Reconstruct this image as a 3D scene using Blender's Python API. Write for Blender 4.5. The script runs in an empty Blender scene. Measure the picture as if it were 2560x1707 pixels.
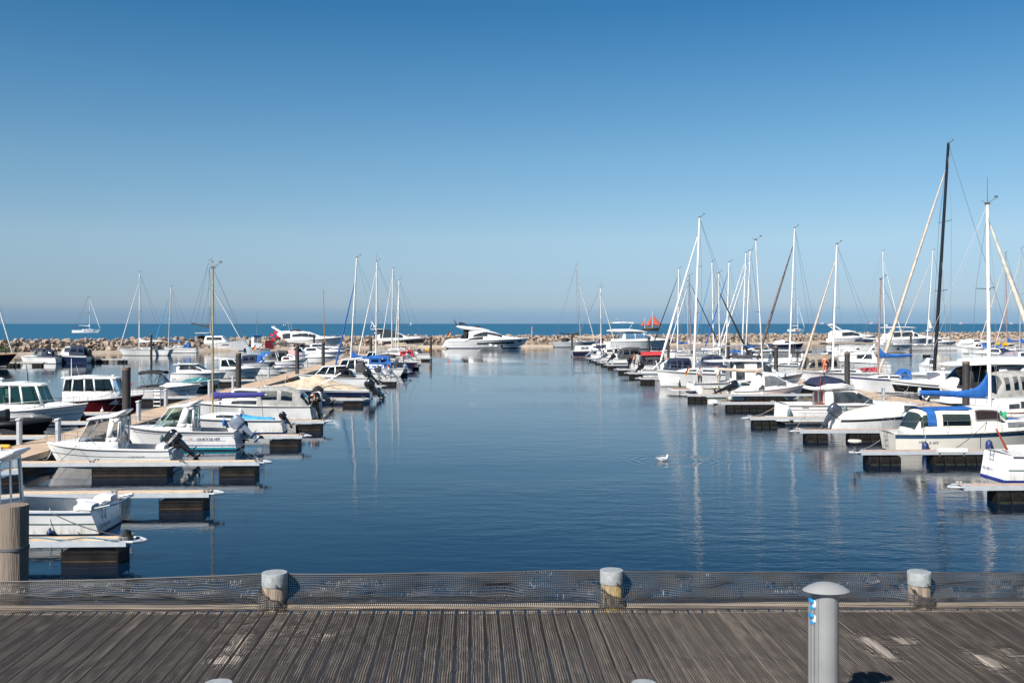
import bpy, bmesh, math, random
from mathutils import Vector, Matrix, noise
RN = random.Random(7)
sc = bpy.context.scene
COL = sc.collection
PI = math.pi
F, HZ, H = 2489.0, 809.0, 6.0          # focal length in photo pixels, horizon row, eye height above the water

# ------------------------------------------------------------------ camera, sky, sun, exposure
cam = bpy.data.cameras.new('camera'); camo = bpy.data.objects.new('camera', cam); COL.objects.link(camo)
camo.location = (0, 0, H); camo.rotation_euler = (PI/2, 0, 0)
cam.sensor_width = 36; cam.lens = 35; cam.shift_y = -(853.5-HZ)/2560; cam.clip_start = .1; cam.clip_end = 90000
sc.camera = camo
SUN_EL = math.radians(41); SUN_V = Vector((-.6*math.cos(SUN_EL), -.8*math.cos(SUN_EL), math.sin(SUN_EL)))
sun = bpy.data.lights.new('sun', 'SUN'); suno = bpy.data.objects.new('sun', sun); COL.objects.link(suno)
sun.energy = 4.6; sun.angle = math.radians(.53); sun.color = (1, .95, .88)
suno.rotation_euler = SUN_V.to_track_quat('Z', 'Y').to_euler()
w = bpy.data.worlds.new('World'); sc.world = w; w.use_nodes = True
nt = w.node_tree; nt.nodes.clear()
def nd(t, kind, **kw):
    n = t.nodes.new(kind)
    for k, v in kw.items(): setattr(n, k, v)
    return n
sky = nd(nt, 'ShaderNodeTexSky', sky_type='NISHITA', sun_disc=False)
sky.sun_elevation = SUN_EL; sky.sun_rotation = math.atan2(-.6, -.8)
sky.altitude = 0; sky.air_density = 1.0; sky.dust_density = .35; sky.ozone_density = 2.5
bg = nd(nt, 'ShaderNodeBackground'); bg.inputs[1].default_value = .0853
out = nd(nt, 'ShaderNodeOutputWorld')
tc = nd(nt, 'ShaderNodeTexCoord'); sx = nd(nt, 'ShaderNodeSeparateXYZ')
ramp = nd(nt, 'ShaderNodeValToRGB'); mul = nd(nt, 'ShaderNodeMix', data_type='RGBA', blend_type='MULTIPLY'); mul.inputs[0].default_value = 1
nt.links.new(tc.outputs['Generated'], sx.inputs[0]); nt.links.new(sx.outputs[2], ramp.inputs[0])
SKY_RAMP = [(0, (0.254, 0.425, 0.801)), (0.004, (0.254, 0.425, 0.801)), (0.0096, (0.26, 0.418, 0.764)), (0.0177, (0.366, 0.48, 0.757)), (0.0438, (0.413, 0.509, 0.705)), (0.0837, (0.525, 0.598, 0.688)), (0.1621, (0.444, 0.616, 0.682)), (0.2377, (0.296, 0.555, 0.67)), (0.3022, (0.172, 0.475, 0.63)), (0.55, (0.26, 0.48, 0.62)), (1, (.4, .55, .65))]
el = ramp.color_ramp.elements
while len(el) < len(SKY_RAMP): el.new(.5)
for e, (p, c) in zip(el, SKY_RAMP): e.position = p; e.color = (*c, 1)
nt.links.new(sky.outputs[0], mul.inputs[6]); nt.links.new(ramp.outputs[0], mul.inputs[7])
nt.links.new(mul.outputs[2], bg.inputs[0]); nt.links.new(bg.outputs[0], out.inputs[0])
sc.view_settings.view_transform = 'Standard'; sc.view_settings.look = 'None'
sc.view_settings.exposure = 0.78; sc.view_settings.gamma = 1
sc.cycles.max_bounces = 6; sc.cycles.transparent_max_bounces = 12; sc.cycles.caustics_reflective = False; sc.cycles.caustics_refractive = False

# ------------------------------------------------------------------ helpers
def P(X, Y, z=0.0):
    d = (H-z)*F/(Y-HZ)
    return Vector(((X-1280)/F*d, d, z))
def D(X, d, z=0.0): return Vector(((X-1280)/F*d, d, z))
def ZY(Y, d): return H-(Y-HZ)/F*d

_M = {}
def M(name, col, rough=.35, metal=0.0, var=.10, scale=2.0, bump=0.0, bscale=60.0, coat=0.0, spec=.5, col2=None, world=False, stretch=None):
    if name in _M: return _M[name]
    m = bpy.data.materials.new(name); m.use_nodes = True; t = m.node_tree
    b = t.nodes['Principled BSDF']
    b.inputs['Roughness'].default_value = rough; b.inputs['Metallic'].default_value = metal
    b.inputs['Coat Weight'].default_value = coat; b.inputs['Specular IOR Level'].default_value = spec
    b.inputs['Base Color'].default_value = (*col, 1)
    if world: co = nd(t, 'ShaderNodeNewGeometry').outputs['Position']
    else: co = nd(t, 'ShaderNodeTexCoord').outputs['Object']
    if stretch:
        mp = nd(t, 'ShaderNodeMapping'); mp.inputs['Scale'].default_value = stretch; t.links.new(co, mp.inputs[0]); co = mp.outputs[0]
    if var > 0:
        n = nd(t, 'ShaderNodeTexNoise'); n.inputs['Scale'].default_value = scale; n.inputs['Detail'].default_value = 6; n.inputs['Roughness'].default_value = .65
        t.links.new(co, n.inputs['Vector'])
        r = nd(t, 'ShaderNodeValToRGB')
        c2 = col2 or tuple(max(0, c*(1-3*var)) for c in col)
        r.color_ramp.elements[0].position = .32; r.color_ramp.elements[0].color = (*c2, 1)
        r.color_ramp.elements[1].position = .62; r.color_ramp.elements[1].color = (*[min(.9, c*(1+.4*var)) for c in col], 1)
        t.links.new(n.outputs[0], r.inputs[0]); t.links.new(r.outputs[0], b.inputs['Base Color'])
    if bump > 0:
        n2 = nd(t, 'ShaderNodeTexNoise'); n2.inputs['Scale'].default_value = bscale; n2.inputs['Detail'].default_value = 4
        t.links.new(co, n2.inputs['Vector'])
        bp = nd(t, 'ShaderNodeBump'); bp.inputs['Strength'].default_value = bump; bp.inputs['Distance'].default_value = .02
        t.links.new(n2.outputs[0], bp.inputs['Height']); t.links.new(bp.outputs[0], b.inputs['Normal'])
    _M[name] = m; return m
def glass(name, tint, mixf=.25):
    if name in _M: return _M[name]
    m = bpy.data.materials.new(name); m.use_nodes = True; t = m.node_tree; t.nodes.clear()
    o = nd(t, 'ShaderNodeOutputMaterial'); tr = nd(t, 'ShaderNodeBsdfTransparent'); tr.inputs[0].default_value = (*tint, 1)
    g = nd(t, 'ShaderNodeBsdfGlossy'); g.inputs['Roughness'].default_value = .03; g.inputs[0].default_value = (.9, .95, 1, 1)
    lw = nd(t, 'ShaderNodeLayerWeight'); lw.inputs[0].default_value = mixf
    mx = nd(t, 'ShaderNodeMixShader'); t.links.new(lw.outputs['Fresnel'], mx.inputs[0])
    t.links.new(tr.outputs[0], mx.inputs[1]); t.links.new(g.outputs[0], mx.inputs[2]); t.links.new(mx.outputs[0], o.inputs[0])
    _M[name] = m; return m

WHITE = M('white_gelcoat', (.83, .82, .80), .28, var=.05, scale=.9, coat=.25)
def scum(m, col=(.42, .37, .25)):
    t = m.node_tree; pb = t.nodes['Principled BSDF']; src = pb.inputs['Base Color'].links[0].from_socket
    co = nd(t, 'ShaderNodeTexCoord').outputs['Object']; sp = nd(t, 'ShaderNodeSeparateXYZ'); t.links.new(co, sp.inputs[0])
    mp = nd(t, 'ShaderNodeMapping'); mp.inputs['Scale'].default_value = (5, 5, .7); t.links.new(co, mp.inputs[0]); n = nd(t, 'ShaderNodeTexNoise'); n.inputs['Scale'].default_value = 1.6; n.inputs['Detail'].default_value = 5; t.links.new(mp.outputs[0], n.inputs['Vector'])
    a = nd(t, 'ShaderNodeMapRange'); a.inputs[1].default_value = .45; a.inputs[2].default_value = .05; t.links.new(sp.outputs[2], a.inputs[0])
    b_ = nd(t, 'ShaderNodeMapRange'); b_.inputs[1].default_value = .42; b_.inputs[2].default_value = .75; b_.inputs[3].default_value = .05; b_.inputs[4].default_value = .9; t.links.new(n.outputs[0], b_.inputs[0])
    mu = nd(t, 'ShaderNodeMath', operation='MULTIPLY'); t.links.new(a.outputs[0], mu.inputs[0]); t.links.new(b_.outputs[0], mu.inputs[1])
    mx = nd(t, 'ShaderNodeMix', data_type='RGBA'); mx.inputs[7].default_value = (*col, 1); t.links.new(mu.outputs[0], mx.inputs[0]); t.links.new(src, mx.inputs[6]); t.links.new(mx.outputs[2], pb.inputs['Base Color'])
scum(WHITE)
NONSKID = M('grey_nonskid_deck', (.56, .56, .545), .7, var=.08, scale=4)
CREAM = M('cream_gelcoat', (.74, .70, .61), .35, var=.05, scale=.9)
GREYW = M('light_grey_gelcoat', (.52, .53, .54), .35, var=.05)
NAVY = M('navy_paint', (.012, .02, .055), .22, var=.05, coat=.4)
BLACK = M('black_paint', (.012, .012, .014), .28, var=.05)
DRED = M('dark_red_paint', (.11, .008, .014), .18, coat=.5, var=.05)
TEAL = M('teal_paint', (.01, .28, .33), .35, var=.05)
STRIPE_B = M('blue_stripe_paint', (.02, .035, .25), .35, var=.04)
STRIPE_D = M('dark_blue_stripe_paint', (.02, .07, .15), .35, var=.04)
GREEN_L = M('dark_green_line_paint', (.02, .09, .085), .4, var=.04)
GREY_L = M('grey_rubber', (.10, .10, .11), .55, var=.06)
BOTTOM = M('blue_black_antifouling', (.015, .03, .06), .7, var=.15)
BOTTOM_R = M('red_antifouling', (.13, .02, .02), .7, var=.15)
DKGLASS = M('dark_tinted_glass', (.055, .062, .068), .05, var=.1, spec=.7, scale=1.7, col2=(.006, .008, .01)); ALUF = M('window_frame_rubber', (.16, .16, .165), .5, var=.05)
GREYGLASS = M('grey_curtained_glass', (.16, .17, .18), .08, var=.15, scale=5)
CLEAR = glass('clear_glass', (.72, .84, .82), .22)
TINT = glass('smoked_glass', (.22, .27, .28), .25)
VINYL = glass('clear_vinyl', (.62, .64, .66), .35)
ALU = M('mast_aluminium', (.62, .63, .64), .32, metal=.55, var=.05)
WMAST = M('white_painted_mast', (.78, .76, .72), .35, var=.06)
BMAST = M('black_carbon_mast', (.012, .012, .014), .22, var=.03)
WOODM = M('varnished_wood_mast', (.42, .20, .07), .35, var=.12)
GOLDM = M('gold_anodised_mast', (.44, .36, .22), .35, metal=.35, var=.08)
BRNM = M('bronze_mast', (.30, .20, .17), .4, var=.08)
STEEL = M('stainless_rail', (.42, .43, .45), .32, metal=.8, var=0)
WIRE = M('rigging_wire', (.22, .23, .25), .4, metal=.5, var=0)
GALV = M('galvanised_steel', (.46, .49, .52), .5, metal=.15, var=.045, scale=5)
def cloth(n, c, v=.12): return M(n, c, .8, var=v, scale=3, bump=.25, bscale=14)
C_BLUE = cloth('royal_blue_canvas', (.010, .105, .37)); C_NAVY = cloth('navy_canvas', (.014, .022, .055)); C_PURP = cloth('indigo_canvas', (.035, .035, .22))
C_BLACK = cloth('black_canvas', (.014, .014, .016)); C_DGREY = cloth('charcoal_canvas', (.05, .05, .055)); C_GREY = cloth('grey_canvas', (.34, .33, .31))
C_BEIGE = cloth('beige_canvas', (.50, .41, .30)); C_CREAM = cloth('cream_canvas', (.70, .65, .55)); C_TAUPE = cloth('taupe_canvas', (.26, .22, .175))
C_TEAL = cloth('teal_canvas', (.01, .20, .22)); C_RED = cloth('red_canvas', (.42, .03, .035)); C_PINK = cloth('faded_pink_canvas', (.62, .33, .33))
C_WHITE = cloth('white_canvas', (.74, .73, .71)); C_TAN = cloth('sun_bleached_tan_canvas', (.58, .47, .38)); C_LBLUE = cloth('light_blue_tarpaulin', (.05, .33, .62))
C_BROWN = cloth('brown_black_canvas', (.05, .038, .032)); C_SAIL = cloth('rust_red_sail', (.48, .09, .05)); C_MOTTLE = cloth('mottled_brown_canvas', (.15, .12, .11), .3)
TEAK = M('teak', (.33, .17, .08), .5, var=.15, scale=6, stretch=(1, 8, 1)); TEAKP = M('teak_deck', (.36, .24, .15), .6, var=.15, scale=5)
MAHOG = M('mahogany', (.25, .06, .025), .35, var=.15)
INTER = M('cabin_interior', (.30, .28, .25), .7, var=.15); SEATM = M('seat_vinyl', (.55, .52, .47), .6, var=.1)
OBK = M('black_cowling', (.010, .010, .012), .18, var=.02, coat=.3); OSILV = M('silver_cowling', (.22, .26, .33), .25, metal=.3, var=.05, coat=.3); OGREY = M('slate_cowling', (.05, .06, .08), .25, var=.04, coat=.3); OWHITE = M('white_cowling', (.72, .73, .74), .25, var=.03, coat=.3)
F_NAVY = M('navy_fender', (.012, .03, .11), .45, var=.06); F_BLUE = M('blue_fender', (.015, .13, .42), .4, var=.06); F_WHITE = M('white_fender', (.72, .71, .68), .4, var=.06); F_GREY = M('grey_fender', (.10, .15, .16), .45, var=.08)
INK_B = M('dark_blue_lettering', (.02, .04, .13), .5, var=0); INK_K = M('black_lettering', (.02, .02, .025), .5, var=0); INK_W = M('white_lettering', (.8, .8, .8), .5, var=0); INK_G = M('grey_lettering', (.42, .43, .44), .5, var=0); INK_R = M('orange_lettering', (.55, .09, .03), .5, var=0)
FL_K = M('flag_black', (.015, .015, .015), .8, var=0); FL_R = M('flag_red', (.55, .015, .02), .8, var=0); FL_G = M('flag_gold', (.75, .42, .03), .8, var=0)
ORANGE = M('signal_orange', (.75, .16, .03), .6, var=.08); YELLOW = M('signal_yellow', (.70, .40, .02), .5, var=.08)

class MB:
    def __init__(s): s.v = []; s.f = []; s.m = []
    def add(s, vs, fs, m=0):
        o = len(s.v); s.v += [tuple(v) for v in vs]; s.f += [tuple(i+o for i in f) for f in fs]; s.m += [m]*len(fs); return s
    def box(s, c, z, m=0, rz=0.0, ry=0.0, top=1.0):
        c = Vector(c); R = Matrix.Rotation(rz, 3, 'Z') @ Matrix.Rotation(ry, 3, 'Y'); vs = []
        for k in (-1, 1):
            q = top if k > 0 else 1
            for (a, b) in ((-1, -1), (1, -1), (1, 1), (-1, 1)): vs.append(c+R @ Vector((a*z[0]/2*q, b*z[1]/2*q, k*z[2]/2)))
        return s.add(vs, [(3, 2, 1, 0), (4, 5, 6, 7), (0, 1, 5, 4), (1, 2, 6, 5), (2, 3, 7, 6), (3, 0, 4, 7)], m)
    def rings(s, rs, m=0, cap=True, closed=True):
        n = len(rs[0]); vs = [p for r in rs for p in r]; fs = []
        for i in range(len(rs)-1):
            for j in range(n if closed else n-1):
                a = i*n+j; b = i*n+(j+1) % n; fs.append((a, b, b+n, a+n))
        if cap: fs.append(tuple(range(n))[::-1]); fs.append(tuple(range((len(rs)-1)*n, len(rs)*n)))
        return s.add(vs, fs, m)
    def tube(s, pts, r, n=6, m=0, r2=None):
        pts = [Vector(p) for p in pts]; k = len(pts); rs = []
        for i, p in enumerate(pts):
            t = (pts[min(i+1, k-1)]-pts[max(i-1, 0)]).normalized()
            up = Vector((0, 0, 1)) if abs(t.z) < .9 else Vector((0, 1, 0))
            a = t.cross(up).normalized(); b = t.cross(a)
            q = r if r2 is None else r+(r2-r)*i/(k-1)
            rs.append([p+(a*math.cos(2*PI*j/n)+b*math.sin(2*PI*j/n))*q for j in range(n)])
        return s.rings(rs, m)
    def slab(s, secs, n=14, m=0):        # closed superellipse rings: (x, half width, z mid, half height, exponent[, y mid])
        rs = []
        for q in secs:
            x, yh, zc, zh, e = q[:5]; yc = q[5] if len(q) > 5 else 0
            rs.append([(x, yc+yh*sg(math.cos(a), 2/e), zc+zh*sg(math.sin(a), 2/e)) for a in [2*PI*(j+.5)/n for j in range(n)]])
        return s.rings(rs, m)
    def arch(s, secs, n=12, m=0, cap=True):  # open arches standing on z0: (x, half width, z0, z1, exponent)
        rs = [[apt(q, PI*j/n) for j in range(n+1)] for q in secs]
        s.rings(rs, m, cap=False, closed=False)
        if cap: s.add(rs[0], [tuple(range(n+1))], m); s.add(rs[-1], [tuple(range(n+1))[::-1]], m)
        return s
    def patch(s, secs, cor, off=.012, nu=6, nv=4, m=0):   # a pane lying on an arch surface, corners (x, phi) a b c d
        a, b, c, d = cor; vs = []
        for i in range(nu+1):
            u = i/nu
            for j in range(nv+1):
                v = j/nv
                x = (a[0]*(1-u)+b[0]*u)*(1-v)+(d[0]*(1-u)+c[0]*u)*v; f = (a[1]*(1-u)+b[1]*u)*(1-v)+(d[1]*(1-u)+c[1]*u)*v
                p = aat(secs, x, f); px = aat(secs, x+.02, f)-aat(secs, x-.02, f); pf = aat(secs, x, f+.02)-aat(secs, x, f-.02)
                nn = px.cross(pf); nn = nn.normalized() if nn.length > 1e-9 else Vector((0, 0, 1))
                q = lerps(secs, x); ctr = Vector((x, 0, q[2]+(q[3]-q[2])*.3))
                if nn.dot(p-ctr) < 0: nn = -nn
                vs.append(p+nn*off)
        return s.add(vs, [(i*(nv+1)+j, (i+1)*(nv+1)+j, (i+1)*(nv+1)+j+1, i*(nv+1)+j+1) for i in range(nu) for j in range(nv)], m)
    def lathe(s, prof, n=16, m=0, c=(0, 0, 0), sx=1, sy=1):
        return s.rings([[(c[0]+r*sx*math.cos(2*PI*j/n), c[1]+r*sy*math.sin(2*PI*j/n), c[2]+z) for j in range(n)] for r, z in prof], m)
    def build(s, name, mats, parent=None, sm=32, loc=None):
        me = bpy.data.meshes.new(name); me.from_pydata(s.v, [], s.f)
        for k in (mats if isinstance(mats, (list, tuple)) else [mats]): me.materials.append(k)
        me.polygons.foreach_set('material_index', s.m)
        bm = bmesh.new(); bm.from_mesh(me); bmesh.ops.recalc_face_normals(bm, faces=bm.faces); bm.to_mesh(me); bm.free()
        me.polygons.foreach_set('use_smooth', [True]*len(me.polygons))
        me.set_sharp_from_angle(angle=math.radians(sm))
        o = bpy.data.objects.new(name, me); COL.objects.link(o)
        if parent: o.parent = parent
        if loc: o.location = loc
        return o
def sg(c, e): return math.copysign(abs(c)**e, c) if abs(c) > 1e-9 else 0.0
def apt(q, f):
    x, yh, z0, z1, e = q
    return Vector((x, yh*sg(math.cos(f), 2/e), z0+(z1-z0)*abs(math.sin(f))**(2/e)))
def lerps(secs, x):
    if x <= secs[0][0]: return (x, *secs[0][1:])
    for a, b in zip(secs, secs[1:]):
        if x <= b[0]:
            t = (x-a[0])/max(1e-6, b[0]-a[0]); return tuple([x]+[p+(q-p)*t for p, q in zip(a[1:], b[1:])])
    return (x, *secs[-1][1:])
def aat(secs, x, f): return apt(lerps(secs, x), f)
def ph(zf, e): return math.asin(min(1, zf**(e/2)))
def empty(name, loc, rz=0.0):
    o = bpy.data.objects.new(name, None); COL.objects.link(o); o.location = loc; o.rotation_euler = (0, 0, rz); o.empty_display_size = .2; return o
def tag(o, label, cat, group=None):
    o['label'] = label; o['category'] = cat
    if group: o['group'] = group
    return o
def struct(o): o['kind'] = 'structure'; return o
def stuff(o): o['kind'] = 'stuff'; return o
def copy_tree(o, parent=None):
    c = o.copy(); COL.objects.link(c)
    if parent: c.parent = parent
    for ch in list(o.children): copy_tree(ch, c)
    return c
_T = {}
def text2d(txt, size, shear=0.0):
    k = (txt, shear)
    if k not in _T:
        cu = bpy.data.curves.new('t', 'FONT'); cu.body = txt; cu.size = 1; cu.shear = shear; cu.resolution_u = 3
        o = bpy.data.objects.new('t', cu); COL.objects.link(o)
        me = bpy.data.meshes.new_from_object(o.evaluated_get(bpy.context.evaluated_depsgraph_get()))
        _T[k] = ([(v.co.x, v.co.y) for v in me.vertices], [tuple(p.vertices) for p in me.polygons])
        bpy.data.objects.remove(o); bpy.data.meshes.remove(me); bpy.data.curves.remove(cu)
    v, f = _T[k]
    return [(x*size, y*size) for x, y in v], f

# ------------------------------------------------------------------ the setting: water, breakwater, walkways
def water_mat(name, deep, k, rough, big, ring=None):
    m = bpy.data.materials.new(name); m.use_nodes = True; t = m.node_tree; b = t.nodes['Principled BSDF']
    b.inputs['Base Color'].default_value = (*deep, 1); b.inputs['Roughness'].default_value = rough; b.inputs['IOR'].default_value = 1.333
    pos = nd(t, 'ShaderNodeNewGeometry').outputs['Position']
    def noi(scale, sxyz, det=3):
        mp = nd(t, 'ShaderNodeMapping'); mp.inputs['Scale'].default_value = sxyz; t.links.new(pos, mp.inputs[0])
        n = nd(t, 'ShaderNodeTexNoise'); n.inputs['Scale'].default_value = scale; n.inputs['Detail'].default_value = det; n.inputs['Roughness'].default_value = .55
        t.links.new(mp.outputs[0], n.inputs['Vector']); return n.outputs[0]
    def math_(op, a, c):
        n = nd(t, 'ShaderNodeMath', operation=op)
        for i, q in enumerate((a, c)):
            if isinstance(q, (int, float)): n.inputs[i].default_value = q
            else: t.links.new(q, n.inputs[i])
        return n.outputs[0]
    fine = noi(7.5, (.34, 1, 1)); mid = noi(1.3, (.5, 1.15, 1)); slow = noi(.22, (.6, 1, 1), 2)
    pat = noi(.035, (.55, 1.5, 1), 3)                      # wind patches
    sp = nd(t, 'ShaderNodeSeparateXYZ'); t.links.new(pos, sp.inputs[0])
    mr = nd(t, 'ShaderNodeMapRange'); mr.inputs[1].default_value = .38; mr.inputs[2].default_value = .68; mr.inputs[3].default_value = .14; mr.inputs[4].default_value = 1.5
    t.links.new(pat, mr.inputs[0])
    wx = nd(t, 'ShaderNodeMapRange'); wx.inputs[1].default_value = -6; wx.inputs[2].default_value = 16; wx.inputs[3].default_value = .6; wx.inputs[4].default_value = 1.8
    t.links.new(sp.outputs[0], wx.inputs[0])
    amp = math_('MULTIPLY', mr.outputs[0], wx.outputs[0]) if ring else mr.outputs[0]
    h = math_('ADD', math_('MULTIPLY', math_('MULTIPLY', fine, k[0]), amp), math_('MULTIPLY', math_('MULTIPLY', mid, k[1]), amp))
    h = math_('ADD', h, math_('MULTIPLY', slow, k[2]))
    if ring:
        cx, cy, rad = ring
        dx = math_('SUBTRACT', sp.outputs[0], cx); dy = math_('SUBTRACT', sp.outputs[1], cy)
        r = math_('SQRT', math_('ADD', math_('MULTIPLY', dx, dx), math_('MULTIPLY', dy, dy)), 0)
        s = math_('SINE', math_('MULTIPLY', r, 15.0), 0)
        e = math_('DIVIDE', math_('SUBTRACT', r, rad), .55); e = math_('POWER', 2.718, math_('MULTIPLY', math_('MULTIPLY', e, e), -1))
        h = math_('ADD', h, math_('MULTIPLY', math_('MULTIPLY', s, e), .0045))
    bp = nd(t, 'ShaderNodeBump'); bp.inputs['Strength'].default_value = 1; bp.inputs['Distance'].default_value = 1
    t.links.new(h, bp.inputs['Height']); t.links.new(bp.outputs[0], b.inputs['Normal'])
    return m
QUAY = [(-330, -70), (-230, 40), (-100, 177), (-62, 220), (-26, 250), (20, 261), (90, 302), (230, 385), (520, 560)]
GP = P(1658, 1151)
def sheet(name, pts, mat, z=0.0):
    b = MB(); b.add([(x, y, z) for x, y in pts], [tuple(range(len(pts)))]); return struct(b.build(name, mat))
sheet('harbour_water', [(-330, -70), (-330, -80), (520, -80), (520, 560)]+QUAY[::-1][1:-1], water_mat('harbour_water', (.001, .008, .020), (.0052, .016, .02), .03, 0, (GP.x+.5, GP.y, 1.65)))
SEA_M = water_mat('open_sea_water', (.026, .105, .185), (.05, .16, .35), .5, 0); SEA_M.node_tree.nodes['Principled BSDF'].inputs['Specular IOR Level'].default_value = .04
bs = MB(); sp_ = QUAY
far = [(-30000, -3000), (-30000, 40000), (30000, 40000), (30000, 3000)]
bs.add([(x, y, -.02) for x, y in [(-330, -70)]+far+[(520, 560)]+QUAY[::-1][1:-1]], [tuple(range(len(QUAY)+len(far)))])
struct(bs.build('open_sea', SEA_M))

def quay_frames(step):
    out = []
    for (a, b_) in zip(QUAY, QUAY[1:]):
        a = Vector(a); b_ = Vector(b_); t = (b_-a); L = t.length; t.normalize(); n = Vector((-t.y, t.x))
        k = max(1, int(L/step))
        for i in range(k): out.append((a+t*(L*i/k), t, n))
    return out
QF = quay_frames(4.0)
sec = [(-1.6, -.6), (0, .50), (2.6, .60), (2.7, .5), (6.2, 2.35), (9.5, 2.45), (16, -1)]
qb = MB(); qb.rings([[(f[0].x+f[2].x*u, f[0].y+f[2].y*u, z) for u, z in sec] for f in QF], cap=False, closed=False)
for i in range(len(qb.f)): qb.m[i] = 0 if i % (len(sec)-1) < 2 else 1
STONE_D = M('breakwater_core_rubble', (.16, .13, .10), .9, var=.25, scale=1.2, world=True)
struct(qb.build('quay_apron', [M('sandy_concrete', (.42, .34, .26), .85, var=.12, scale=.35, bump=.3, bscale=3, world=True), STONE_D], sm=20))
ROCK = M('breakwater_granite', (.34, .26, .195), .85, var=.25, scale=.7, bump=.6, bscale=5, col2=(.15, .125, .11), world=True)
rock_me = []
for k in range(14):
    bm = bmesh.new(); r2 = random.Random(k+50)
    for _ in range(11):
        v = Vector((r2.gauss(0, 1), r2.gauss(0, 1), r2.gauss(0, 1))).normalized()*r2.uniform(.75, 1.1)
        bm.verts.new((v.x*.62, v.y*.52, v.z*.42))
    g = bmesh.ops.convex_hull(bm, input=bm.verts)
    bmesh.ops.delete(bm, geom=[e for e in g['geom_interior'] if isinstance(e, bmesh.types.BMVert)], context='VERTS')
    bmesh.ops.bevel(bm, geom=list(bm.edges), offset=.016, segments=1, affect='EDGES')
    me = bpy.data.meshes.new('boulder'); bm.to_mesh(me); bm.free(); me.materials.append(ROCK); rock_me.append(me)
spots = []
for (p, t, n) in quay_frames(1.02):
    for u, z, sz in ((2.75, .82, 1.2), (3.35, 1.2, 1.05), (4.1, 1.6, 1.1), (4.9, 2.0, 1.1), (5.8, 2.45, 1.1), (6.8, 2.7, 1.0), (8.2, 2.75, .95)):
        q = p+t*RN.uniform(-.5, .5)+n*(u+RN.uniform(-.3, .3)); sz *= RN.choice((.5, .6, .75, .85, 1.0, 1.25, 1.5))
        X = 1280+q.x/q.y*F if q.y > 20 else -9999
        if -60 < X < 2620: spots.append((q.x, q.y, z-.12+RN.uniform(-.2, .2), sz, X, u))
spots.sort(key=lambda s: s[1]/s[3]*(1+.12*abs(s[5]-4.5)))
rest = MB()
for i, (x, y, z, sz, X, u) in enumerate(spots):
    me = rock_me[i % 14]; rot = (RN.uniform(-.5, .5), RN.uniform(-.5, .5), RN.uniform(0, 6.28))
    if i < 300:
        o = bpy.data.objects.new('boulder', me); COL.objects.link(o); o.location = (x, y, z); o.rotation_euler = rot; o.scale = (sz, sz, sz)
        tag(o, 'tan and grey granite boulder piled on the breakwater slope behind the quay', 'boulder', 'boulders on the breakwater')
    else:
        mt = Matrix.LocRotScale(Vector((x, y, z)), __import__('mathutils').Euler(rot), Vector((sz, sz, sz)))
        rest.add([mt @ v.co for v in me.vertices], [tuple(p.vertices) for p in me.polygons])
o = stuff(rest.build('boulder_heap', ROCK, sm=5)); tag(o, 'long heap of smaller tan boulders forming the far stretch of breakwater', 'boulders')

# floating walkways
KM = -.040
def uv(u, v, z=0): # marina frame: v away from the camera along the fairway, u across it
    return Vector((u+KM*v, v, z))
YAW = .04
PLANK = M('bleached_timber_decking', (.68, .51, .34), .75, var=.16, scale=4, bump=.3, bscale=12, stretch=(1, 6, 1))
PLANK_R = M('reddish_timber_decking', (.52, .38, .30), .75, var=.16, scale=4, bump=.3, bscale=12, stretch=(1, 6, 1))
WALK_T = M('sandy_walkway_surface', (.52, .375, .26), .85, var=.08, scale=1.2, bump=.2, bscale=20)
FLOATM = M('black_plastic_float', (.013, .011, .010), .6, var=.25, scale=4, bump=.2, bscale=8, spec=.2)
RUST = M('rust_line', (.075, .045, .028), .8, var=.2); WEED = M('weedy_float_base', (.022, .027, .012), .8, var=.3, scale=8)
def walkway(u0, u1, v0, v1, label):
    r = empty('floating_walkway', uv((u0+u1)/2, v0)); tag(r, label, 'walkway')
    a, b_, c, d = uv(u0, v0), uv(u1, v0), uv(u1, v1), uv(u0, v1); o = r.location
    def pr(mb, z0, z1, ins):
        q = [uv(u0+ins, v0), uv(u1-ins, v0), uv(u1-ins, v1), uv(u0+ins, v1)]
        mb.add([p-o+Vector((0, 0, z)) for z in (z0, z1) for p in q], [(3, 2, 1, 0), (4, 5, 6, 7), (0, 1, 5, 4), (1, 2, 6, 5), (2, 3, 7, 6), (3, 0, 4, 7)])
    m = MB(); pr(m, .58, .64, .07); m.build('walking_surface', WALK_T, r)
    m = MB(); pr(m, .40, .575, 0)
    for e in (u0+.03, u1-.03):
        q = [uv(e-.03, v0), uv(e+.03, v0), uv(e+.03, v1), uv(e-.03, v1)]
        m.add([p-o+Vector((0, 0, z)) for z in (.577, .655) for p in q], [(3, 2, 1, 0), (4, 5, 6, 7), (0, 1, 5, 4), (1, 2, 6, 5), (2, 3, 7, 6), (3, 0, 4, 7)])
    m.build('edge_beam', [PLANK], r)
    m = MB(); pr(m, -.35, .395, .2); m.build('float', FLOATM, r)
walkway(-20.1, -17.9, 24, 178, 'long sandy coloured floating walkway between the two left rows of boats')
walkway(29.0, 31.2, 40, 185, 'long sandy coloured floating walkway between the two right rows of boats')

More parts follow.
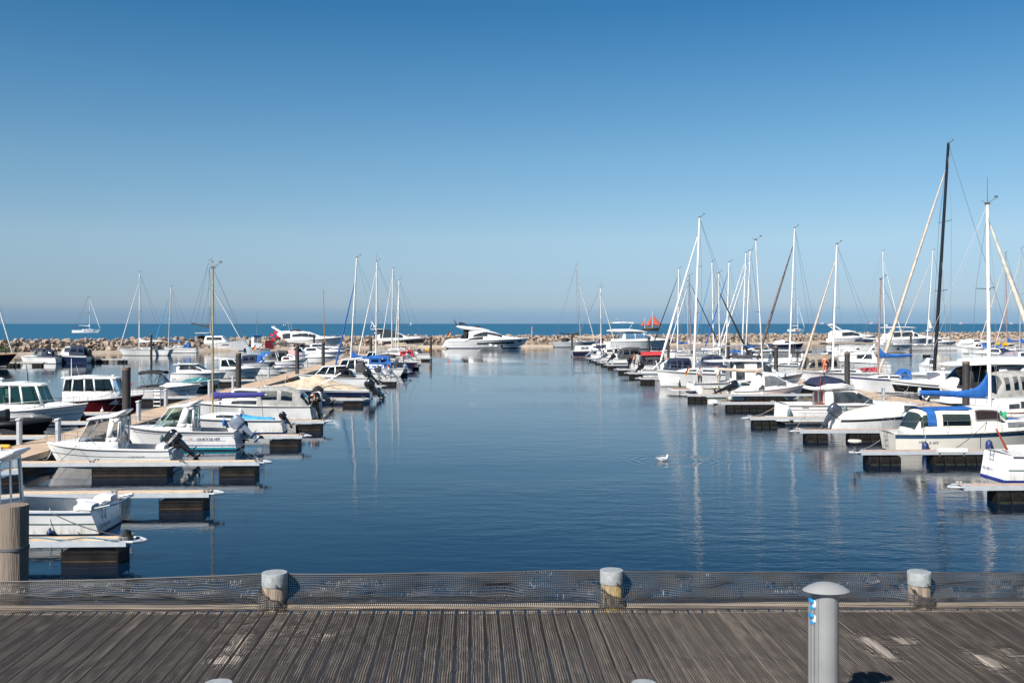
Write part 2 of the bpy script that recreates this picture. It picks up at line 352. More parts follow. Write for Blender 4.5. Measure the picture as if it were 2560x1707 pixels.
def finger(X, Y, length, side, label, grp, modular=False, rope_guard=False, spots=None):
    """side +1: the tip points right (root on the left), -1 the other way; tip given in the picture at deck height"""
    r = empty('finger_pontoon', P(X, Y, .57)-Vector((0, 0, .57)), YAW if side > 0 else YAW+PI); tag(r, label, 'pontoon', grp)
    L = length; W = .62; near = -1 if side > 0 else 1
    m = MB()
    for y in (-1, 1):
        m.box((-L/2, y*(W/2-.03), .487), (L, .06, .146))
    for k in range(int(L/1.5)+1): m.box((-.04-k*1.5 if k*1.5 < L else -L+.04, 0, .42), (.06, W-.13, .05))
    m.build('steel_beam', GALV, r)
    m = MB(); k = 0; x = -.02
    while x > -L:
        l = min(2.4, L+x)
        for j in range(4): m.box((x-l/2, (j-1.5)*.124, .555+RN.uniform(-.003, .003)), (l-.006, .118, .03))
        x -= l
    m.build('deck_planks', PLANK_R if modular else PLANK, r)
    for (a, b_) in (spots or [(.15, 1.55), (L*.38, L*.38+2.9)]):
        m = MB(); g = MB()
        if modular:
            n = max(1, round((b_-a)/.5)); s = (b_-a)/n
            for q in range(n):
                m.slab([(-a-s*q-.015, .36, .09, .25, 5), (-a-s*q-.05, .40, .09, .28, 5), (-a-s*q-s+.05, .40, .09, .28, 5), (-a-s*q-s+.015, .36, .09, .25, 5)], 16)
                g.box((-a-s*(q+.5), 0, .01), (s-.09, .822, .07))
                if q % 2 == 0: m.box((-a-s*(q+.5), 0, .372), (s*.5, .5, .035))
            f = m.build('float', FLOATM, r); g.build('weed_band', WEED, f, loc=(0, 0, 0))
        else:
            m.box((-(a+b_)/2, 0, .05), (b_-a, .84, .5)); m.box((-(a+b_)/2, 0, .285), (b_-a+.03, .87, .035))
            for xx in (a+.02, b_-.02): m.box((-xx, near*.40, .33), (.03, .03, .14)); m.box((-xx, -near*.40, .33), (.03, .03, .14))
            g.box((-(a+b_)/2, 0, .075), (b_-a-.06, .85, .025))
            f = m.build('float', FLOATM, r); g.build('rust_band', RUST, f)
    m = MB()
    m.tube([(-.05, -.28, .53), (.15, -.27, .52), (.36, -.1, .5), (.41, 0, .5), (.36, .1, .5), (.15, .27, .52), (-.05, .28, .53)], .035, 8)
    m.box((.13, 0, .5), (.24, .4, .02)); m.build('end_loop', GALV, r)
    for xx in [-.15]+[-L*.33, -L*.7]:
        for y in (-1, 1):
            c = MB(); c.box((xx, y*.25, .60), (.05, .04, .06)); c.box((xx+.12, y*.25, .60), (.05, .04, .06)); c.tube([(xx-.06, y*.25, .63), (xx+.06, y*.25, .635), (xx+.18, y*.25, .63)], .013, 6)
            c.build('cleat', GALV if modular else GREY_L, r)
    return r
GL_ = 'finger pontoons of the left inner row'; GR_ = 'finger pontoons of the right inner row'
for X, Y, L, lab in ((325, 1344, 9.3, 'nearest left finger pontoon, with a dark rope heap at its galvanised tip'), (528, 1227, 9.3, 'second nearest left finger pontoon, with two black floats and open water behind its tip'),
                     (653, 1151, 9.4, 'timber finger pontoon in front of the white pilothouse boat with the black outboard'), (758, 1086, 9.3, 'timber finger pontoon behind the silver outboard of the striped pilothouse boat'),
                     (812, 1050, 9.2, 'timber finger pontoon beside the little sailing boat with the indigo boom cover'), (912, 995, 9, 'finger pontoon in front of the navy hulled boat under a beige cover'),
                     (955, 963, 9, 'finger pontoon behind the navy hulled boat under a beige cover'), (994, 948, 8.6, 'finger pontoon by the boats with black outboards in mid left row'),
                     (1022, 928, 8.5, 'finger pontoon just in front of the black hulled sailing boat on the left'), (1050, 912, 8, 'last but one finger pontoon of the left row'), (1077, 893, 8, 'farthest finger pontoon of the left row, beside the tall dark pile')):
    finger(X, Y, L, 1, lab, GL_)
for X, Y, L, lab, sp in ((2400, 1211, 12, 'nearest right finger pontoon, in front of the white stern with the green line', [(1.1, 4.4)]), (2147, 1126, 12, 'finger pontoon with a fender disc on its tip, beside the cream motor sailer', [(.3, 1.7), (3.1, 5.9)]),
                         (1995, 1074, 12, 'finger pontoon between the flybridge boat and the covered boat with the slate outboard', [(.35, 1.45), (2.6, 5.2)]), (1872, 1042, 12, 'finger pontoon half hidden behind the swim platform of the flybridge boat', [(.2, 1.6)]),
                         (1794, 1005, 12, 'finger pontoon with a long chain of black floats and a white bumper tip', [(.6, 6.2)]), (1716, 985, 12, 'finger pontoon beside the small beige sailing boat', None), (1636, 942, 12, 'finger pontoon left of the white sloop bow', None),
                         (1598, 944, 11, 'finger pontoon with a short row of floats left of the big white sloop', None), (1570, 931, 11, 'finger pontoon in front of the red and black canopy boat', None), (1543, 922, 11, 'finger pontoon carrying the shirtless man', None),
                         (1517, 911, 11, 'finger pontoon in front of the charcoal canopy boat', None), (1500, 905, 11, 'finger pontoon left of the charcoal canopy boat', None), (1485, 900, 11, 'finger pontoon second from the far end of the right row', None), (1470, 895, 11, 'farthest right finger pontoon, next to the navy motor sailer', None)):
    if X in (1636,): continue
    finger(X, Y, L, -1, lab, GR_, True, spots=sp)
for X, Y, L, lab in ((225, 1053, 9, 'timber finger pontoon in front of the white pilothouse boat at the left edge'), (138, 1088, 9, 'timber finger pontoon in front of the black inflatable'), (300, 1030, 8, 'timber finger pontoon in front of the dark red hull'),
                     (520, 990, 8, 'finger pontoon in front of the sport boat with the black bimini'), (640, 948, 8, 'finger pontoon left of the second dark pile'), (720, 925, 8, 'finger pontoon left of the third dark pile')):
    f = finger(X, Y, L, -1, lab, 'finger pontoons of the left outer row'); f.location = f.location-Vector((L, L*YAW, 0)); f.rotation_euler[2] = YAW+PI
for X, Y, L, lab in ((110, 905, 9, 'small dark pontoon by the navy runabouts near the breakwater'), (320, 897, 8, 'dark floats of the pontoon between the navy boats and the white sloop'), (2330, 884, 26, 'far pontoon in front of the long white sailing yacht')):
    finger(X, Y, L, 1, lab, 'pontoons by the breakwater', True)

# mooring piles
PILE = M('dark_coated_pile', (.040, .036, .034), .6, var=.15, scale=3); PTOP = M('weathered_pile_top', (.22, .16, .11), .8, var=.2)
def pile(x, y, label, top=3.7, r=.215):
    o = empty('mooring_pile', (x, y, 0)); tag(o, label, 'pile', 'dark mooring piles')
    m = MB(); m.lathe([(r, -2), (r, top-.12), (r*.99, top-.12)], 18); m.build('pile_shaft', PILE, o)
    m = MB(); m.lathe([(r*1.02, top-.14), (r*1.03, top-.015), (r*.95, top)], 18); m.build('pile_cap', PTOP, o)
for X, Yt, d, lab in ((316, 918, None, 'thick dark pile on the walkway beside the striped pilothouse boat'), (596, 882, None, 'dark pile right of the white hardtop boats on the left walkway'), (743, 863, None, 'dark pile left of the tan walkway end, in front of the pink cover'), (808, 855, None, 'dark pile below the varnished wooden mast'),
                      (785, 836, 205, 'short dark pile in front of the large flybridge yacht'), (927, 843, 168, 'dark pile in front of the black and white motor yacht'), (1077, 841, 180, 'lone dark pile at the end of the left row'), (378, 835, 186, 'dark pile behind the white sloop by the breakwater'),
                      (1430, 833, 222, 'dark pile beside the grey sailing yacht at the end of the right row'), (1622, 840, 185, 'dark pile right of the big motor yacht with the bimini'), (1671, 846, 155, 'dark pile left of the blue mast covers'), (1736, 848, 147, 'dark pile behind the tall white mast'),
                      (1820, 855, 124, 'dark pile behind the silver boom'), (1940, 865, 104, 'dark pile next to the stooping man in blue'), (2118, 880, 81, 'dark pile left of the boat with the blue boom cover'), (2415, 903, 62, 'tall dark pile beside the black cockpit tent'), (2277, 836, 212, 'dark pile at the bow of the long white sailing yacht')):
    d = d or (H-3.7)*F/(Yt-HZ); q = D(X, d); pile(q.x, q.y, lab, top=ZY(Yt, d))

# service pedestals on the walkways
def pedestal(p, h, label):
    o = empty('service_pedestal', p); tag(o, label, 'pedestal', 'service pedestals on the walkways')
    m = MB(); m.rings([[(x, y, z) for x, y in ((-.07, -.12), (.05, -.12), (.11, -.06), (.11, .06), (.05, .12), (-.07, .12))] for z in (0, h)]); m.build('column', GALV, o)
    m = MB(); m.rings([[(x*s, y*s, z+x*.25) for x, y in ((-.1, -.16), (.09, -.15), (.15, -.08), (.15, .08), (.09, .15), (-.1, .16))] for z, s in ((h, 1), (h+.05, 1.02), (h+.07, .95))]); m.build('cap', GREYW, o)
    m = MB(); m.box((-.085, -.03, h*.86), (.03, .1, .1)); m.box((-.085, .04, h*.72), (.03, .09, .09)); m.build('socket', M('blue_socket', (.03, .2, .42), .4), o)
for X, Yb, Yt, lab in ((48, 1111, 1045, 'leftmost grey service pedestal on the left walkway'), (145, 1111, 1045, 'grey service pedestal behind the bow rail of the nearest pilothouse boat'), (346, 1052, 1001, 'grey service pedestal just right of the thick dark pile'), (414, 1015, 972, 'grey service pedestal below the bow of the sport boat with the bimini'),
                       (523, 987, 950, 'grey service pedestal beside the gold mast'), (582, 972, 940, 'grey service pedestal just left of the second dark pile'), (671, 945, 918, 'grey service pedestal in the middle of the left walkway'), (767, 920, 900, 'far grey service pedestal between the third and fourth dark piles'), (2208, 998, 967, 'grey service pedestal in front of the bow of the black hulled boat')):
    q = P(X, Yb, .64); pedestal(q, (Yb-Yt)/F*q.y-.08, lab)
o = empty('boarding_ladder', P(392, 1018, .64)); tag(o, 'small steel boarding ladder standing up at the walkway edge', 'ladder')
m = MB(); m.tube([(-.22, 0, -.3), (-.22, 0, 1.05), (-.18, 0, 1.1), (.18, 0, 1.1), (.22, 0, 1.05), (.22, 0, -.3)], .022, 6); m.build('side_rail', STEEL, o)
m = MB()
for k in range(4): m.tube([(-.22, 0, .1+.26*k), (.22, 0, .1+.26*k)], .016, 6)
m.build('rung', STEEL, o)

# ------------------------------------------------------------------ the timber deck in the foreground
ZD = 2.634
def edge(x): return 11.72+.012*x
WOOD = M('weathered_deck_timber', (.44, .375, .318), .85, var=.14, scale=3.2, bump=.5, bscale=9, stretch=(14, .55, 4), col2=(.255, .22, .19), world=True)
t = WOOD.node_tree; pb = t.nodes['Principled BSDF']; src = pb.inputs['Base Color'].links[0].from_socket
gi = nd(t, 'ShaderNodeNewGeometry'); mr = nd(t, 'ShaderNodeMapRange'); mr.inputs[3].default_value = .6; mr.inputs[4].default_value = 1.2; t.links.new(gi.outputs['Random Per Island'], mr.inputs[0])
mx = nd(t, 'ShaderNodeMix', data_type='RGBA', blend_type='MULTIPLY'); mx.inputs[0].default_value = 1; t.links.new(src, mx.inputs[6]); t.links.new(mr.outputs[0], mx.inputs[7]); t.links.new(mx.outputs[2], pb.inputs['Base Color'])
LOG = M('bleached_edge_timber', (.42, .35, .28), .8, var=.15, scale=3, bump=.3, bscale=14, stretch=(.6, 6, 6))
POSTW = M('grey_brown_post_timber', (.36, .285, .215), .85, var=.25, scale=3.5, bump=.6, bscale=16, stretch=(4, 4, .5), col2=(.13, .10, .08))
deck = empty('timber_deck', (0, 5, ZD)); tag(deck, 'weathered grey plank deck along the near side of the harbour', 'deck')
m = MB(); x = -9.0
while x < 9.5:
    wd = .128+RN.uniform(-.006, .006); z = RN.uniform(-.003, .001); n = 14; rs = []; prof = [(0, -.05), (0, -.004), (.004, 0)]
    for k in range(1, 5): c = wd*k/5; prof += [(c-.0042, 0), (c-.0022, -.006), (c+.0022, -.006), (c+.0042, 0)]
    prof += [(wd-.004, 0), (wd, -.004), (wd, -.05)]
    for i in range(n+1):
        y = -2+i/n*(edge(x)-.02+2); dx = -.04*(y-11.7)+.010*noise.noise((x*3, y*.9, 1)); zz = z+.001*noise.noise((x*2, y*.7, 5)); rs.append([(x+dx+px_, y-5, zz+pz_) for px_, pz_ in prof])
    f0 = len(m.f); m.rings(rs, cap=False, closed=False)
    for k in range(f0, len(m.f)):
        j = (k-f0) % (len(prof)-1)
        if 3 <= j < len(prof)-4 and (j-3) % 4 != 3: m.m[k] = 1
    x += wd+.033
m.build('deck_board', [WOOD, M('painted_groove_shade', (.085, .072, .062), .95, var=.2, world=True)], deck, sm=20)  # groove faces coloured dark, putting the shade between the ridges into the colour
deck.children[0]['kind'] = 'stuff'
m = MB()
for y in (1, 3, 5, 7, 9, 11.2): m.box((0, y-5, -.16), (18, .2, .2))
m.box((0, 11.66-5, -.20), (18, .08, .28), rz=.012); m.build('joist', M('dark_joist', (.05, .045, .04), .9), deck)
m = MB()
for xx in (-6, -2.8, 1.2, 5, 8.5):
    for y in (2, 11.2): m.tube([(xx, y-5, -4.6), (xx, y-5, -.26)], .16, 10)
m.build('support_pile', POSTW, deck)
o = struct(MB().box((0, .2, .9), (24, .5, 3.0)).build('quay_wall', M('quay_concrete', (.3, .29, .27), .9, var=.15)))
edge_y = lambda x: edge(x)-.0
m = MB()
m.rings([[(xx, edge(xx)+.042*math.cos(a)+.012*noise.noise((xx*.8, 0, 0)), ZD+.038+.038*math.sin(a)+.01*noise.noise((xx*1.1, 3, 0))) for a in [2*PI*k/8 for k in range(8)]] for xx in [-9+i*.3 for i in range(62)]])
tag(m.build('edge_timber', LOG), 'bleached round timber lying along the edge of the plank deck', 'timber')
GALC = M('galvanised_post_cap', (.33, .345, .345), .5, metal=.1, var=.12, scale=14, bump=.15, bscale=30)
def capped_post(x, y, r, ztop, label, lean=0):
    o = empty('capped_post', (x, y, ZD-.05)); tag(o, label, 'post', 'timber posts with galvanised caps along the deck'); h = ztop-ZD+.05
    m = MB(); n = 28; rs = []
    for i in range(10):
        z = (h-.02)*i/9-(.6 if i == 0 else 0)
        rs.append([((r*.94+.008*noise.noise((math.cos(2*PI*k/n)*3, math.sin(2*PI*k/n)*3, z*2+x)))*math.cos(2*PI*k/n)+lean*z, (r*.94+.008*noise.noise((math.cos(2*PI*k/n)*3, math.sin(2*PI*k/n)*3, z*2+x)))*math.sin(2*PI*k/n), z) for k in range(n)])
    m.rings(rs); m.build('post_shaft', POSTW, o)
    m = MB(); m.lathe([(r*.985, h-.15), (r, h-.15), (r*1.005, h-.008), (r*.985, h), (0.001, h+.004)], 32, c=(lean*h, 0, 0))
    m.lathe([(.001, 0), (.012, .002), (.010, .012), (.001, .014)], 8, c=(lean*h+.02, 0, 0)) if False else None
    cp = m.build('post_cap', GALC, o)
    b = MB(); b.tube([(lean*h+.05, -r*.99, h-.12), (lean*h+.05, -r*1.05, h-.12)], .011, 8); b.build('screw', GREY_L, cp)
POSTS = []
for X, Yb, Yt, wpx, lab in ((685, 1521, 1430, 63, 'grey capped timber post standing right of the netting fold'), (1530, 1520, 1424, 58, 'capped timber post with yellow lichen on its shaft'), (2305, 1519, 1428, 57, 'capped timber post behind the service pillar, third along the deck edge')):
    q = P(X, Yb, ZD+.01); r = wpx/2/F*q.y; x0 = q.x; y0 = edge(q.x)+.07; POSTS.append((x0, y0, r))
    capped_post(x0, y0, r, ZY(Yt, y0), lab)
for X, Yt, z, wpx, lab in ((545, 1697, 2.98, 70, 'round grey post cap just showing at the lower edge, left of centre'), (1610, 1697, 2.98, 63, 'round grey post cap just showing at the lower edge, right of centre')):
    q = P(X, Yt+10, z); capped_post(q.x, q.y, wpx/2/F*q.y, z, lab)
# lichen on the middle post
o = bpy.data.objects.get('capped_post.001')
for ch in o.children:
    if ch.name.startswith('post_shaft'): ch.data.materials[0] = M('lichened_post_timber', (.40, .29, .13), .85, var=.3, scale=2.6, bump=.6, bscale=16, stretch=(2, 2, .7), col2=(.17, .13, .10))
# the tall grey mooring pile at the left
q = D(33, 13.4); o = empty('mooring_pile', (q.x, q.y, 0)); tag(o, 'cracked grey timber mooring pile with a steel band at the left edge', 'pile')
m = MB(); n = 40; rs = []
zt = ZY(1262, 13.4)
for i in range(26):
    z = -1+(zt+1)*i/25
    ring = []
    for k in range(n):
        a = 2*PI*k/n; r = .192+.006*noise.noise((math.cos(a)*2, math.sin(a)*2, z*.6))-.010*max(0, 1-abs(math.sin(a*3.5+.4*noise.noise((0, 0, z*.5))))*5)
        ring.append((r*math.cos(a), r*math.sin(a), z))
    rs.append(ring)
m.rings(rs); m.build('pile_shaft', M('cracked_grey_timber', (.215, .165, .125), .85, var=.22, scale=2.2, bump=.8, bscale=10, stretch=(6, 6, .35), col2=(.16, .13, .11)), o, sm=50)
m = MB(); zb = ZY(1372, 13.3); m.lathe([(.200, zb-.018), (.203, zb-.018), (.203, zb+.018), (.200, zb+.018)], 36); m.build('steel_band', GREY_L, o)

# netting: one mesh fence and the same mesh spread over the deck, every strand modelled
NET = M('black_plastic_netting', (.055, .050, .046), .5, var=0, spec=.8, coat=.15)
NET.node_tree.nodes['Principled BSDF'].inputs['Coat Roughness'].default_value = .34
top_px = [(-200, 1460), (0, 1455), (320, 1448), (650, 1437), (740, 1438), (1500, 1431), (1570, 1434), (2270, 1437), (2340, 1438), (2800, 1441)]
def ztop(x):
    X = 1280+x/11.85*F
    for (a, ya), (b, yb) in zip(top_px, top_px[1:]):
        if X <= b: return ZY(ya+(yb-ya)*(X-a)/(b-a), 11.85)
    return ZY(1441, 11.85)
def fence_pt(x, t):
    zb = ZD+.055; z = zb+(ztop(x)-zb)*t
    bul = noise.noise((x*1.5, t*1.3, 7))*.12*math.sin(PI*min(1, t*.9+.08))+noise.noise((x*3.6, t*3.2, 2))*.05*math.sin(PI*t)+(.08+.08*noise.noise((x*.9, 4, 4)))*math.sin(PI*.5*t)
    z += noise.noise((x*3, t*3, 9))*.03*math.sin(PI*t)*(1 if t < .97 else .2); y = edge(x)+.12+bul
    for (px_, py_, pr_) in POSTS:
        g = math.exp(-((x-px_)/.30)**2); fr = max(0, min(1, (.60-.9*abs(x-px_)/.3*.0-t)*4))
        lo = py_-pr_-.015; hi = py_+pr_+.012
        if abs(x-px_) < pr_*1.02:
            y = lo if t < .42-.5*(x-px_)/pr_*.45 else hi
            z -= .05*t*(1-abs(x-px_)/pr_) if t < .5 else 0
        else: y = y*(1-g)+(lo*max(0, .55-t)/.55+hi*min(1, t/.55))*g if t < .55 else y*(1-g)+hi*g
    return Vector((x, y, z))
HOLES = [(585, 1612, .05, .32), (560, 1650, .10, .12), (530, 1655, .05, .10), (2172, 1612, .07, .30), (2205, 1640, .06, .14), (2245, 1603, .05, .13), (2452, 1655, .06, .28), (2515, 1638, .04, .16), (800, 1590, .05, .05)]
HOLES = [(*P(X, Y, ZD).xy, a*.85, b*.85) for X, Y, a, b in HOLES]
def holed(x, y):
    for hx, hy, a, b in HOLES:
        dx = x-(hx-.04*(y-hy)*-1*0); dy = y-hy
        ux = (x+.04*(y-hy))-hx
        if (ux/a)**2+(dy/b)**2 < 1+.5*noise.noise((x*14, y*14, 0)): return True
    return False
def deck_pt(x, y):
    fold = math.exp(-((x+2.75)/.75)**2)*math.exp(-((y-10.9)/.9)**2)
    dx = .010*noise.noise((x*1.6, y*1.6, 3))+.012*noise.noise((x*.7, y*4, 11))+fold*.05*noise.noise((x*5, y*5, 2)) -.04*(y-11.7)
    z = ZD+.0065+.0015*noise.noise((x*2.5, y*2.5, 4))+fold*.02*abs(noise.noise((x*6, y*7, 8)))
    dy = .008*noise.noise((x*1.2, y*1.6, 13))+fold*.06*noise.noise((x*4, y*4, 21))
    if y > edge(x)-.16: z += .08*max(0, 1-((edge(x)-.0-y)/.16))**.6
    for hx, hy, a, b in HOLES:
        q = ((x-hx)/(a+.09))**2+((y-hy)/(b+.09))**2
        if q < 1.6: z += .02*abs(noise.noise((x*18, y*18, 1))); dy += .025*noise.noise((x*15, y*15, 6)); dx += .02*noise.noise((x*15, y*15, 9))
    return Vector((x+dx, y+dy, z))
def strand(mb, pts, r, n):
    if len(pts) > 1: mb.tube(pts, r, n)
nf = MB(); x = -7.0
while x < 7.2:
    strand(nf, [fence_pt(x+.004*noise.noise((x*40, t, 0)), t/9) for t in range(10)], .0056, 4); x += .0235
for k in range(15):
    t = k/14; strand(nf, [fence_pt(-7+i*.05, t) for i in range(285)], (.0046 if k < 14 else .008), 4)
tag(nf.build('fence_netting', NET, sm=80), 'black plastic mesh stretched upright between the capped posts at the deck edge', 'netting')
ndk = MB(); y = 7.6
while y < 11.86:
    run = []
    for i in range(150):
        xx = -7+i*.095
        if holed(xx, y): strand(ndk, run, .0030, 3); run = []
        else: run.append(deck_pt(xx, y))
    strand(ndk, run, .0030, 3); y += .031
x = -7.0
while x < 7.2:
    run = []
    for i in range(34):
        yy = 7.6+i*.129
        if holed(x, yy) and RN.random() < .9: strand(ndk, run, .0030, 3); run = []
        else: run.append(deck_pt(x, yy))
    strand(ndk, run, .0030, 3); x += .0235
tag(ndk.build('deck_netting', M('dusty_black_netting', (.028, .024, .021), .55, var=0, spec=.4), sm=80), 'black plastic mesh with torn patches spread over the plank deck', 'netting')

# the grey service pillar in the foreground
q = D(2064, 8.5); o = empty('service_pillar', (q.x, q.y, ZD)); tag(o, 'pale grey service pillar with a mushroom cap and blue sockets on the plank deck', 'service pillar')
PGREY = M('pale_grey_powder_coat', (.245, .25, .25), .42, var=.05, scale=3, bump=.05, bscale=90)
hz = ZY(1475, 8.5)-ZD
m = MB(); ring = [(.105, .03), (.105, -.02), (.085, -.075), (.045, -.108), (0, -.118), (-.045, -.108), (-.085, -.075), (-.105, -.02), (-.105, .03)]
prof = []
for i_, (a, b_) in enumerate(zip(ring, ring[1:])):
    prof += [a, (a[0]+(b_[0]-a[0])*.5, a[1]+(b_[1]-a[1])*.5-.004)]
    if i_ in (2, 5): prof += [(a[0]+(b_[0]-a[0])*.9, a[1]+(b_[1]-a[1])*.9), (a[0]+(b_[0]-a[0])*.94, a[1]+(b_[1]-a[1])*.94+.006)]
prof += [ring[-1], (-.085, .09), (.085, .09)]
m.rings([[(x, y, z) for x, y in prof] for z in (0, hz)]); m.build('column', PGREY, o, sm=25)
m = MB(); m.box((-.118, -.005, hz*.44), (.018, .05, hz*.88)); m.box((-.135, .015, hz*.44), (.012, .03, hz*.88)); m.build('side_rail', PGREY, o)
m = MB(); rs = []
for r, z in ((.0, .072), (.05, .069), (.10, .058), (.15, .037), (.183, .016), (.198, .004), (.196, .0), (.17, -.010), (.1, -.022)):
    rs.append([(r*math.cos(2*PI*k/40), r*.72*math.sin(2*PI*k/40)-.01, hz+z) for k in range(40)])
m.rings(rs); m.build('cap', PGREY, o, sm=50)
for side in (-1,):
    for zz in (hz-.11, hz-.235):
        s = MB(); s.slab([(side*.09, .034, zz, .034, 3, -.01), (side*.112, .034, zz, .034, 3, -.01), (side*.118, .028, zz, .028, 3, -.01)], 14)
        f = s.build('socket', M('white_socket_body', (.75, .76, .78), .4, var=0), o)
        s = MB(); s.slab([(side*.113, .038, zz+.022, .02, 3, -.01), (side*.142, .034, zz+.03, .018, 3, -.01)], 12); s.box((side*.12, -.01, zz-.03), (.03, .05, .02))
        s.build('socket_lid', M('blue_socket_lid', (.02, .25, .55), .35, var=0), f)

# ------------------------------------------------------------------ boats
class Boat:
    """local frame: +x bow, +y port, z 0 at the waterline; s runs 0 (transom) to 1 (stem)"""
    def __init__(b, label, X0, X1, Yw, d_, cat='motor boat', name='motor_boat', B=None, fb=None, fs=None, yaw=None, top=WHITE, bottom=BOTTOM, stripes=(), deckm=None, sternw=.9, full=.42, rake=None, tr=.12, cockpit=None, depth=.5, flare=.75, group=None, rail=GREY_L, d=None, trim=True, wl=None, hk=None):
        b.hk = hk or (1.0 if cat in ('motor yacht', 'catamaran', 'ketch', 'tender', 'fishing boat', 'inflatable boat') else .9 if 'sail' in cat else .82)
        dn = d or H*F/(Yw-HZ); c = math.cos(YAW if yaw is None else yaw); L = (X1-X0)/F*dn/c
        for _ in range(2):
            b.B = B or max(1.7, min(4.6, .62+.235*L)); L = (X1-X0)/F*(dn+b.B/2)/c
        b.L, b.dir = L, d_; b.d = dn+b.B/2
        b.fb = (fb if fb >= 2.2 else fb*.9) if fb else .32+.105*L; b.fs = (fs if fs >= 1.6 else fs*.94) if fs else .28+.06*L; b.rake = L*.10 if rake is None else rake; b.tr = tr; b.sternw = sternw; b.full = full; b.flare = flare
        ya = YAW if yaw is None else yaw
        b.yaw = ya if d_ > 0 else ya+PI; b.near = -1 if d_ > 0 else 1
        b.o = empty(name, D((X0+X1)/2, b.d), b.yaw); tag(b.o, label, cat, group); b.top = top; b.deckm = deckm or (NONSKID if top in (WHITE, CREAM, GREYW) else top)
        b.cock = cockpit; b.depth = depth
        rows = sorted({-.3, 0, .07, .2, .4, .6, .8, .93, 1} | {h for s_ in stripes for h in s_[:2]}); m = MB(); NS = 18
        mats = [top, bottom]+[s_[2] for s_ in stripes]; S = [1-(1-i/NS)**1.35 for i in range(NS+1)]
        for side in (1, -1):
            rs = [[b.hp(s, h, side) for h in rows] for s in S]; f0 = len(m.f); m.rings(rs, cap=False, closed=False)
            for k in range(f0, len(m.f)):
                h = (rows[(k-f0) % (len(rows)-1)]+rows[(k-f0) % (len(rows)-1)+1])/2; q = 1 if h < .065 else 0
                for i, s_ in enumerate(stripes):
                    if s_[0] <= h <= s_[1] and (len(s_) < 4 or s_[3] <= S[(k-f0)//(len(rows)-1)] <= s_[4]): q = 2+i
                m.m[k] = q
        for h0, h1 in zip(rows, rows[1:]):
            q = 1 if h1 <= .08 else 0
            m.add([b.hp(0, h0, 1), b.hp(0, h1, 1), b.hp(0, h1, -1), b.hp(0, h0, -1)], [(0, 1, 2, 3)], q)
        b.hull = m.build('hull', mats, b.o, sm=40)
        # deck with its sunken cockpit
        ss = sorted(set([i/14 for i in range(15)] + ([cockpit[0], cockpit[0]+.004, cockpit[1]-.004, cockpit[1]] if cockpit else []))); cw = cockpit[2] if cockpit and len(cockpit) > 2 else .80
        ts = [-1, -cw-.01, -cw, -.4, 0, .4, cw, cw+.01, 1]; rs = []
        for s in ss:
            r = []
            inn = cockpit and cockpit[0]+.002 < s < cockpit[1]-.002
            for t in ts:
                p = b.hp(min(s, .999), 1, 1); z = p.z+.05*(1-t*t)*b.B/2.5
                if inn and abs(t) <= cw+.001: z = p.z-depth
                r.append((p.x, p.y*t, z))
            rs.append(r)
        m = MB().rings(rs, cap=False, closed=False); b.deck = m.build('deck', b.deckm, b.o, sm=30)
        if trim:
            m = MB()
            for side in (1, -1): m.tube([b.hp(s, .97, side)+Vector((0, .012*side, 0)) for s in [i/16 for i in range(17)]], .028, 6)
            m.build('rub_rail', rail, b.o)
    def plan(b, s):
        f = b.full
        if s < f: return b.sternw+(1-b.sternw)*math.sin(PI/2*s/f)
        u = (s-f)/(1-f); return max(.0, 1-u**2.3)
    def zs(b, s): return b.fs+(b.fb-b.fs)*s**1.7
    def hp(b, s, h, side):
        hh = max(h, 0); wv = .86-(.86-.25)*s**2*b.flare/.75
        y = b.B/2*b.plan(s)*(wv+(1-wv)*hh**1.15)*(1 if h >= 0 else .75); z = h*b.zs(s) if h >= 0 else h
        return Vector((-b.L/2+b.L*s-b.rake*(1-h)*s**3+b.tr*(1-h)*(1-s)**6*-1, side*y, z))
    def x(b, s): return -b.L/2+b.L*s
    def hull_at(b, x, z, side):
        s = (x+b.L/2)/b.L
        for _ in range(4):
            h = z/b.zs(max(0, min(1, s))); s = max(0, min(1, (x+b.L/2+b.rake*(1-h)*max(0, s)**3)/b.L))
        return b.hp(s, max(0, min(1, z/b.zs(s))), side)
    def loc(b, wp):
        return Matrix.Rotation(-b.yaw, 3, 'Z') @ (Vector(wp)-b.o.location)
    def text(b, txt, X, Y, size, mat, shear=.0, both=True):
        """lettering on the side seen from the quay, starting at a photo pixel"""
        v, f = text2d(txt, size, shear); p = b.loc(D(X, b.d-b.B/2*.9, ZY(Y, b.d-b.B/2*.9)))
        dx = 1 if b.near < 0 else -1; vs = []
        for (tx, ty) in v:
            q = b.hull_at(p.x+dx*tx, p.z+ty, b.near); vs.append((p.x+dx*tx, q.y+b.near*.014, p.z+ty))
        m = MB(); m.add(vs, f); t = m.build('lettering', mat, b.hull); return t
    def ttext(b, txt, y, z, size, mat):
        v, f = text2d(txt, size); m = MB(); m.add([(-b.L/2-b.tr*(1-z/b.fs)-.012, y-tx, z+ty) for tx, ty in v], f); m.build('lettering', mat, b.hull)
    def ports(b, lst, mat=DKGLASS):
        for (s0, s1, h0, h1) in lst:
            for side in (1, -1):
                g = [[b.hp(s0+(s1-s0)*i/6, h0+(h1-h0)*j/2, side)+Vector((0, side*.012, 0)) for j in range(3)] for i in range(7)]
                MB().rings(g, cap=False, closed=False).build('porthole', mat, b.hull)

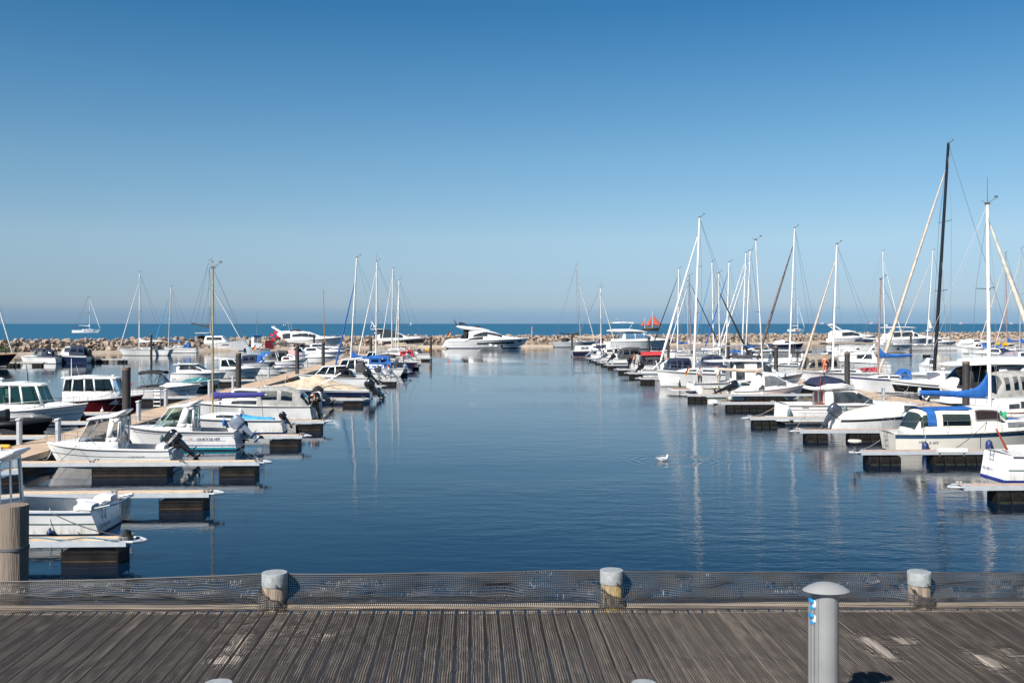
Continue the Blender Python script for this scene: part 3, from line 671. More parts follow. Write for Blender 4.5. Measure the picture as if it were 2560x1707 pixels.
def secs_of(b, lst, zoff=0):  # (s, width fraction of local half beam, height above sheer, e)
    out = []
    for s, wf, h, e in lst:
        z = b.zs(s)+.02; out.append((b.x(s), b.B/2*wf, z-.03+zoff, z+zoff+max(.001, h*b.hk), e))
    return out
def trunk(b, lst, mat=None, windows=(), gm=DKGLASS, name='cabin', front=None, n=16):
    """coach roof or superstructure; windows = (s0, s1, lo, hi[, lo1, hi1]) in fractions of length and height"""
    sc_ = secs_of(b, lst); m = MB().arch(sc_, n); c = m.build(name, mat or b.top, b.o, sm=38)
    for wv in windows:
        s0, s1, lo, hi = wv[:4]; lo1, hi1 = (wv[4], wv[5]) if len(wv) > 4 else (lo, hi); e = lst[len(lst)//2][3]
        for sgn in (1, -1):
            f = (lambda q: ph(q, e) if sgn > 0 else PI-ph(q, e))
            MB().patch(sc_, ((b.x(s0), f(lo)), (b.x(s1), f(lo1)), (b.x(s1), f(hi1)), (b.x(s0), f(hi))), .016, 8, 4).patch(sc_, ((b.x(s0)-.05, f(max(0, lo-.06))), (b.x(s1)+.05, f(max(0, lo1-.06))), (b.x(s1)+.05, f(min(.97, hi1+.05))), (b.x(s0)-.05, f(min(.97, hi+.05)))), .008, 8, 4, 1).build('window', [gm, ALUF], c)
    if front:
        s0, s1, f0 = front; m = MB().patch(sc_, ((b.x(s0), f0), (b.x(s1), f0), (b.x(s1), PI-f0), (b.x(s0), PI-f0)), .012, 5, 10); m.build('windscreen', gm, c)
    return c
def panel(wm, gm, q, panes):
    """a quad wall with real openings: q corners a(0,0) b(1,0) c(1,1) d(0,1); wall and glass go to different meshes"""
    a, b_, c, d = [Vector(p) for p in q]; pt = lambda u, v: (a*(1-u)+b_*u)*(1-v)+(d*(1-u)+c*u)*v
    us = sorted({0, 1} | {p[0] for p in panes} | {p[1] for p in panes}); vs = sorted({0, 1} | {p[2] for p in panes} | {p[3] for p in panes})
    for u0, u1 in zip(us, us[1:]):
        for v0, v1 in zip(vs, vs[1:]):
            uc, vc = (u0+u1)/2, (v0+v1)/2; inp = any(p[0] < uc < p[1] and p[2] < vc < p[3] for p in panes)
            (gm if inp else wm).add([pt(u0, v0), pt(u1, v0), pt(u1, v1), pt(u0, v1)], [(0, 1, 2, 3)])
def roof_slab(b, x0, x1, yh, z, th=.07, curl=0, tilt=0, mat=None, parent=None, camber=.05, name='roof'):
    n = 9; ss = []
    for i in range(n):
        u = i/(n-1); e = min(1, (1-abs(2*u-1))*5+.55); zz = z+tilt*(u-.5)+curl*max(0, .38-u)**1.5/.38**1.5+camber*math.sin(PI*u)*.5
        ss.append((x0+(x1-x0)*u, yh*(.8+.2*min(1, (1-abs(2*u-1))*4)), zz, th*min(1, e)*(1+(.7*max(0, 1-abs(u-.3)*3) if curl else 0)), 3.2))
    return MB().slab(ss, 18).build(name, mat or b.top, parent or b.o, sm=50)
def house(b, s0, s1, h, wf=.66, wt=.56, hc=.30, rf=.5, ra=.05, gm=CLEAR, over=(.25, .18), curl=0, tilt=0, side=((.08, .46, .08, .93), (.52, .95, .08, .93)), front=((.04, .49, .06, .95), (.51, .96, .06, .95)), aft=((.08, .45, .05, .95), (.55, .92, .05, .95)), fit=True, mat=None, zb=None, extras=True, th=.06, rmat=None):
    h *= b.hk; hc *= b.hk; x0, x1 = b.x(s0), b.x(s1); z0 = zb if zb is not None else b.zs((s0+s1)/2)-.05; w0, w1 = b.B/2*wf, b.B/2*wt; zc, zt = z0+hc+.05, z0+h+.05; wm, mt = MB(), mat or b.top
    for q in (((x0, w0, z0-.25), (x1+.1, w0, z0-.25), (x1, w0, zc), (x0, w0, zc)), ((x1+.1, w0, z0-.25), (x1+.1, -w0, z0-.25), (x1, -w0, zc), (x1, w0, zc))):
        wm.add(q, [(0, 1, 2, 3)])
    wm.add([(x, -y, z) for x, y, z in ((x0, w0, z0-.25), (x1+.1, w0, z0-.25), (x1, w0, zc), (x0, w0, zc))], [(3, 2, 1, 0)])
    gl = {}
    gs = MB(); panel(wm, gs, ((x0, w0, zc), (x1, w0, zc), (x1-rf, w1, zt), (x0+ra, w1, zt)), side); gl['p'] = gs
    gs = MB(); panel(wm, gs, ((x0, -w0, zc), (x1, -w0, zc), (x1-rf, -w1, zt), (x0+ra, -w1, zt)), side); gl['s'] = gs
    gf = MB(); panel(wm, gf, ((x1, w0, zc), (x1, -w0, zc), (x1-rf, -w1, zt), (x1-rf, w1, zt)), front)
    ga = MB(); panel(wm, ga, ((x0, w0, z0-.25), (x0, -w0, z0-.25), (x0+ra, -w1, zt), (x0+ra, w1, zt)), aft)
    c = wm.build('cabin', mt, b.o, sm=20)
    mod = c.modifiers.new('wall_thickness', 'SOLIDIFY'); mod.thickness = .035; mod.offset = -1
    if gf.f: gf.build('windscreen', gm, c)
    for g in (gl['p'], gl['s'], ga):
        if g.f: g.build('window', gm, c)
    roof_slab(b, x0+ra-over[0], x1-rf+over[1], w1+.07, zt+.03, th, curl, tilt, rmat or mt)
    if fit:
        m = MB(); m.box((x1-rf*.6-.15, 0, zc-.05), (.3, w0*1.7, .32)); m.tube([(x1-rf-.05, b.near*w0*.3, zc+.1), (x1-rf-.12, b.near*w0*.3, zc+.3)], .03, 6)
        m.lathe([(.15, 0), (.17, .015), (.15, .03)], 14, c=(x1-rf-.22, b.near*w0*.3, zc+.1)); m.build('helm_console', INTER, b.o)
        m = MB()
        for y in (-.45, .45):
            m.slab([(x0+ra+.28, .2, z0+.05, .22, 4, y*w0), (x0+ra+.62, .2, z0+.0, .2, 4, y*w0)], 12); m.slab([(x0+ra+.2, .18, z0+.35, .32, 4, y*w0), (x0+ra+.30, .2, z0+.35, .32, 4, y*w0)], 12)
        m.build('helm_seat', SEATM, b.o)
    if extras:
        for y in (-1, 1):
            m = MB(); m.tube([(x0+ra+.3, y*w1*.7, zt+.10), (x0+ra+.36, y*w1*.7, zt+.17), (x1-rf-.5, y*w1*.7, zt+.17), (x1-rf-.42, y*w1*.7, zt+.1)], .014, 5)
            m.build('roof_rail', STEEL, b.o)
    return dict(x0=x0, x1=x1, zt=zt, zc=zc, w0=w0, w1=w1)
def rail(b, s0=.62, s1=1.0, h=.38, posts=5, r=.013):
    m = MB(); pts = {}
    for side in (1, -1):
        top = []
        for i in range(posts*2+1):
            s = s0+(s1-s0)*i/(posts*2); p = b.hp(min(s, .985), 1, side); p.y *= .93; k = min(1, i/2.0); p.x += .08*(s > .95)
            top.append(p+Vector((0, 0, .04+h*k)))
            if i % 2 == 0 and i > 0: m.tube([p, top[-1]], r*.9, 5)
        m.tube(top, r, 5); pts[side] = top[-1]
    m.tube([pts[1], pts[1]+Vector((.10, -pts[1].y*.6, 0)), pts[-1]+Vector((.10, -pts[-1].y*.6, 0)), pts[-1]], r, 5)
    m.build('bow_rail', STEEL, b.o)
def lifelines(b, h=.55, s0=.0, s1=.97, n=7):
    m = MB()
    for side in (1, -1):
        top = []
        for i in range(n+1):
            s = s0+(s1-s0)*i/n; p = b.hp(min(s, .97), 1, side); p.y *= .94; top.append(p+Vector((0, 0, h))); m.tube([p, top[-1]], .012, 4)
        m.tube(top, .007, 4); m.tube([t-Vector((0, 0, h*.48)) for t in top], .006, 4)
        m.tube([top[-1], top[-1]+Vector((.25, -top[-1].y, .05))], .013, 5); m.tube([top[0], (top[0].x-.02, 0, top[0].z)], .012, 5)
    m.build('guard_rail', STEEL, b.o)
def outboard(b, mat=OBK, y=0.0, tilt=48, k=1.0, covered=None, txt=None):
    piv = Vector((-b.L/2-.06, y, b.fs+.02)); T = Matrix.Translation(piv) @ Matrix.Rotation(math.radians(-tilt)*-1, 4, 'Y')
    def tr(mb): mb.v = [tuple(T @ Vector((v[0]*k, v[1]*k, v[2]*k))) for v in mb.v]; return mb
    # upright frame: cowling above, leg down to the propeller, aft is -x
    m = MB()
    m.rings([[(-.18+x*a, yy*a, z) for x, yy in ((-.20, -.07), (-.12, -.11), (.06, -.11), (.11, -.06), (.11, .06), (.06, .11), (-.12, .11), (-.20, .07))] for z, a in ((.10, .95), (-.15, .85), (-.55, .55), (-.80, .5))])
    m.box((-.25, 0, -.60), (.52, .26, .025)); m.box((-.05, 0, .02), (.16, .24, .34))
    m.slab([(-.42, .03, -.90, .03, 2), (-.36, .06, -.90, .06, 2), (-.12, .065, -.88, .07, 2), (0, .02, -.88, .03, 2)], 10); m.rings([[(-.10+x, yy, z) for x, yy in ((-.1, 0), (0, .012), (.08, 0), (0, -.012))] for z in (-.92, -1.14)])
    leg = tr(m).build('outboard_motor', mat, b.o, sm=40)
    m = MB(); n = 20; rs = []
    for z, a, sx_, dx in ((.08, .88, .9, 0), (.14, 1, 1, 0), (.38, 1, 1, -.01), (.52, .92, .93, -.02), (.60, .74, .78, -.02), (.635, .4, .45, -.02)):
        rs.append([(-.17+dx+.34*sx_*sg(math.cos(2*PI*j/n), .65), .20*a*sg(math.sin(2*PI*j/n), .7), z) for j in range(n)])
    m.rings(rs); cm = covered or mat
    cw = tr(m).build('cowling', cm, leg, sm=50)
    m = MB()
    for j in range(3):
        a = 2*PI*j/3
        m.add([(-.44, .03*math.cos(a), -.90+.03*math.sin(a)), (-.47, .16*math.cos(a-.4), -.90+.16*math.sin(a-.4)), (-.43, .17*math.cos(a+.4), -.90+.17*math.sin(a+.4)), (-.47, .03*math.cos(a), -.89+.03*math.sin(a)), (-.49, .15*math.cos(a-.3), -.90+.15*math.sin(a-.3)), (-.45, .15*math.cos(a+.3), -.90+.15*math.sin(a+.3))], [(0, 1, 2), (3, 5, 4), (0, 3, 4, 1), (1, 4, 5, 2), (2, 5, 3, 0)])
    tr(m).build('propeller', OBK, leg)
    if txt:
        v, f = text2d(txt, .14); m = MB(); m.add([((.02-tx) if b.near > 0 else (-.40+tx), b.near*.206, .26+ty) for tx, ty in v], f); tr(m).build('lettering', INK_W, leg)
    return leg
def cover(b, lst, mat, name='boat_cover', ribs=True):
    sc_ = [(q[0], q[1], q[2]-.08, q[3], q[4]) for q in secs_of(b, lst)]; fine = []
    n = 26
    for i in range(n+1):
        x = sc_[0][0]+(sc_[-1][0]-sc_[0][0])*i/n; fine.append(lerps(sc_, x))
    rs = []
    for q in fine:
        r = [apt(q, PI*j/18) for j in range(19)]; rs.append([p+Vector((0, 0, .035*noise.noise((p.x*1.7, p.y*2.2, 3+b.L))-.02*abs(math.sin(p.x*2.6+p.y)))) for p in r])
    m = MB(); m.rings(rs, cap=False, closed=False); m.add(rs[0], [tuple(range(19))]); m.add(rs[-1], [tuple(range(19))[::-1]])
    return m.build(name, mat, b.o, sm=60)
def hood(b, s0, s1, h0, h1, wf, mat, windows=(), gm=VINYL, e=2.8, zb=0.0, aft_lean=.25, fwd_lean=.1, name='canvas_hood', aft=True, base=.0):
    """arched canvas tent over bows, with clear panels; height h0 aft, h1 forward"""
    h0 *= b.hk; h1 *= b.hk; x0, x1 = b.x(s0), b.x(s1); z = b.zs((s0+s1)/2)+zb; w_ = b.B/2*wf; zz = z+base
    sc_ = [(x0, w_*.96, z-.03, z+.05, e), (x0+aft_lean*.5, w_, z-.03, z+h0*.62, e), (x0+aft_lean, w_, z-.03, z+h0*.97, e), (x0+aft_lean+.15, w_, z-.03, z+h0, e), ((x0+x1)/2, w_, z-.03, z+max(h0, h1)*1.02, e), (x1-fwd_lean, w_*.97, z-.03, z+h1, e), (x1, w_*.95, z-.03, z+h1*.94 if fwd_lean < .2 else z+.05, e)]
    c = MB().arch(sc_, 18).build(name, mat, b.o, sm=50)
    for (a, q, lo, hi) in windows:
        xa, xb = x0+(x1-x0)*a, x0+(x1-x0)*q
        for sgn in (1, -1):
            f = (lambda t: ph(t, e) if sgn > 0 else PI-ph(t, e)); MB().patch(sc_, ((xa, f(lo)), (xb, f(lo)), (xb, f(hi)), (xa, f(hi))), .014, 6, 4).build('clear_panel', gm, c)
    if aft:
        m = MB().patch(sc_, ((x0+aft_lean*.12, PI*.2), (x0+aft_lean*.85, PI*.2), (x0+aft_lean*.85, PI*.8), (x0+aft_lean*.12, PI*.8)), .014, 4, 8); m.build('clear_panel', gm, c)
    return c
def bimini(b, s0, s1, h, wf, mat, zb=0.0, frame=STEEL, th=.05):
    x0, x1 = b.x(s0), b.x(s1); h *= b.hk; z = b.zs((s0+s1)/2)+zb; w_ = b.B/2*wf; n = 8; rs = []
    for i in range(n+1):
        u = i/n; x = x0+(x1-x0)*u; dz = h+.10*math.sin(PI*u)-.05*abs(math.sin(3*PI*u)); ar = [(x, w_*math.cos(PI*j/12), z+dz-.22+.22*math.sin(PI*j/12)**.6) for j in range(13)]
        rs.append(ar+[(p[0], p[1]*.97, p[2]-th) for p in ar[::-1]])
    c = MB().rings(rs).build('bimini_top', mat, b.o, sm=50)
    for side in (-1, 1):
        m = MB()
        for u0, u1 in ((.05, .35), (.5, .35), (.95, .35), (.95, .75)): m.tube([(x0+(x1-x0)*u1, side*w_, z-.02), (x0+(x1-x0)*u0, side*w_, z+h-.18)], .014, 5)
        m.tube([(x0+(x1-x0)*.35, side*w_, z-.02), (x0+(x1-x0)*.75, side*w_, z-.02)], .014, 5); m.build('bimini_frame', frame, b.o)
    return c
def screen(b, s0, s1, h, wf=.8, gm=TINT, frame=GREY_L, lean=.5):
    """wrap-round windscreen of a sport boat"""
    x1 = b.x(s1); x0 = b.x(s0); z = b.zs(s1)-.01; w_ = b.B/2*wf; n = 12; lo, hi = [], []
    for j in range(n+1):
        a = PI*(j/n-.5); c = max(0, math.cos(a))**.45; yy = w_*math.sin(a) if True else 0
        lo.append(Vector((x0+(x1-x0)*c, yy, z+.02))); hi.append(Vector((x0+(x1-x0)*c-lean*c*h-.05, yy*.92, z+.02+h*(.55+.45*c))))
    g = MB(); g.rings([lo, hi], cap=False, closed=False); w0 = g.build('windscreen', gm, b.o, sm=40)
    m = MB(); m.tube(hi, .018, 5); m.tube(lo, .016, 5)
    for j in (0, 3, 5, 7, 9, 12): m.tube([lo[j], hi[j]], .014, 5)
    m.build('screen_frame', frame, w0)
def antenna(b, s, y, z0, z1, lean=0, mat=WMAST, r=.012):
    m = MB(); m.tube([(b.x(s), y, z0), (b.x(s)-lean, y, z1)], r, 5, r2=r*.6); m.build('antenna', mat, b.o)
def radar(b, s, z, k=1.0):
    m = MB(); m.lathe([(.0, 0), (.22*k, .01), (.26*k, .06*k), (.26*k, .14*k), (.18*k, .2*k), (0, .22*k)], 16, c=(b.x(s), 0, z)); m.tube([(b.x(s), 0, z-.25), (b.x(s), 0, z+.02)], .04, 6); m.build('radar_dome', OWHITE, b.o)
def flag(b, s, z, h=1.0, y=0.0, cols=(FL_K, FL_R, FL_G), w_=.55, lean=.25, k=1.0):
    x = b.x(s); o = MB().tube([(x, y, z), (x-lean*h, y, z+h)], .012, 5).build('flag_staff', WOODM, b.o); m = MB(); n = len(cols); hh = .36*k*n/3
    for i in range(n):
        z1 = z+h-.03-hh*i/n; z0 = z1-hh/n; g = []
        for j in range(6):
            u = j/5; xo = x-lean*h-w_*k*u*.55; zo = -.38*u*k; yo = y+.05*math.sin(u*5)
            g.append([(xo, yo, z0+zo), (xo, yo, z1+zo)])
        m.add([p for q in g for p in q], [(2*j, 2*j+2, 2*j+3, 2*j+1) for j in range(5)], i)
    m.build('flag', list(cols), o)
def platform(b, l=.6, z=.22, wf=.85, mat=None, top=None):
    x = -b.L/2; w_ = b.B/2*wf; m = MB(); m.slab([(x+.1, w_, z, .06, 5), (x-l*.8, w_, z, .06, 5), (x-l, w_*.85, z, .045, 4)], 16); p = m.build('swim_platform', mat or b.top, b.o)
    if top: MB().box((x-l*.45, 0, z+.068), (l*.8, w_*1.6, .012)).build('teak_grating', top, p)
def tarch(b, s, h, wf=.85, mat=None, r=.05, lean=.4, zb=0):
    x = b.x(s); z = b.zs(s)+zb; w_ = b.B/2*wf; m = MB()
    m.tube([(x, w_, z), (x-lean*.8, w_*.95, z+h*.8), (x-lean, w_*.75, z+h), (x-lean, -w_*.75, z+h), (x-lean*.8, -w_*.95, z+h*.8), (x, -w_, z)], r, 8); m.build('radar_arch', mat or b.top, b.o)
def ladder(b, y=0.0, h=.7, z=.25):
    x = -b.L/2-.1; m = MB()
    for yy in (-.14, .14): m.tube([(x, y+yy, z), (x+.03, y+yy, z+h)], .014, 5)
    for k in range(3): m.tube([(x+.01, y-.14, z+.12+k*.22), (x+.01, y+.14, z+.12+k*.22)], .014, 5)
    m.build('boarding_ladder', STEEL, b.o)
FEND = 0
def fender(b, X, Yt, label, mat=F_NAVY, l=.5, r=.11, ball=False):
    p = b.loc(D(X, b.d-b.B/2, ZY(Yt, b.d-b.B/2))); q = b.hull_at(p.x, max(.1, p.z-l*.6), b.near); wp = b.o.location+Matrix.Rotation(b.yaw, 3, 'Z') @ Vector((p.x, q.y+b.near*(r+.02), p.z))
    o = empty('fender', wp); tag(o, label, 'fender'); prof = [(.02, 0), (.03, -.04), (r*.7, -.09), (r, -.17), (r, -l+.14), (r*.75, -l+.05), (.03, -l), (0, -l)] if not ball else [(.02, 0), (.035, -.05)]+[(max(.001, r*math.sin(PI*k/8)), -.05-r+r*math.cos(PI*k/8)) for k in range(1, 9)]
    MB().lathe(prof, 16).build('fender_body', mat, o)
    z2 = b.zs((p.x+b.L/2)/b.L)+.12; MB().tube([(0, 0, -.01), (0, -.0, max(.1, z2-p.z))], .010, 5).build('lanyard', C_WHITE, o)

def rig(b, top, base, boom=None, sail=None, genoa=None, gfoot=None, mast=ALU, r=.075, spreaders=(.5,), boomh=1.0, boomlen=.40, stays=True, vane=True, boomdir=-1, collar=None, ant=False, wr=None, gr=.075, droop=0, gtop=.93, smooth_pack=True):
    """top/base in photo pixels give the mast; genoa = cloth of the rolled headsail"""
    t = b.loc(D(top[0], b.d, ZY(top[1], b.d))); bx = b.loc(D(base[0], b.d, 0)).x; sb = max(0, min(1, (bx+b.L/2)/b.L)); zb = b.zs(sb)+.1
    bp = Vector((bx, 0, zb)); t.y = 0; wr = wr or max(.007, .00009*b.d); up = t-bp; hgt = up.length
    m = MB(); m.tube([bp, bp+up*.5, t], r, 10, r2=r*.72); ms = m.build('mast', mast, b.o, sm=60)
    g = MB()
    for f in spreaders:
        c = bp+up*f; g.tube([c+Vector((-.15, b.B*.30, .06)), c, c+Vector((-.15, -b.B*.30, .06))], max(.02, wr*1.6), 5)
    if vane:
        g.tube([t, t+Vector((.05, 0, .12)), t+Vector((.40*b.dir, 0, .30))], max(.012, wr), 4); g.box(t+Vector((.42*b.dir, 0, .38)), (.16, .03, .10)); g.tube([t, t+Vector((-.3, 0, .22))], max(.01, wr), 4); g.box(t+Vector((0, 0, .06)), (.22, .12, .10))
    if ant: g.tube([t, t+Vector((0, 0, 1.3))], .018, 5, r2=.01)
    if g.f: g.build('masthead_gear', GREY_L, ms)
    if stays:
        g = MB(); ch = b.hp(max(0, sb-.04), 1, 1)
        for side in (1, -1):
            c1 = Vector((ch.x, side*ch.y*.95, ch.z))
            if spreaders: k = bp+up*spreaders[-1]+Vector((-.15, side*b.B*.30, .06)); g.tube([c1, k, bp+up*.97], wr, 4)
            else: g.tube([c1, bp+up*.95], wr, 4)
            g.tube([c1+Vector((.2, 0, 0)), bp+up*(.52 if spreaders else .6)], wr, 4)
        g.tube([(-b.L/2+.1, 0, b.fs+.05), t], wr, 4); bowp = Vector((b.x(.985), 0, b.fb+.05)); g.tube([bowp, bp+up*gtop], wr, 4); g.build('rigging', WIRE, b.o)
    if genoa:
        a = b.loc(D(gfoot[0], b.d, ZY(gfoot[1], b.d))) if gfoot else Vector((b.x(.97), 0, b.fb+.25)); a.y = 0
        c = bp+up*gtop; c = a+(c-a)*.96; pts = [a+(c-a)*u for u in (0, .03, .15, .3, .5, .75, 1)]; m = MB(); rr = [.35, .8, 1.1, 1.0, .85, .7, .35]; rs = []
        ax = (c-a).normalized(); uu = Vector((0, 1, 0)); vv = ax.cross(uu)
        for p, q in zip(pts, rr): rs.append([p+(uu*math.cos(2*PI*j/9)+vv*math.sin(2*PI*j/9))*gr*q for j in range(9)])
        m.rings(rs); m.build('furled_headsail', genoa, b.o, sm=60)
    if boom:
        bz = zb+boomh; a = bp+up*((bz-zb)/max(.1, up.z)); L = b.L*boomlen*boomdir; e = a+Vector((L, 0, .06*abs(L)-droop)); m = MB(); m.tube([a, e], .055, 8); bo = m.build('boom', boom if not isinstance(boom, bool) else mast, b.o)
        m = MB(); m.tube([e+Vector((-.3*boomdir, 0, 0)), (e.x-.2*boomdir, 0, b.zs(.2)+.05)], .014, 4); m.tube([e, t], wr, 4); m.build('mainsheet', WIRE, bo)
        if sail:
            rs = []; n = 22
            for i in range(n+1):
                u = i/n; p = a.lerp(e, u*.97); hi = .14+.10*(1-u)+.9*math.exp(-u*9)*(1 if collar is None else collar); lo = .10+.03*noise.noise((u*6, b.L, 0)); w2 = .13*(1-.35*u)+.02*noise.noise((u*9, 1, b.L))
                hi += .03*noise.noise((u*8, 3, b.L)); w2 *= (1-.45*math.exp(-u*9)); zc = (hi-lo)/2
                if i in (0, n): w2 *= .5
                rs.append([(p.x, w2*sg(math.cos(2*PI*j/14), .8), p.z+zc+(hi+lo)/2*math.sin(2*PI*j/14)) for j in range(14)])
            MB().rings(rs).build('sail_cover', sail, bo, sm=60)
    return dict(mast=ms, bp=bp, top=t)
def sail_cabin(b, s0=.34, s1=.78, h=.38, wf=.58, win=((.40, .52, .35, .72), (.55, .66, .35, .70)), mat=None, gm=DKGLASS):
    return trunk(b, [(s0, wf, h, 4), (s0+.02, wf, h*1.02, 4), ((s0+s1)/2, wf*.92, h, 4), (s1-.12, wf*.62, h*.75, 3.2), (s1, wf*.3, .02, 3)], mat, win, gm, name='coach_roof')
def sprayhood(b, s0, s1, h, wf, mat):
    return hood(b, s0, s1, h, h*.8, wf, mat, windows=((.35, .85, .35, .8),), fwd_lean=.45, aft_lean=.06, name='sprayhood', aft=False)

# ---- left inner row: bows towards the walkway (left), sterns to the fairway
b = Boat('white pilothouse boat cut off at the left edge, stern towards the tall grey pile', -262, 256, 1345, -1, hk=1.0, fb=1.1, fs=.72, B=2.35, cockpit=(.06, .44, .82), depth=.42, stripes=[(.45, .51, GREEN_L)], rail=STRIPE_D, tr=.2, wl=1)
house(b, .44, .72, 1.28, curl=.16, tilt=-.06, th=.08, over=(.35, .2), side=((.06, .4, .06, .95), (.5, .95, .06, .95)))
antenna(b, .47, .3, 2.05, 2.5, r=.03); radar(b, .52, 2.12, .45)
z0 = b.fs; m = MB()
for y in (-.75, .75): m.slab([(-b.L/2-.02, .3, z0+.10, .09, 4, y), (-b.L/2+.3, .3, z0+.14, .12, 4, y), (-b.L/2+.5, .22, z0+.08, .08, 4, y)], 14)
m.slab([(-b.L/2+.05, 1.0, z0+.0, .08, 4), (-b.L/2+.32, 1.0, z0+.02, .08, 4)], 14); m.build('stern_coaming', WHITE, b.o)
m = MB(); m.tube([(-b.L/2-.1, 1.0, z0+.10), (-b.L/2-.5, .95, z0+.18), (-b.L/2-.6, .7, z0+.18), (-b.L/2-.6, -.7, z0+.18), (-b.L/2-.5, -.95, z0+.18), (-b.L/2-.1, -1.0, z0+.10)], .03, 8); m.build('stern_rail', STEEL, b.o)
ladder(b, .25, .5, .28); b.ttext('RVT-BO 420', .75, .16, .15, INK_K)
fender(b, 118, 1322, 'small blue teardrop fender above the nearest left finger pontoon', F_NAVY, .36, .09, True)

b = Boat('white open pilothouse boat with black tilted outboard, nearest the camera on the left', 119, 435, 1172, -1, hk=1.0, fb=1.10, fs=.80, B=2.1, cockpit=(.05, .40, .78), depth=.45, stripes=[(.56, .60, GREY_L)], rail=M('warm_white_rail', (.70, .66, .60), .4), full=.5)
house(b, .40, .71, 1.20, wf=.62, wt=.55, hc=.22, rf=.46, ra=-.04, gm=glass('dusty_glass', (.70, .74, .78), .3), over=(.20, .16), curl=.20, tilt=-.16, th=.075, side=((.03, .17, .2, .85), (.32, .985, .02, .98)), front=((.02, .98, .02, .97),), aft=((.10, .44, .28, .92), (.56, .9, .28, .92)))
trunk(b, [(.66, .62, .20, 5), (.70, .60, .26, 5), (.84, .40, .14, 4), (.93, .18, .01, 3)], name='foredeck_hump')
m = MB(); m.slab([(-b.L/2-.16, .80, .42, .20, 3), (-b.L/2-.1, .86, .45, .26, 3), (-b.L/2+.2, .9, .5, .28, 4)], 18); m.build('stern_pod', GREYW, b.o)
m = MB(); m.slab([(-b.L/2+.22, .82, .80, .14, 4), (-b.L/2+.55, .82, .80, .16, 4)], 14); m.build('stern_bench', WHITE, b.o)
rail(b, .52, 1, .42, 5); outboard(b, OBK, tilt=50, k=1.05, txt='MERCURY'); b.text('QUICKSILVER', 325, 1144, .095, INK_B, .25); b.text('I', 319, 1145, .12, INK_B, .4)
b = Boat('white pilothouse boat with blue and teal waterline stripes and silver tilted outboard', 311, 594, 1128, -1, hk=1.0, fb=1.22, fs=.92, B=2.2, cockpit=(.05, .36, .80), depth=.55, stripes=[(.07, .17, TEAL, 0, .62), (.24, .30, STRIPE_B, 0, .62), (.80, .835, GREY_L, 0, .9), (.52, .545, STRIPE_D, .05, .45)], full=.5)
house(b, .365, .71, 1.08, wf=.62, wt=.55, hc=.14, rf=.78, ra=-.02, gm=CLEAR, over=(.18, .14), curl=.18, tilt=-.10, th=.075, side=((.03, .17, .16, .9), (.40, .98, .03, .96)), front=((.02, .98, .02, .97),), aft=((.10, .44, .28, .92), (.56, .92, .28, .92)))
trunk(b, [(.64, .64, .10, 5), (.70, .60, .10, 5), (.84, .40, .06, 4), (.93, .18, .01, 3)], name='foredeck_hump')
rail(b, .56, 1, .40, 5); outboard(b, OSILV, tilt=48, k=1.02)
outboard(b, OBK, y=-.45, tilt=4, k=.62)
fender(b, 402, 1085, 'pale grey fender low on the striped pilothouse boat', F_GREY, .4, .08); b.text('QUICKSILVER', 491, 1101, .178, INK_B, .22); b.text('550', 472, 1099, .10, INK_R); 
b = Boat('little white sailing boat with a gold mast and indigo boom cover', 450, 707, 1084, -1, 'sailing boat', 'sailing_boat', fb=.95, fs=.74, B=1.75, cockpit=(.06, .42, .62), depth=.3, stripes=[(.84, .87, GREY_L)], bottom=M('dark_blue_antifouling', (.012, .03, .16), .6, var=.1), full=.45)
sail_cabin(b, .40, .82, .36, .70, ((.46, .62, .30, .68),))
rig(b, (533, 672), (532, 1013), True, C_PURP, None, mast=GOLDM, r=.062, spreaders=(), boomlen=.52, boomh=1.05, gtop=.99, droop=.05, collar=.12); flag(b, .69, 9.15, .5, cols=(FL_R,), w_=.25, lean=.0, k=.6)
cover(b, [(.09, .5, .02, 2.4), (.13, .55, .12, 2.2), (.30, .6, .18, 2.2), (.38, .6, .30, 2.2), (.40, .5, .28, 2.2)], C_LBLUE, 'cockpit_tarpaulin'); outboard(b, OBK, y=.3, tilt=40, k=.6)
rail(b, .8, 1, .35, 3); fender(b, 560, 1045, 'blue fender hanging on the little sailing boat with the gold mast', F_BLUE, .45, .085)
b = Boat('white cabin boat with a pale grey canvas tent over its cockpit', 470, 780, 1052, -1, fb=1.2, fs=.92, B=2.55, stripes=[(.90, .94, GREY_L)], deckm=WHITE)
trunk(b, [(.30, .82, .42, 5), (.34, .82, .48, 5), (.56, .78, .42, 5), (.74, .55, .16, 4), (.9, .3, .02, 3)], None, ((.42, .62, .25, .75), (.66, .72, .3, .7)))
trunk(b, [(.385, .74, 1.00, 4), (.40, .74, 1.18, 4), (.56, .72, 1.22, 4), (.62, .70, 1.14, 4), (.70, .66, .42, 4)], None, ((.42, .6, .52, .86),), name='wheelhouse', front=(.63, .69, PI*.2))
hood(b, .02, .42, 1.15, 1.42, .88, C_GREY, windows=((.30, .52, .34, .80), (.60, .92, .36, .80)), aft_lean=.55)
rail(b, .5, 1, .4, 6); outboard(b, OBK, y=.25, tilt=15, k=1.15, txt='SUZUKI'); outboard(b, OWHITE, y=-.5, tilt=15, k=1.15)
flag(b, -.01, 1.0, .75, y=.75, k=.8, w_=.3, lean=.2); b.text('B', 560, 1042, .12, INK_G)
fender(b, 600, 1020, 'white fender at the side of the cabin boat with the grey tent', F_WHITE, .5, .10)
b = Boat('white boat behind the grey tent with two outboards under black covers', 560, 795, 1024, -1, fb=1.2, fs=.85, cockpit=(.04, .4), deckm=WHITE); cover(b, [(.30, .7, .05, 3), (.36, .75, .4, 3), (.6, .6, .4, 3), (.8, .4, .1, 3)], C_WHITE)
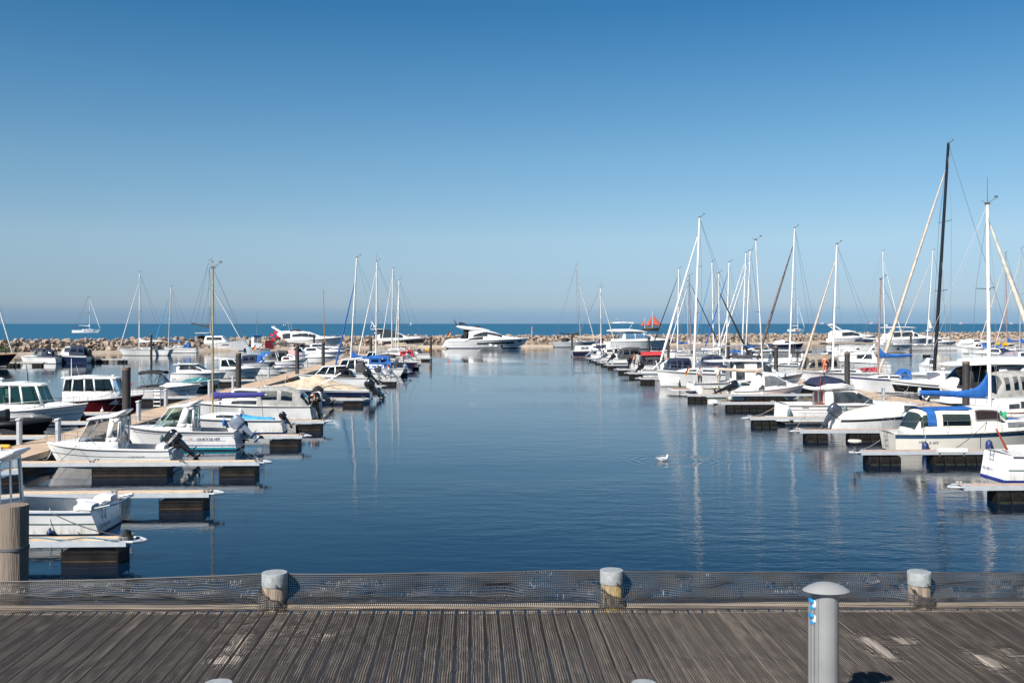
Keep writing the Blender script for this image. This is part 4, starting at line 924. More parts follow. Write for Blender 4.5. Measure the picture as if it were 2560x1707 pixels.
outboard(b, OBK, y=.3, tilt=50, k=1.05, covered=C_BLACK); outboard(b, OBK, y=-.45, tilt=50, k=1.05, covered=C_BLACK); antenna(b, .35, 0, 1.1, 2.7)
b = Boat('navy hulled sport boat under a beige peaked cover', 660, 925, 1000, -1, hk=1.0, fb=1.15, fs=.78, B=2.5, stripes=[(.08, .80, NAVY), (.80, 1.0, WHITE)], rail=WHITE)
cover(b, [(.06, .78, .04, 2.2), (.14, .86, .26, 1.7), (.32, .88, .55, 1.5), (.50, .84, 1.15, 1.15), (.62, .80, .75, 1.4), (.80, .55, .30, 1.7), (.93, .25, .05, 2)], C_BEIGE)
outboard(b, OBK, y=.5, tilt=38, k=1.2); outboard(b, OSILV, y=-.4, tilt=50, k=1.1); rail(b, .25, .8, .22, 6); flag(b, .8, 1.2, .7, k=.7, w_=.3)
b.text('ATLANTIC MARINE', 817, 997, .17, INK_W); m = MB(); m.tube([(-b.L*.06, b.near*1.1, .5), (-b.L*.06, b.near*1.12, 1.25)], .03, 8); m.tube([(-b.L*.06, b.near*1.12, 1.25), (-b.L*.24, b.near*1.0, 2.1)], .035, 8); m.build('boat_hook_mount', STEEL, b.o)
b = Boat('white pilothouse boat with black cockpit canvas behind the beige covered boat', 745, 920, 968, -1, fb=1.3, fs=.9, B=2.4)
house(b, .44, .74, 1.15, hc=.2, rf=.75, curl=.0, tilt=-.05, over=(.9, .15), gm=TINT); hood(b, .18, .45, .85, 1.15, .78, C_BLACK, windows=((.3, .8, .35, .8),), aft_lean=.45); rail(b, .5, 1, .4, 5); outboard(b, OBK, y=.2, tilt=48, k=1.15); outboard(b, OBK, y=-.5, tilt=48, k=1.0)
b = Boat('tall white hardtop boat with an open black lined aft canopy', 812, 945, 955, -1, fb=1.35, fs=.9, B=2.4, cockpit=(.05, .42))
house(b, .40, .78, 1.55, hc=.3, rf=.7, curl=.15, over=(.7, .15), tilt=-.1, gm=TINT); hood(b, .12, .42, .9, 1.5, .7, C_DGREY, aft_lean=.5); rail(b, .5, 1, .4, 5); outboard(b, OSILV, tilt=45, k=1.1, covered=OGREY)
b = Boat('small white boat with a German flag and a silver outboard', 905, 975, 950, -1, fb=.95, fs=.62, B=1.8); cover(b, [(.1, .8, .02, 2.4), (.2, .85, .35, 2), (.6, .75, .5, 1.8), (.85, .4, .1, 2)], C_WHITE); flag(b, .18, .7, 1.1, k=1.3, w_=.5); outboard(b, OSILV, tilt=50, k=.95)
b = Boat('white sloop with a blue striped cabin and royal blue boom cover', 852, 1012, 942, -1, 'sailing boat', 'sailing_boat', fb=1.2, fs=.95, B=2.5, cockpit=(.05, .3, .6), tr=-.5, stripes=[(.90, .95, STRIPE_B)])
sail_cabin(b, .32, .8, .42, .66, ((.34, .5, .3, .7), (.54, .68, .3, .7)), gm=M('blue_window_band', (.02, .09, .3), .2, var=0)); rig(b, (892, 645), (876, 940), True, C_BLUE, C_BLUE, (838, 920), WMAST, .09, boomlen=.5, gr=.10, gtop=.80, droop=.35); lifelines(b); sprayhood(b, .2, .4, .85, .62, C_BLUE); outboard(b, OSILV, tilt=40, k=.7)
b = Boat('black hulled sailing boat with a red stern stripe and beige boom cover', 890, 1047, 925, -1, 'sailing boat', 'sailing_boat', fb=1.35, fs=1.05, B=2.9, tr=-.9, stripes=[(.08, 1.0, NAVY)], cockpit=(.06, .32, .62)); sail_cabin(b, .34, .8, .42, .66)
rig(b, (942, 655), (940, 915), True, C_GREY, C_WHITE, None, WMAST, .09, boomlen=.5, ant=True); radar(b, .70, 5.5, .8); lifelines(b); sprayhood(b, .24, .42, .8, .66, C_GREY); b.ports([(.01, .03, .55, .8)], FL_R)
b = Boat('white cabin boat with a red side stripe and dark red canvas', 930, 1040, 905, -1, fb=1.3, fs=1.0, stripes=[(.80, .98, M('red_side_stripe', (.35, .03, .03), .4))]); trunk(b, [(.36, .74, 1.0, 4), (.39, .74, 1.25, 4), (.58, .72, 1.2, 4), (.72, .6, .3, 4)], None, ((.42, .62, .5, .85),), name='wheelhouse'); hood(b, .04, .36, 1.05, 1.2, .84, C_RED, windows=((.2, .5, .4, .8), (.58, .9, .4, .8))); rail(b)
b = Boat('white sloop with beige boom cover and orange lifebuoys at the end of the left row', 985, 1074, 900, -1, 'sailing boat', 'sailing_boat', fb=1.25, fs=1.0, B=2.5, stripes=[(.88, .95, STRIPE_D)]); sail_cabin(b); rig(b, (998, 700), (995, 895), True, C_BEIGE, C_WHITE, None, WMAST, .09, boomlen=.5); lifelines(b)
m = MB()
for y in (-.7, .5):
    m.rings([[(-b.L/2+.1+(.06*math.cos(c)), y+(.28+.06*math.sin(c))*math.cos(a), 1.45+(.28+.06*math.sin(c))*math.sin(a)) for c in [2*PI*k/6 for k in range(6)]] for a in [2*PI*k/16 for k in range(17)]], cap=False)
m.build('lifebuoy', ORANGE, b.o)
MB().slab([(-b.L/2+.2, .3, 1.7, .2, 3, .0), (-b.L/2+.7, .3, 1.7, .2, 3, .0)], 12).build('horseshoe_buoy', YELLOW, b.o)
b = Boat('white sloop hidden behind the last left boats, slim mast with radar reflector', 950, 1030, 888, -1, 'sailing boat', 'sailing_boat', fb=1.2, fs=.95); sail_cabin(b); rig(b, (982, 672), (979, 885), True, C_BEIGE, C_WHITE, None, WMAST, .10, boomlen=.45); lifelines(b); sprayhood(b, .2, .4, .85, .62, C_BROWN)

# ---- left outer row: bows towards the walkway (right)
b = Boat('white pilothouse boat with a green tinted wheelhouse at the left edge', -42, 217, 1070, 1, hk=1.0, fb=1.45, fs=.95, B=2.5, stripes=[(.56, .59, GREY_L), (.78, .80, GREY_L)], flare=.9, cockpit=(.05, .3)); assert b.L > 0
house(b, .20, .63, 1.42, hc=.30, rf=.45, gm=glass('green_tinted_glass', (.25, .42, .38), .25), over=(.55, .25), tilt=-.06, th=.10, side=((.03, .27, .04, .95), (.31, .55, .04, .95), (.60, .97, .04, .95)))
trunk(b, [(.58, .62, .22, 5), (.66, .6, .28, 5), (.8, .4, .18, 4), (.9, .2, .02, 3)], name='foredeck_hump'); rail(b, .15, 1, .42, 8); radar(b, .18, 2.72, .55); antenna(b, .42, .2, 2.6, 3.6, .1, OBK, .035); antenna(b, .42, .25, 2.6, 3.9)
b.text('Seeham', 84, 1037, .19, INK_K, .35); fender(b, 77, 1042, 'white ball fender on the pilothouse boat at the left edge', F_WHITE, .4, .17, True)
b = Boat('black inflatable boat with orange lettering at the left edge', -70, 128, 1088, 1, 'inflatable boat', 'inflatable_boat', fb=.75, fs=.55, B=2.0, top=BLACK, bottom=BLACK, cockpit=(.05, .8, .7), depth=.3, trim=False, deckm=BLACK)
m = MB()
for y in (-1, 1): m.rings([[(b.hp(s, .9, y).x+0*k, b.hp(s, .9, y).y+.16*math.cos(2*PI*k/10), b.zs(s)+.02+.17*math.sin(2*PI*k/10)) for k in range(10)] for s in [i/14 for i in range(15)]])
m.build('tube', BLACK, b.o); b.text('S-HERO', 6, 1083, .22, INK_R); m = MB(); m.slab([(-.6, .3, .9, .35, 4), (-.2, .28, .95, .4, 4)], 12); m.build('console', OBK, b.o); outboard(b, OBK, tilt=20)
b = Boat('low black covered boat just behind the leftmost pedestal', -130, 58, 1116, 1, fb=.6, fs=.5, B=1.8, top=BLACK, trim=False); cover(b, [(.05, .9, .02, 2.4), (.2, .9, .25, 2), (.7, .8, .3, 2), (.95, .3, .05, 2)], C_BLACK)
b = Boat('white pilothouse boat with a dark red hull and white lettering', 135, 358, 1039, 1, hk=1.0, fb=1.45, fs=.95, B=2.6, stripes=[(.06, .93, DRED)], cockpit=(.04, .2), flare=.9)
house(b, .16, .74, 1.38, wf=.66, wt=.60, hc=.52, rf=.30, ra=.12, gm=TINT, over=(.30, .20), tilt=-.05, side=((.02, .16, .05, .95), (.19, .40, .05, .95), (.43, .60, .05, .95), (.63, .97, .05, .95)), th=.09)
rail(b, .2, 1, .45, 8); antenna(b, .20, 0, 2.5, 3.7, 0, OWHITE, .03); antenna(b, .26, .4, 2.5, 3.2, .2); radar(b, .66, 2.52, .4); b.text('LÜTT UN LÜTT', 270, 1013, .17, INK_W, .3)
fender(b, 250, 1022, 'white tube fenders lying against the dark red hull', F_WHITE, .3, .12)
b = Boat('white sport boat with a black bimini top and black cockpit cloth', 340, 500, 997, 1, fb=1.25, fs=.85, B=2.3, stripes=[(.62, .65, GREY_L)], cockpit=(.04, .45), flare=.9)
trunk(b, [(.42, .8, .30, 4), (.52, .75, .42, 4), (.72, .5, .25, 3.5), (.92, .2, .02, 3)], name='foredeck'); cover(b, [(.05, .8, .05, 3), (.1, .86, .22, 3), (.42, .86, .3, 3), (.5, .8, .3, 3)], C_BLACK, 'cockpit_cloth'); bimini(b, .10, .46, 1.65, .8, C_BLACK, frame=OBK); screen(b, .40, .58, .95, .78, gm=VINYL, lean=.9); rail(b, .5, 1, .3, 5); b.text('Emma', 446, 980, .24, INK_B, .3); fender(b, 462, 986, 'light blue fender by the bow of the sport boat with the bimini', F_BLUE, .45, .09); flag(b, -.01, .9, .5, cols=(FL_R,), k=.9, w_=.4)
b = Boat('white boat under a teal cover', 450, 548, 976, 1, fb=1.05, fs=.7, B=2.0, stripes=[(.06, .5, BLACK)]); cover(b, [(.05, .84, .05, 2.4), (.15, .88, .32, 2), (.5, .8, .50, 1.7), (.7, .6, .2, 2), (.85, .3, .02, 2)], C_TEAL); rail(b, .5, 1, .3, 4)
b = Boat('white hardtop cruiser with dark side windows left of the gold mast', 435, 565, 957, 1, hk=.62, fb=1.15, fs=1.0, B=2.4, flare=.9)
trunk(b, [(.10, .78, 1.1, 5), (.13, .78, 1.4, 4.5), (.40, .76, 1.42, 4.5), (.50, .72, 1.2, 4), (.64, .66, .42, 4), (.78, .5, .22, 4), (.92, .2, .02, 3)], None, ((.16, .33, .42, .82), (.35, .56, .42, .82, .42, .6)), name='superstructure', front=(.46, .62, PI*.25)); roof_slab(b, b.x(.02), b.x(.48), 1.0, b.zs(.25)+.90, .06); rail(b, .4, 1, .4, 6); radar(b, .1, b.zs(.25)+.98, .5)
b = Boat('white sport fisher with a raised hardtop beside the second dark pile', 520, 652, 947, 1, hk=.72, fb=1.35, fs=1.0, B=2.5, flare=1.0, cockpit=(.04, .3))
house(b, .26, .66, 1.5, rf=.9, over=(.8, .2), gm=TINT, tilt=-.1); trunk(b, [(.56, .7, .35, 4), (.66, .66, .38, 4), (.9, .2, .02, 3)], name='foredeck'); rail(b, .4, 1, .4, 6); radar(b, .16, b.zs(.4)+1.2, .6); antenna(b, .2, .5, b.zs(.4)+1.1, 3.4); b.text('Fanfarlou', 612, 935, .3, INK_K, .3)
b = Boat('white runabout with a steep windscreen right of the second dark pile', 640, 722, 938, 1, fb=1.1, fs=.8, cockpit=(.05, .5)); screen(b, .42, .64, .7); rail(b, .5, 1, .3, 5); trunk(b, [(.55, .7, .2, 4), (.64, .66, .25, 4), (.9, .2, .02, 3)], name='foredeck')
b = Boat('white boat under a royal blue and navy canopy', 598, 688, 926, 1, fb=1.3, fs=.95, stripes=[(.55, .62, STRIPE_B)]); hood(b, .06, .5, 1.2, 1.3, .9, C_NAVY, windows=((.2, .5, .4, .8), (.6, .9, .4, .8))); cover(b, [(.44, .8, .9, 2.4), (.52, .78, 1.15, 2.2), (.62, .7, .9, 2.2), (.7, .6, .1, 2)], C_BLUE, 'windscreen_cover'); rail(b, .6, 1, .3, 4)
b = Boat('white cuddy boat with a maroon lined windscreen near the third dark pile', 682, 762, 920, 1, fb=1.3, fs=.95, stripes=[(.30, .45, STRIPE_B)]); trunk(b, [(.3, .8, .6, 4), (.34, .8, .75, 4), (.5, .76, .7, 4), (.7, .5, .3, 4), (.9, .2, .02, 3)], None, ((.36, .52, .35, .8),), gm=M('maroon_window', (.12, .03, .035), .1, var=0)); screen(b, .16, .4, .8); tarch(b, .2, 1.3); rail(b)
b = Boat('white boat under a blue sheet with small flags, left of the pink cover', 640, 712, 909, 1, fb=1.3, fs=1.0); cover(b, [(.05, .85, .1, 2.4), (.2, .9, .8, 1.8), (.5, .85, 1.0, 1.6), (.8, .5, .2, 2)], C_BLUE); flag(b, .1, 1.0, 1.9, k=1.6); flag(b, .25, 1.0, 1.7, k=1.2)
b = Boat('white boat under a faded pink cover', 690, 778, 906, 1, fb=1.3, fs=1.0); cover(b, [(.05, .85, .1, 2.4), (.15, .9, .9, 1.5), (.5, .85, 1.15, 1.5), (.8, .5, .2, 2)], C_PINK)
b = Boat('motor boat under a long charcoal bimini beyond the pink cover', 682, 808, 896, 1, fb=1.35, fs=1.05); bimini(b, .02, .62, 2.0, .85, C_DGREY); hood(b, .40, .72, 1.6, 1.5, .8, C_DGREY, windows=((.2, .8, .4, .8),)); rail(b)
b = Boat('white cruiser below the furled blue headsail, bow to the right', 752, 862, 898, 1, fb=1.55, fs=1.1, flare=1); trunk(b, [(.08, .8, .7, 4), (.12, .8, 1.1, 4), (.35, .78, 1.15, 4), (.55, .68, .5, 4), (.9, .2, .02, 3)], None, ((.15, .36, .45, .8),), front=(.38, .53, PI*.22), name='superstructure'); rail(b, .4, 1, .4, 6)
b = Boat('white cruiser with a beige spray cloth beyond the furled blue headsail', 770, 866, 886, 1, fb=1.5, fs=1.1, flare=1); trunk(b, [(.08, .8, .9, 4), (.12, .8, 1.3, 4), (.35, .78, 1.3, 4), (.55, .68, .5, 4), (.9, .2, .02, 3)], None, ((.15, .36, .45, .8),), front=(.38, .53, PI*.22), name='superstructure'); rail(b, .4, 1, .4, 6)
b = Boat('small boat carrying a varnished wooden mast', 770, 840, 880, 1, 'sailing boat', 'sailing_boat', fb=1.1, fs=.9, top=CREAM); sail_cabin(b); rig(b, (808, 725), (812, 872), None, None, None, None, WOODM, .10, spreaders=(), stays=False, vane=False)

# ---- along the breakwater, from left to right
b = Boat('black hulled sailing boat cut off at the left edge with a white rolled headsail', -240, 36, 921, 1, 'sailing boat', 'sailing_boat', fb=2.1, fs=1.5, top=M('black_hull_paint', (.012, .014, .02), .3), deckm=TEAK, stripes=[(.07, .12, WHITE)], rail=TEAK, yaw=.1); sail_cabin(b, mat=WHITE); rig(b, (-60, 560), (-75, 900), True, C_BROWN, C_WHITE, (26, 885), ALU, .1); lifelines(b)
b = Boat('white runabout with navy bimini canvas near the breakwater', 48, 148, 909, 1, fb=1.3, fs=1.0, yaw=-.1, cockpit=(.05, .5)); b.o.rotation_euler[2] += PI; trunk(b, [(.5, .8, .15, 4), (.62, .75, .25, 4), (.9, .2, .02, 3)], name='foredeck'); screen(b, .45, .68, .9, gm=CLEAR, lean=.9); hood(b, .06, .36, 1.25, 1.4, .85, C_NAVY, windows=((.15, .6, .35, .8),)); bimini(b, .3, .62, 1.45, .8, C_NAVY)
b = Boat('navy hulled cabin boat with a big navy canvas cockpit near the breakwater', 138, 222, 908, -1, hk=1.0, fb=1.55, fs=1.2, stripes=[(.06, .80, NAVY)], yaw=-.05); trunk(b, [(.42, .84, .7, 4), (.46, .84, 1.35, 4), (.66, .78, 1.25, 4), (.8, .6, .2, 4)], None, ((.48, .66, .4, .85),), name='wheelhouse'); hood(b, .03, .52, 1.25, 1.55, .92, C_NAVY, windows=((.12, .42, .38, .82), (.52, .9, .38, .82))); outboard(b, OBK, tilt=35, k=1.4)
b = Boat('white sloop with a white boom cover and white rolled headsail by the breakwater', 297, 428, 889, -1, 'sailing boat', 'sailing_boat', fb=1.45, fs=1.15, B=3.1, cockpit=(.05, .34, .6), tr=-.5); sail_cabin(b, .34, .72, .42, .6); rig(b, (349, 682), (348, 875), True, C_WHITE, C_WHITE, None, WMAST, .1, boomlen=.42, boomh=1.2, gtop=.9); sprayhood(b, .22, .4, .9, .62, C_DGREY); lifelines(b)
b = Boat('smaller white sloop with a light blue rolled headsail by the breakwater', 410, 492, 882, -1, 'sailing boat', 'sailing_boat', fb=1.3, fs=1.05, cockpit=(.05, .34, .6), stripes=[(.55, .62, GREY_L)]); sail_cabin(b, .34, .76, .42, .6); rig(b, (428, 718), (421, 874), True, C_BLUE, C_LBLUE, (387, 858), WMAST, .1, boomlen=.42, boomh=1.2, gtop=.92, droop=.3); sprayhood(b, .2, .42, 1.1, .7, C_BLUE); lifelines(b)
# catamaran
b = Boat('grey and white sailing catamaran with a brown black boom cover', 470, 610, 877, 1, 'catamaran', 'sailing_catamaran', fb=2.5, fs=1.5, B=1.6, top=GREYW, yaw=.02, full=.5, rake=.15, stripes=[(.06, .10, WHITE)], sternw=.8, flare=.3)
m = MB(); b.ports([(.12, .18, .6, .72), (.3, .42, .58, .72), (.62, .74, .6, .72)], DKGLASS)
h2 = b.hull.copy(); COL.objects.link(h2); h2.parent = b.o; h2.location.y = 4.4; h2.name = 'hull'
m = MB(); m.box((-.6, 2.2, 1.45), (b.L*.6, 4.4, .5)); m.build('bridge_deck', WHITE, b.o)
ss = [(-b.L*.22, 2.2, 1.6, 2.4, 5), (-b.L*.20, 2.2, 1.6, 3.3, 5), (b.L*.10, 2.0, 1.6, 3.3, 5), (b.L*.19, 1.6, 1.6, 1.8, 4)]
c = MB().arch(ss, 14).build('saloon', WHITE, b.o, loc=(0, 2.2, 0)); m = None
for f in (lambda q: ph(q, 5), lambda q: PI-ph(q, 5)): MB().patch(ss, ((-b.L*.17, f(.45)), (b.L*.11, f(.45)), (b.L*.08, f(.82)), (-b.L*.17, f(.82))), .015).build('window', DKGLASS, c)
roof_slab(b, -b.L*.40, -b.L*.15, 1.9, 3.9, .08, mat=WHITE).location.y = 2.2
m = MB()
for y in (.6, 3.8): m.tube([(-b.L*.36, y, 1.6), (-b.L*.36, y, 3.9)], .05, 6)
m.build('bimini_post', STEEL, b.o); hood(b, -.02+.14, .30, 1.6, 1.6, 1.8, VINYL, zb=.2).location.y = 2.2
r_ = rig(b, (516, 650), (520, 850), True, C_BROWN, C_WHITE, (596, 850), ALU, .14, spreaders=(.35, .65), boomh=3.4, boomlen=.36, gtop=.72, droop=-.8, wr=.028)
for ch in b.o.children:
    if ch.name.split('.')[0] in ('mast', 'rigging', 'boom', 'furled_headsail'): ch.location.y = 2.2
b = Boat('small white fishing boat with a blue wheelhouse roof by the breakwater', 617, 668, 889, -1, 'fishing boat', 'fishing_boat', fb=2.0, fs=1.3, B=2.6, yaw=.5, top=M('pale_blue_hull', (.52, .62, .68), .4), flare=1); trunk(b, [(.35, .72, 2.0, 6), (.37, .72, 2.2, 6), (.68, .62, 2.2, 6), (.70, .62, 2.1, 6)], WHITE, ((.38, .5, .5, .8), (.54, .66, .5, .8)), name='wheelhouse', gm=GREYGLASS); roof_slab(b, b.x(.3), b.x(.75), 1.05, 3.75, .12, mat=C_BLUE); m = MB(); m.tube([(0, 0, 3.8), (0, 0, 8.2)], .06, 6, r2=.03); m.tube([(-.8, 0, 5.2), (0, 0, 6.6), (.8, 0, 5.2)], .025, 5); m.tube([(-.5, .3, 6.3), (.5, -.3, 6.3)], .025, 5); m.build('lattice_mast', STEEL, b.o)
q = P(675, 873, .6); o = empty('storage_crate', q); tag(o, 'dark red storage crate on the quay beside the fishing boat', 'crate'); m = MB(); m.box((0, 0, .9), (1.75, 1.4, 1.8)); m.box((0, 0, 1.83), (1.8, 1.45, .06)); m.build('crate_body', DRED, o); m = MB()
for k in range(5): m.box((-.7+.35*k, -.71, .9), (.05, .03, 1.7))
m.build('crate_rib', DRED, o)
for i, (X, Y) in enumerate(((674, 835), (683, 828), (688, 838), (678, 845))):
    q = D(X, 222, .6); o = empty('marker_flag', q); tag(o, 'small red marker flag on a thin pole beside the dark red crate', 'marker flag', 'fishing marker flags on the quay'); z = ZY(Y, 222)-.6; MB().tube([(0, 0, 0), (.1, 0, z)], .03, 5).build('pole', C_BLACK, o); m = MB(); m.rings([[(.1+x, .06*math.sin(x*6)+dy, z+dz) for dz, dy in ((0, 0), (-.55, 0), (-.55, .02), (0, .02))] for x in (0, .25, .5, .7)]); m.build('flag', FL_R, o)

def yacht(label, X0, X1, Yw, d_, yaw, fb, fs, B, sup, wins, ports=(), stripes=(), fly=None, front=None, plat=True, hardtop=None, **kw):
    b = Boat(label, X0, X1, Yw, d_, 'motor yacht', 'motor_yacht', fb=fb, fs=fs, B=B, yaw=yaw, stripes=stripes, flare=.95, full=.5, **kw)
    c = trunk(b, sup, None, wins, name='superstructure', front=front, n=20); b.ports(ports)
    if plat: platform(b, 1.4, .35, .9)
    rail(b, .45, 1, .55, 9, .022); return b
b = yacht('large white flybridge yacht with three slit windows, moored behind the pink cover', 688, 858, 873, 1, .12, 2.9, 1.9, 4.7, [(.10, .8, .6, 4), (.12, .84, 2.0, 4.5), (.40, .84, 2.1, 4.5), (.50, .8, 1.85, 4), (.66, .66, .7, 4), (.78, .5, .35, 4), (.95, .2, .02, 3)],
    ((.03+.10, .24, .25, .85, .25, .85), (.27, .60, .42, .62, .38, .84)), ((.33, .345, .40, .70), (.355, .37, .40, .70), (.38, .395, .40, .70), (.62, .655, .55, .68), (.70, .735, .58, .70)))
trunk(b, [(.05, .75, 1.8, 5), (.08, .8, 2.3, 4), (.30, .8, 2.35, 4), (.42, .7, 2.1, 4), (.52, .6, 1.7, 4)], None, (), name='flybridge'); hood(b, .02, .12, 2.0, 2.0, .84, C_DGREY, windows=((.1, .9, .3, .8),)); tarch(b, .09, 1.2, .7, lean=1.8, r=.16, zb=2.1); radar(b, .0, 5.2, 1.0); antenna(b, .22, .8, 4.0, 6.6, .6, r=.025); antenna(b, .27, -.8, 4.0, 6.6, .6, r=.025)
trunk(b, [(.22, .66, 2.4, 4), (.25, .68, 2.65, 4), (.36, .6, 2.65, 4), (.41, .5, 2.2, 4)], DKGLASS, (), name='fly_windscreen')
b = yacht('black and white motor yacht with a glazed roof, behind the last left pile', 922, 1068, 869, 1, .12, 2.6, 1.7, 4.4, [(.12, .8, 1.0, 4), (.16, .84, 2.3, 4), (.34, .84, 2.5, 4), (.52, .76, 1.6, 4), (.66, .6, .6, 4), (.95, .2, .02, 3)], ((.20, .34, .3, .6, .3, .9), (.34, .58, .3, .9, .35, .8)), stripes=[(.45, .86, BLACK, .15, .97)])
trunk(b, [(.10, .8, 2.2, 5), (.13, .82, 2.75, 4), (.32, .82, 2.8, 4), (.48, .7, 2.0, 4)], DKGLASS, (), name='glazed_roof'); roof_slab(b, b.x(.04), b.x(.26), 1.9, b.zs(.1)+2.85, .1); m = MB(); m.slab([(b.x(.04), .25, 4.9, .3, 3), (b.x(.06), .2, 6.0, .2, 3)], 10); m.tube([(b.x(.13), 0, 4.8), (b.x(.05), 0, 6.6)], .16, 8, r2=.1); m.build('radar_mast', WHITE, b.o)
b = yacht('big white flybridge motor yacht moored alone at the middle of the breakwater', 1118, 1322, 871, 1, .10, 2.45, 1.75, 5.0, [(.06, .6, .5, 3), (.13, .8, .7, 4), (.255, .80, .75, 4), (.262, .80, 2.35, 4), (.33, .80, 2.75, 4), (.46, .76, 2.65, 4), (.60, .68, 1.75, 4), (.68, .6, 1.0, 4), (.80, .45, .5, 4), (.97, .15, .02, 3)],
    ((.315, .485, .40, .45, .43, .80), (.42, .665, .66, .70, .56, .90), (.215, .43, .13, .15, .13, .30)), ((.36, .84, .50, .72), (.88, .93, .66, .80)), stripes=[(.05, .10, STRIPE_D), (.42, .44, GREY_L)])
MB().slab([(b.x(.115), 1.5, 5.35, .14, 3), (b.x(.14), 1.8, 5.2, .30, 3.4), (b.x(.20), 1.9, 4.95, .48, 3.6), (b.x(.30), 1.9, 4.75, .52, 3.6), (b.x(.42), 1.75, 4.55, .40, 3.4), (b.x(.52), 1.4, 4.3, .12, 3)], 20).build('flybridge', WHITE, b.o)
hood(b, .125, .285, 2.0, 2.65, .76, C_BLACK, windows=((.25, .50, .3, .85), (.58, .94, .3, .85)), zb=.0, aft_lean=2.0)
trunk(b, [(.30, .50, 3.2, 4), (.33, .55, 3.5, 3), (.38, .5, 3.6, 3), (.43, .4, 3.1, 4)], C_BLACK, (), name='covered_helm'); m = MB(); m.tube([(b.x(.135), .5, 5.2), (b.x(.085), .5, 6.9)], .14, 8, r2=.07); m.tube([(b.x(.15), -.4, 5.2), (b.x(.155), -.4, 6.4)], .13, 8); m.slab([(b.x(.15), .25, 6.0, .15, 3), (b.x(.18), .4, 6.05, .26, 3), (b.x(.22), .3, 5.9, .18, 3), (b.x(.245), .2, 5.6, .1, 3)], 12); m.tube([(b.x(.24), 0, 5.6), (b.x(.29), 0, 5.1)], .05, 6); m.build('radar_mast', C_BLACK, b.o)
antenna(b, .1, .8, 5.3, 7.9, .2, OBK, .02); antenna(b, .17, -.8, 5.3, 7.9, .1, OBK, .02); flag(b, .05, 2.2, 2.2, k=2.4, w_=.5, lean=.05, cols=(FL_K, FL_R, FL_G)); m = MB(); m.slab([(b.x(-.055), 1.6, .5, .1, 4), (b.x(-.02), 1.8, 1.2, .7, 3), (b.x(.05), 1.9, 1.5, .9, 3), (b.x(.10), 1.9, 1.7, .6, 3)], 16); m.build('stern_garage', WHITE, b.o)
b = Boat('small grey open tender lying in front of the big white yacht', 1196, 1253, 875, -1, 'tender', 'tender_boat', fb=.75, fs=.65, B=1.9, top=M('grey_tender_hull', (.22, .24, .25), .5), cockpit=(.06, .75, .75), depth=.3, yaw=.08); m = MB(); m.slab([(-.4, .5, 1.0, .35, 3), (.2, .5, 1.1, .3, 3)], 12); m.slab([(-1.6, .5, .9, .25, 3), (-1.1, .5, .9, .3, 3)], 12); m.build('console', WHITE, b.o); outboard(b, OBK, tilt=30, k=.8)
b = Boat('grey hulled racing yacht with black boom cover at the end of the breakwater gap', 1380, 1492, 868, 1, 'sailing yacht', 'sailing_yacht', fb=1.6, fs=1.4, B=3.6, top=GREYW, stripes=[(.86, 1.0, WHITE), (.07, .1, STRIPE_D)], cockpit=(.03, .35, .6), tr=-.5, yaw=.12); sail_cabin(b, .36, .78, .4, .6, mat=WHITE); rig(b, (1441, 662), (1452, 855), True, C_BLACK, C_WHITE, (1487, 848), ALU, .13, spreaders=(.33, .66), boomlen=.5, boomh=1.6, gtop=.86, droop=-.1); sprayhood(b, .22, .42, 1.1, .6, C_BLACK); lifelines(b); flag(b, .02, 1.4, 1.6, k=1.3, w_=.4)

# ---- out on the sea
b = Boat('white sailing yacht motoring on the open sea at the left', 183, 251, 832, 1, 'sailing yacht', 'sailing_yacht', fb=2.2, fs=1.7, B=4.4, d=640, yaw=0, cockpit=(.04, .35, .6), trim=False, bottom=NAVY); sail_cabin(b, .36, .78, .6, .6); b.ports([(.42, .54, .5, .68), (.78, .84, .6, .75)]); rig(b, (223, 735), (224, 825), True, C_WHITE, C_WHITE, (250, 821), WMAST, .16, spreaders=(.5,), boomlen=.40, boomh=2.4, gtop=.9, gr=.18, wr=.05); bimini(b, .08, .42, 2.4, .8, C_NAVY); flag(b, .0, 1.8, 2.2, k=2.5, cols=(FL_K, FL_R), w_=.3)
b = Boat('wooden ketch with three rust red sails on the open sea', 1607, 1648, 828, 1, 'ketch', 'sailing_ketch', fb=3.2, fs=2.8, B=4.6, d=800, yaw=0, top=M('dark_green_hull', (.03, .05, .04), .5), stripes=[(.75, 1, TEAK)], bottom=BOTTOM_R, trim=False, deckm=TEAK)
m = MB(); m.tube([(1.0, 0, 2.8), (1.0, 0, 16)], .22, 8, r2=.12); m.build('mast', WMAST, b.o); m = MB(); m.tube([(-5, 0, 2.8), (-5, 0, 11)], .18, 8, r2=.1); m.build('mast', WMAST, b.o); m = MB(); m.tube([(b.L*.45, 0, 3.2), (b.L*.70, 0, 3.8)], .14, 6); m.build('bowsprit', WOODM, b.o)
def sailcloth(pts):
    m = MB(); A, B_, C_ = [Vector(p) for p in pts]; n = 8; g = []
    for i in range(n+1):
        u = i/n; a = A.lerp(B_, u); c = A.lerp(C_, u); g.append([a.lerp(c, j/n)+Vector((0, -.9*math.sin(PI*j/n)*u, 0)) for j in range(n+1)])
    m.rings(g, cap=False, closed=False); o = m.build('sail', C_SAIL, b.o); q = o.modifiers.new('cloth_thickness', 'SOLIDIFY'); q.thickness = .04
sailcloth([(.8, 0, 12.6), (.8, 0, 4.2), (-4.2, 0, 4.4)]); sailcloth([(1.9, 0, 13.2), (2.6, 0, 4.6), (b.L*.66, 0, 4.4)]); sailcloth([(-5.2, 0, 9.5), (-5.2, 0, 4.4), (-8.4, 0, 4.3)])
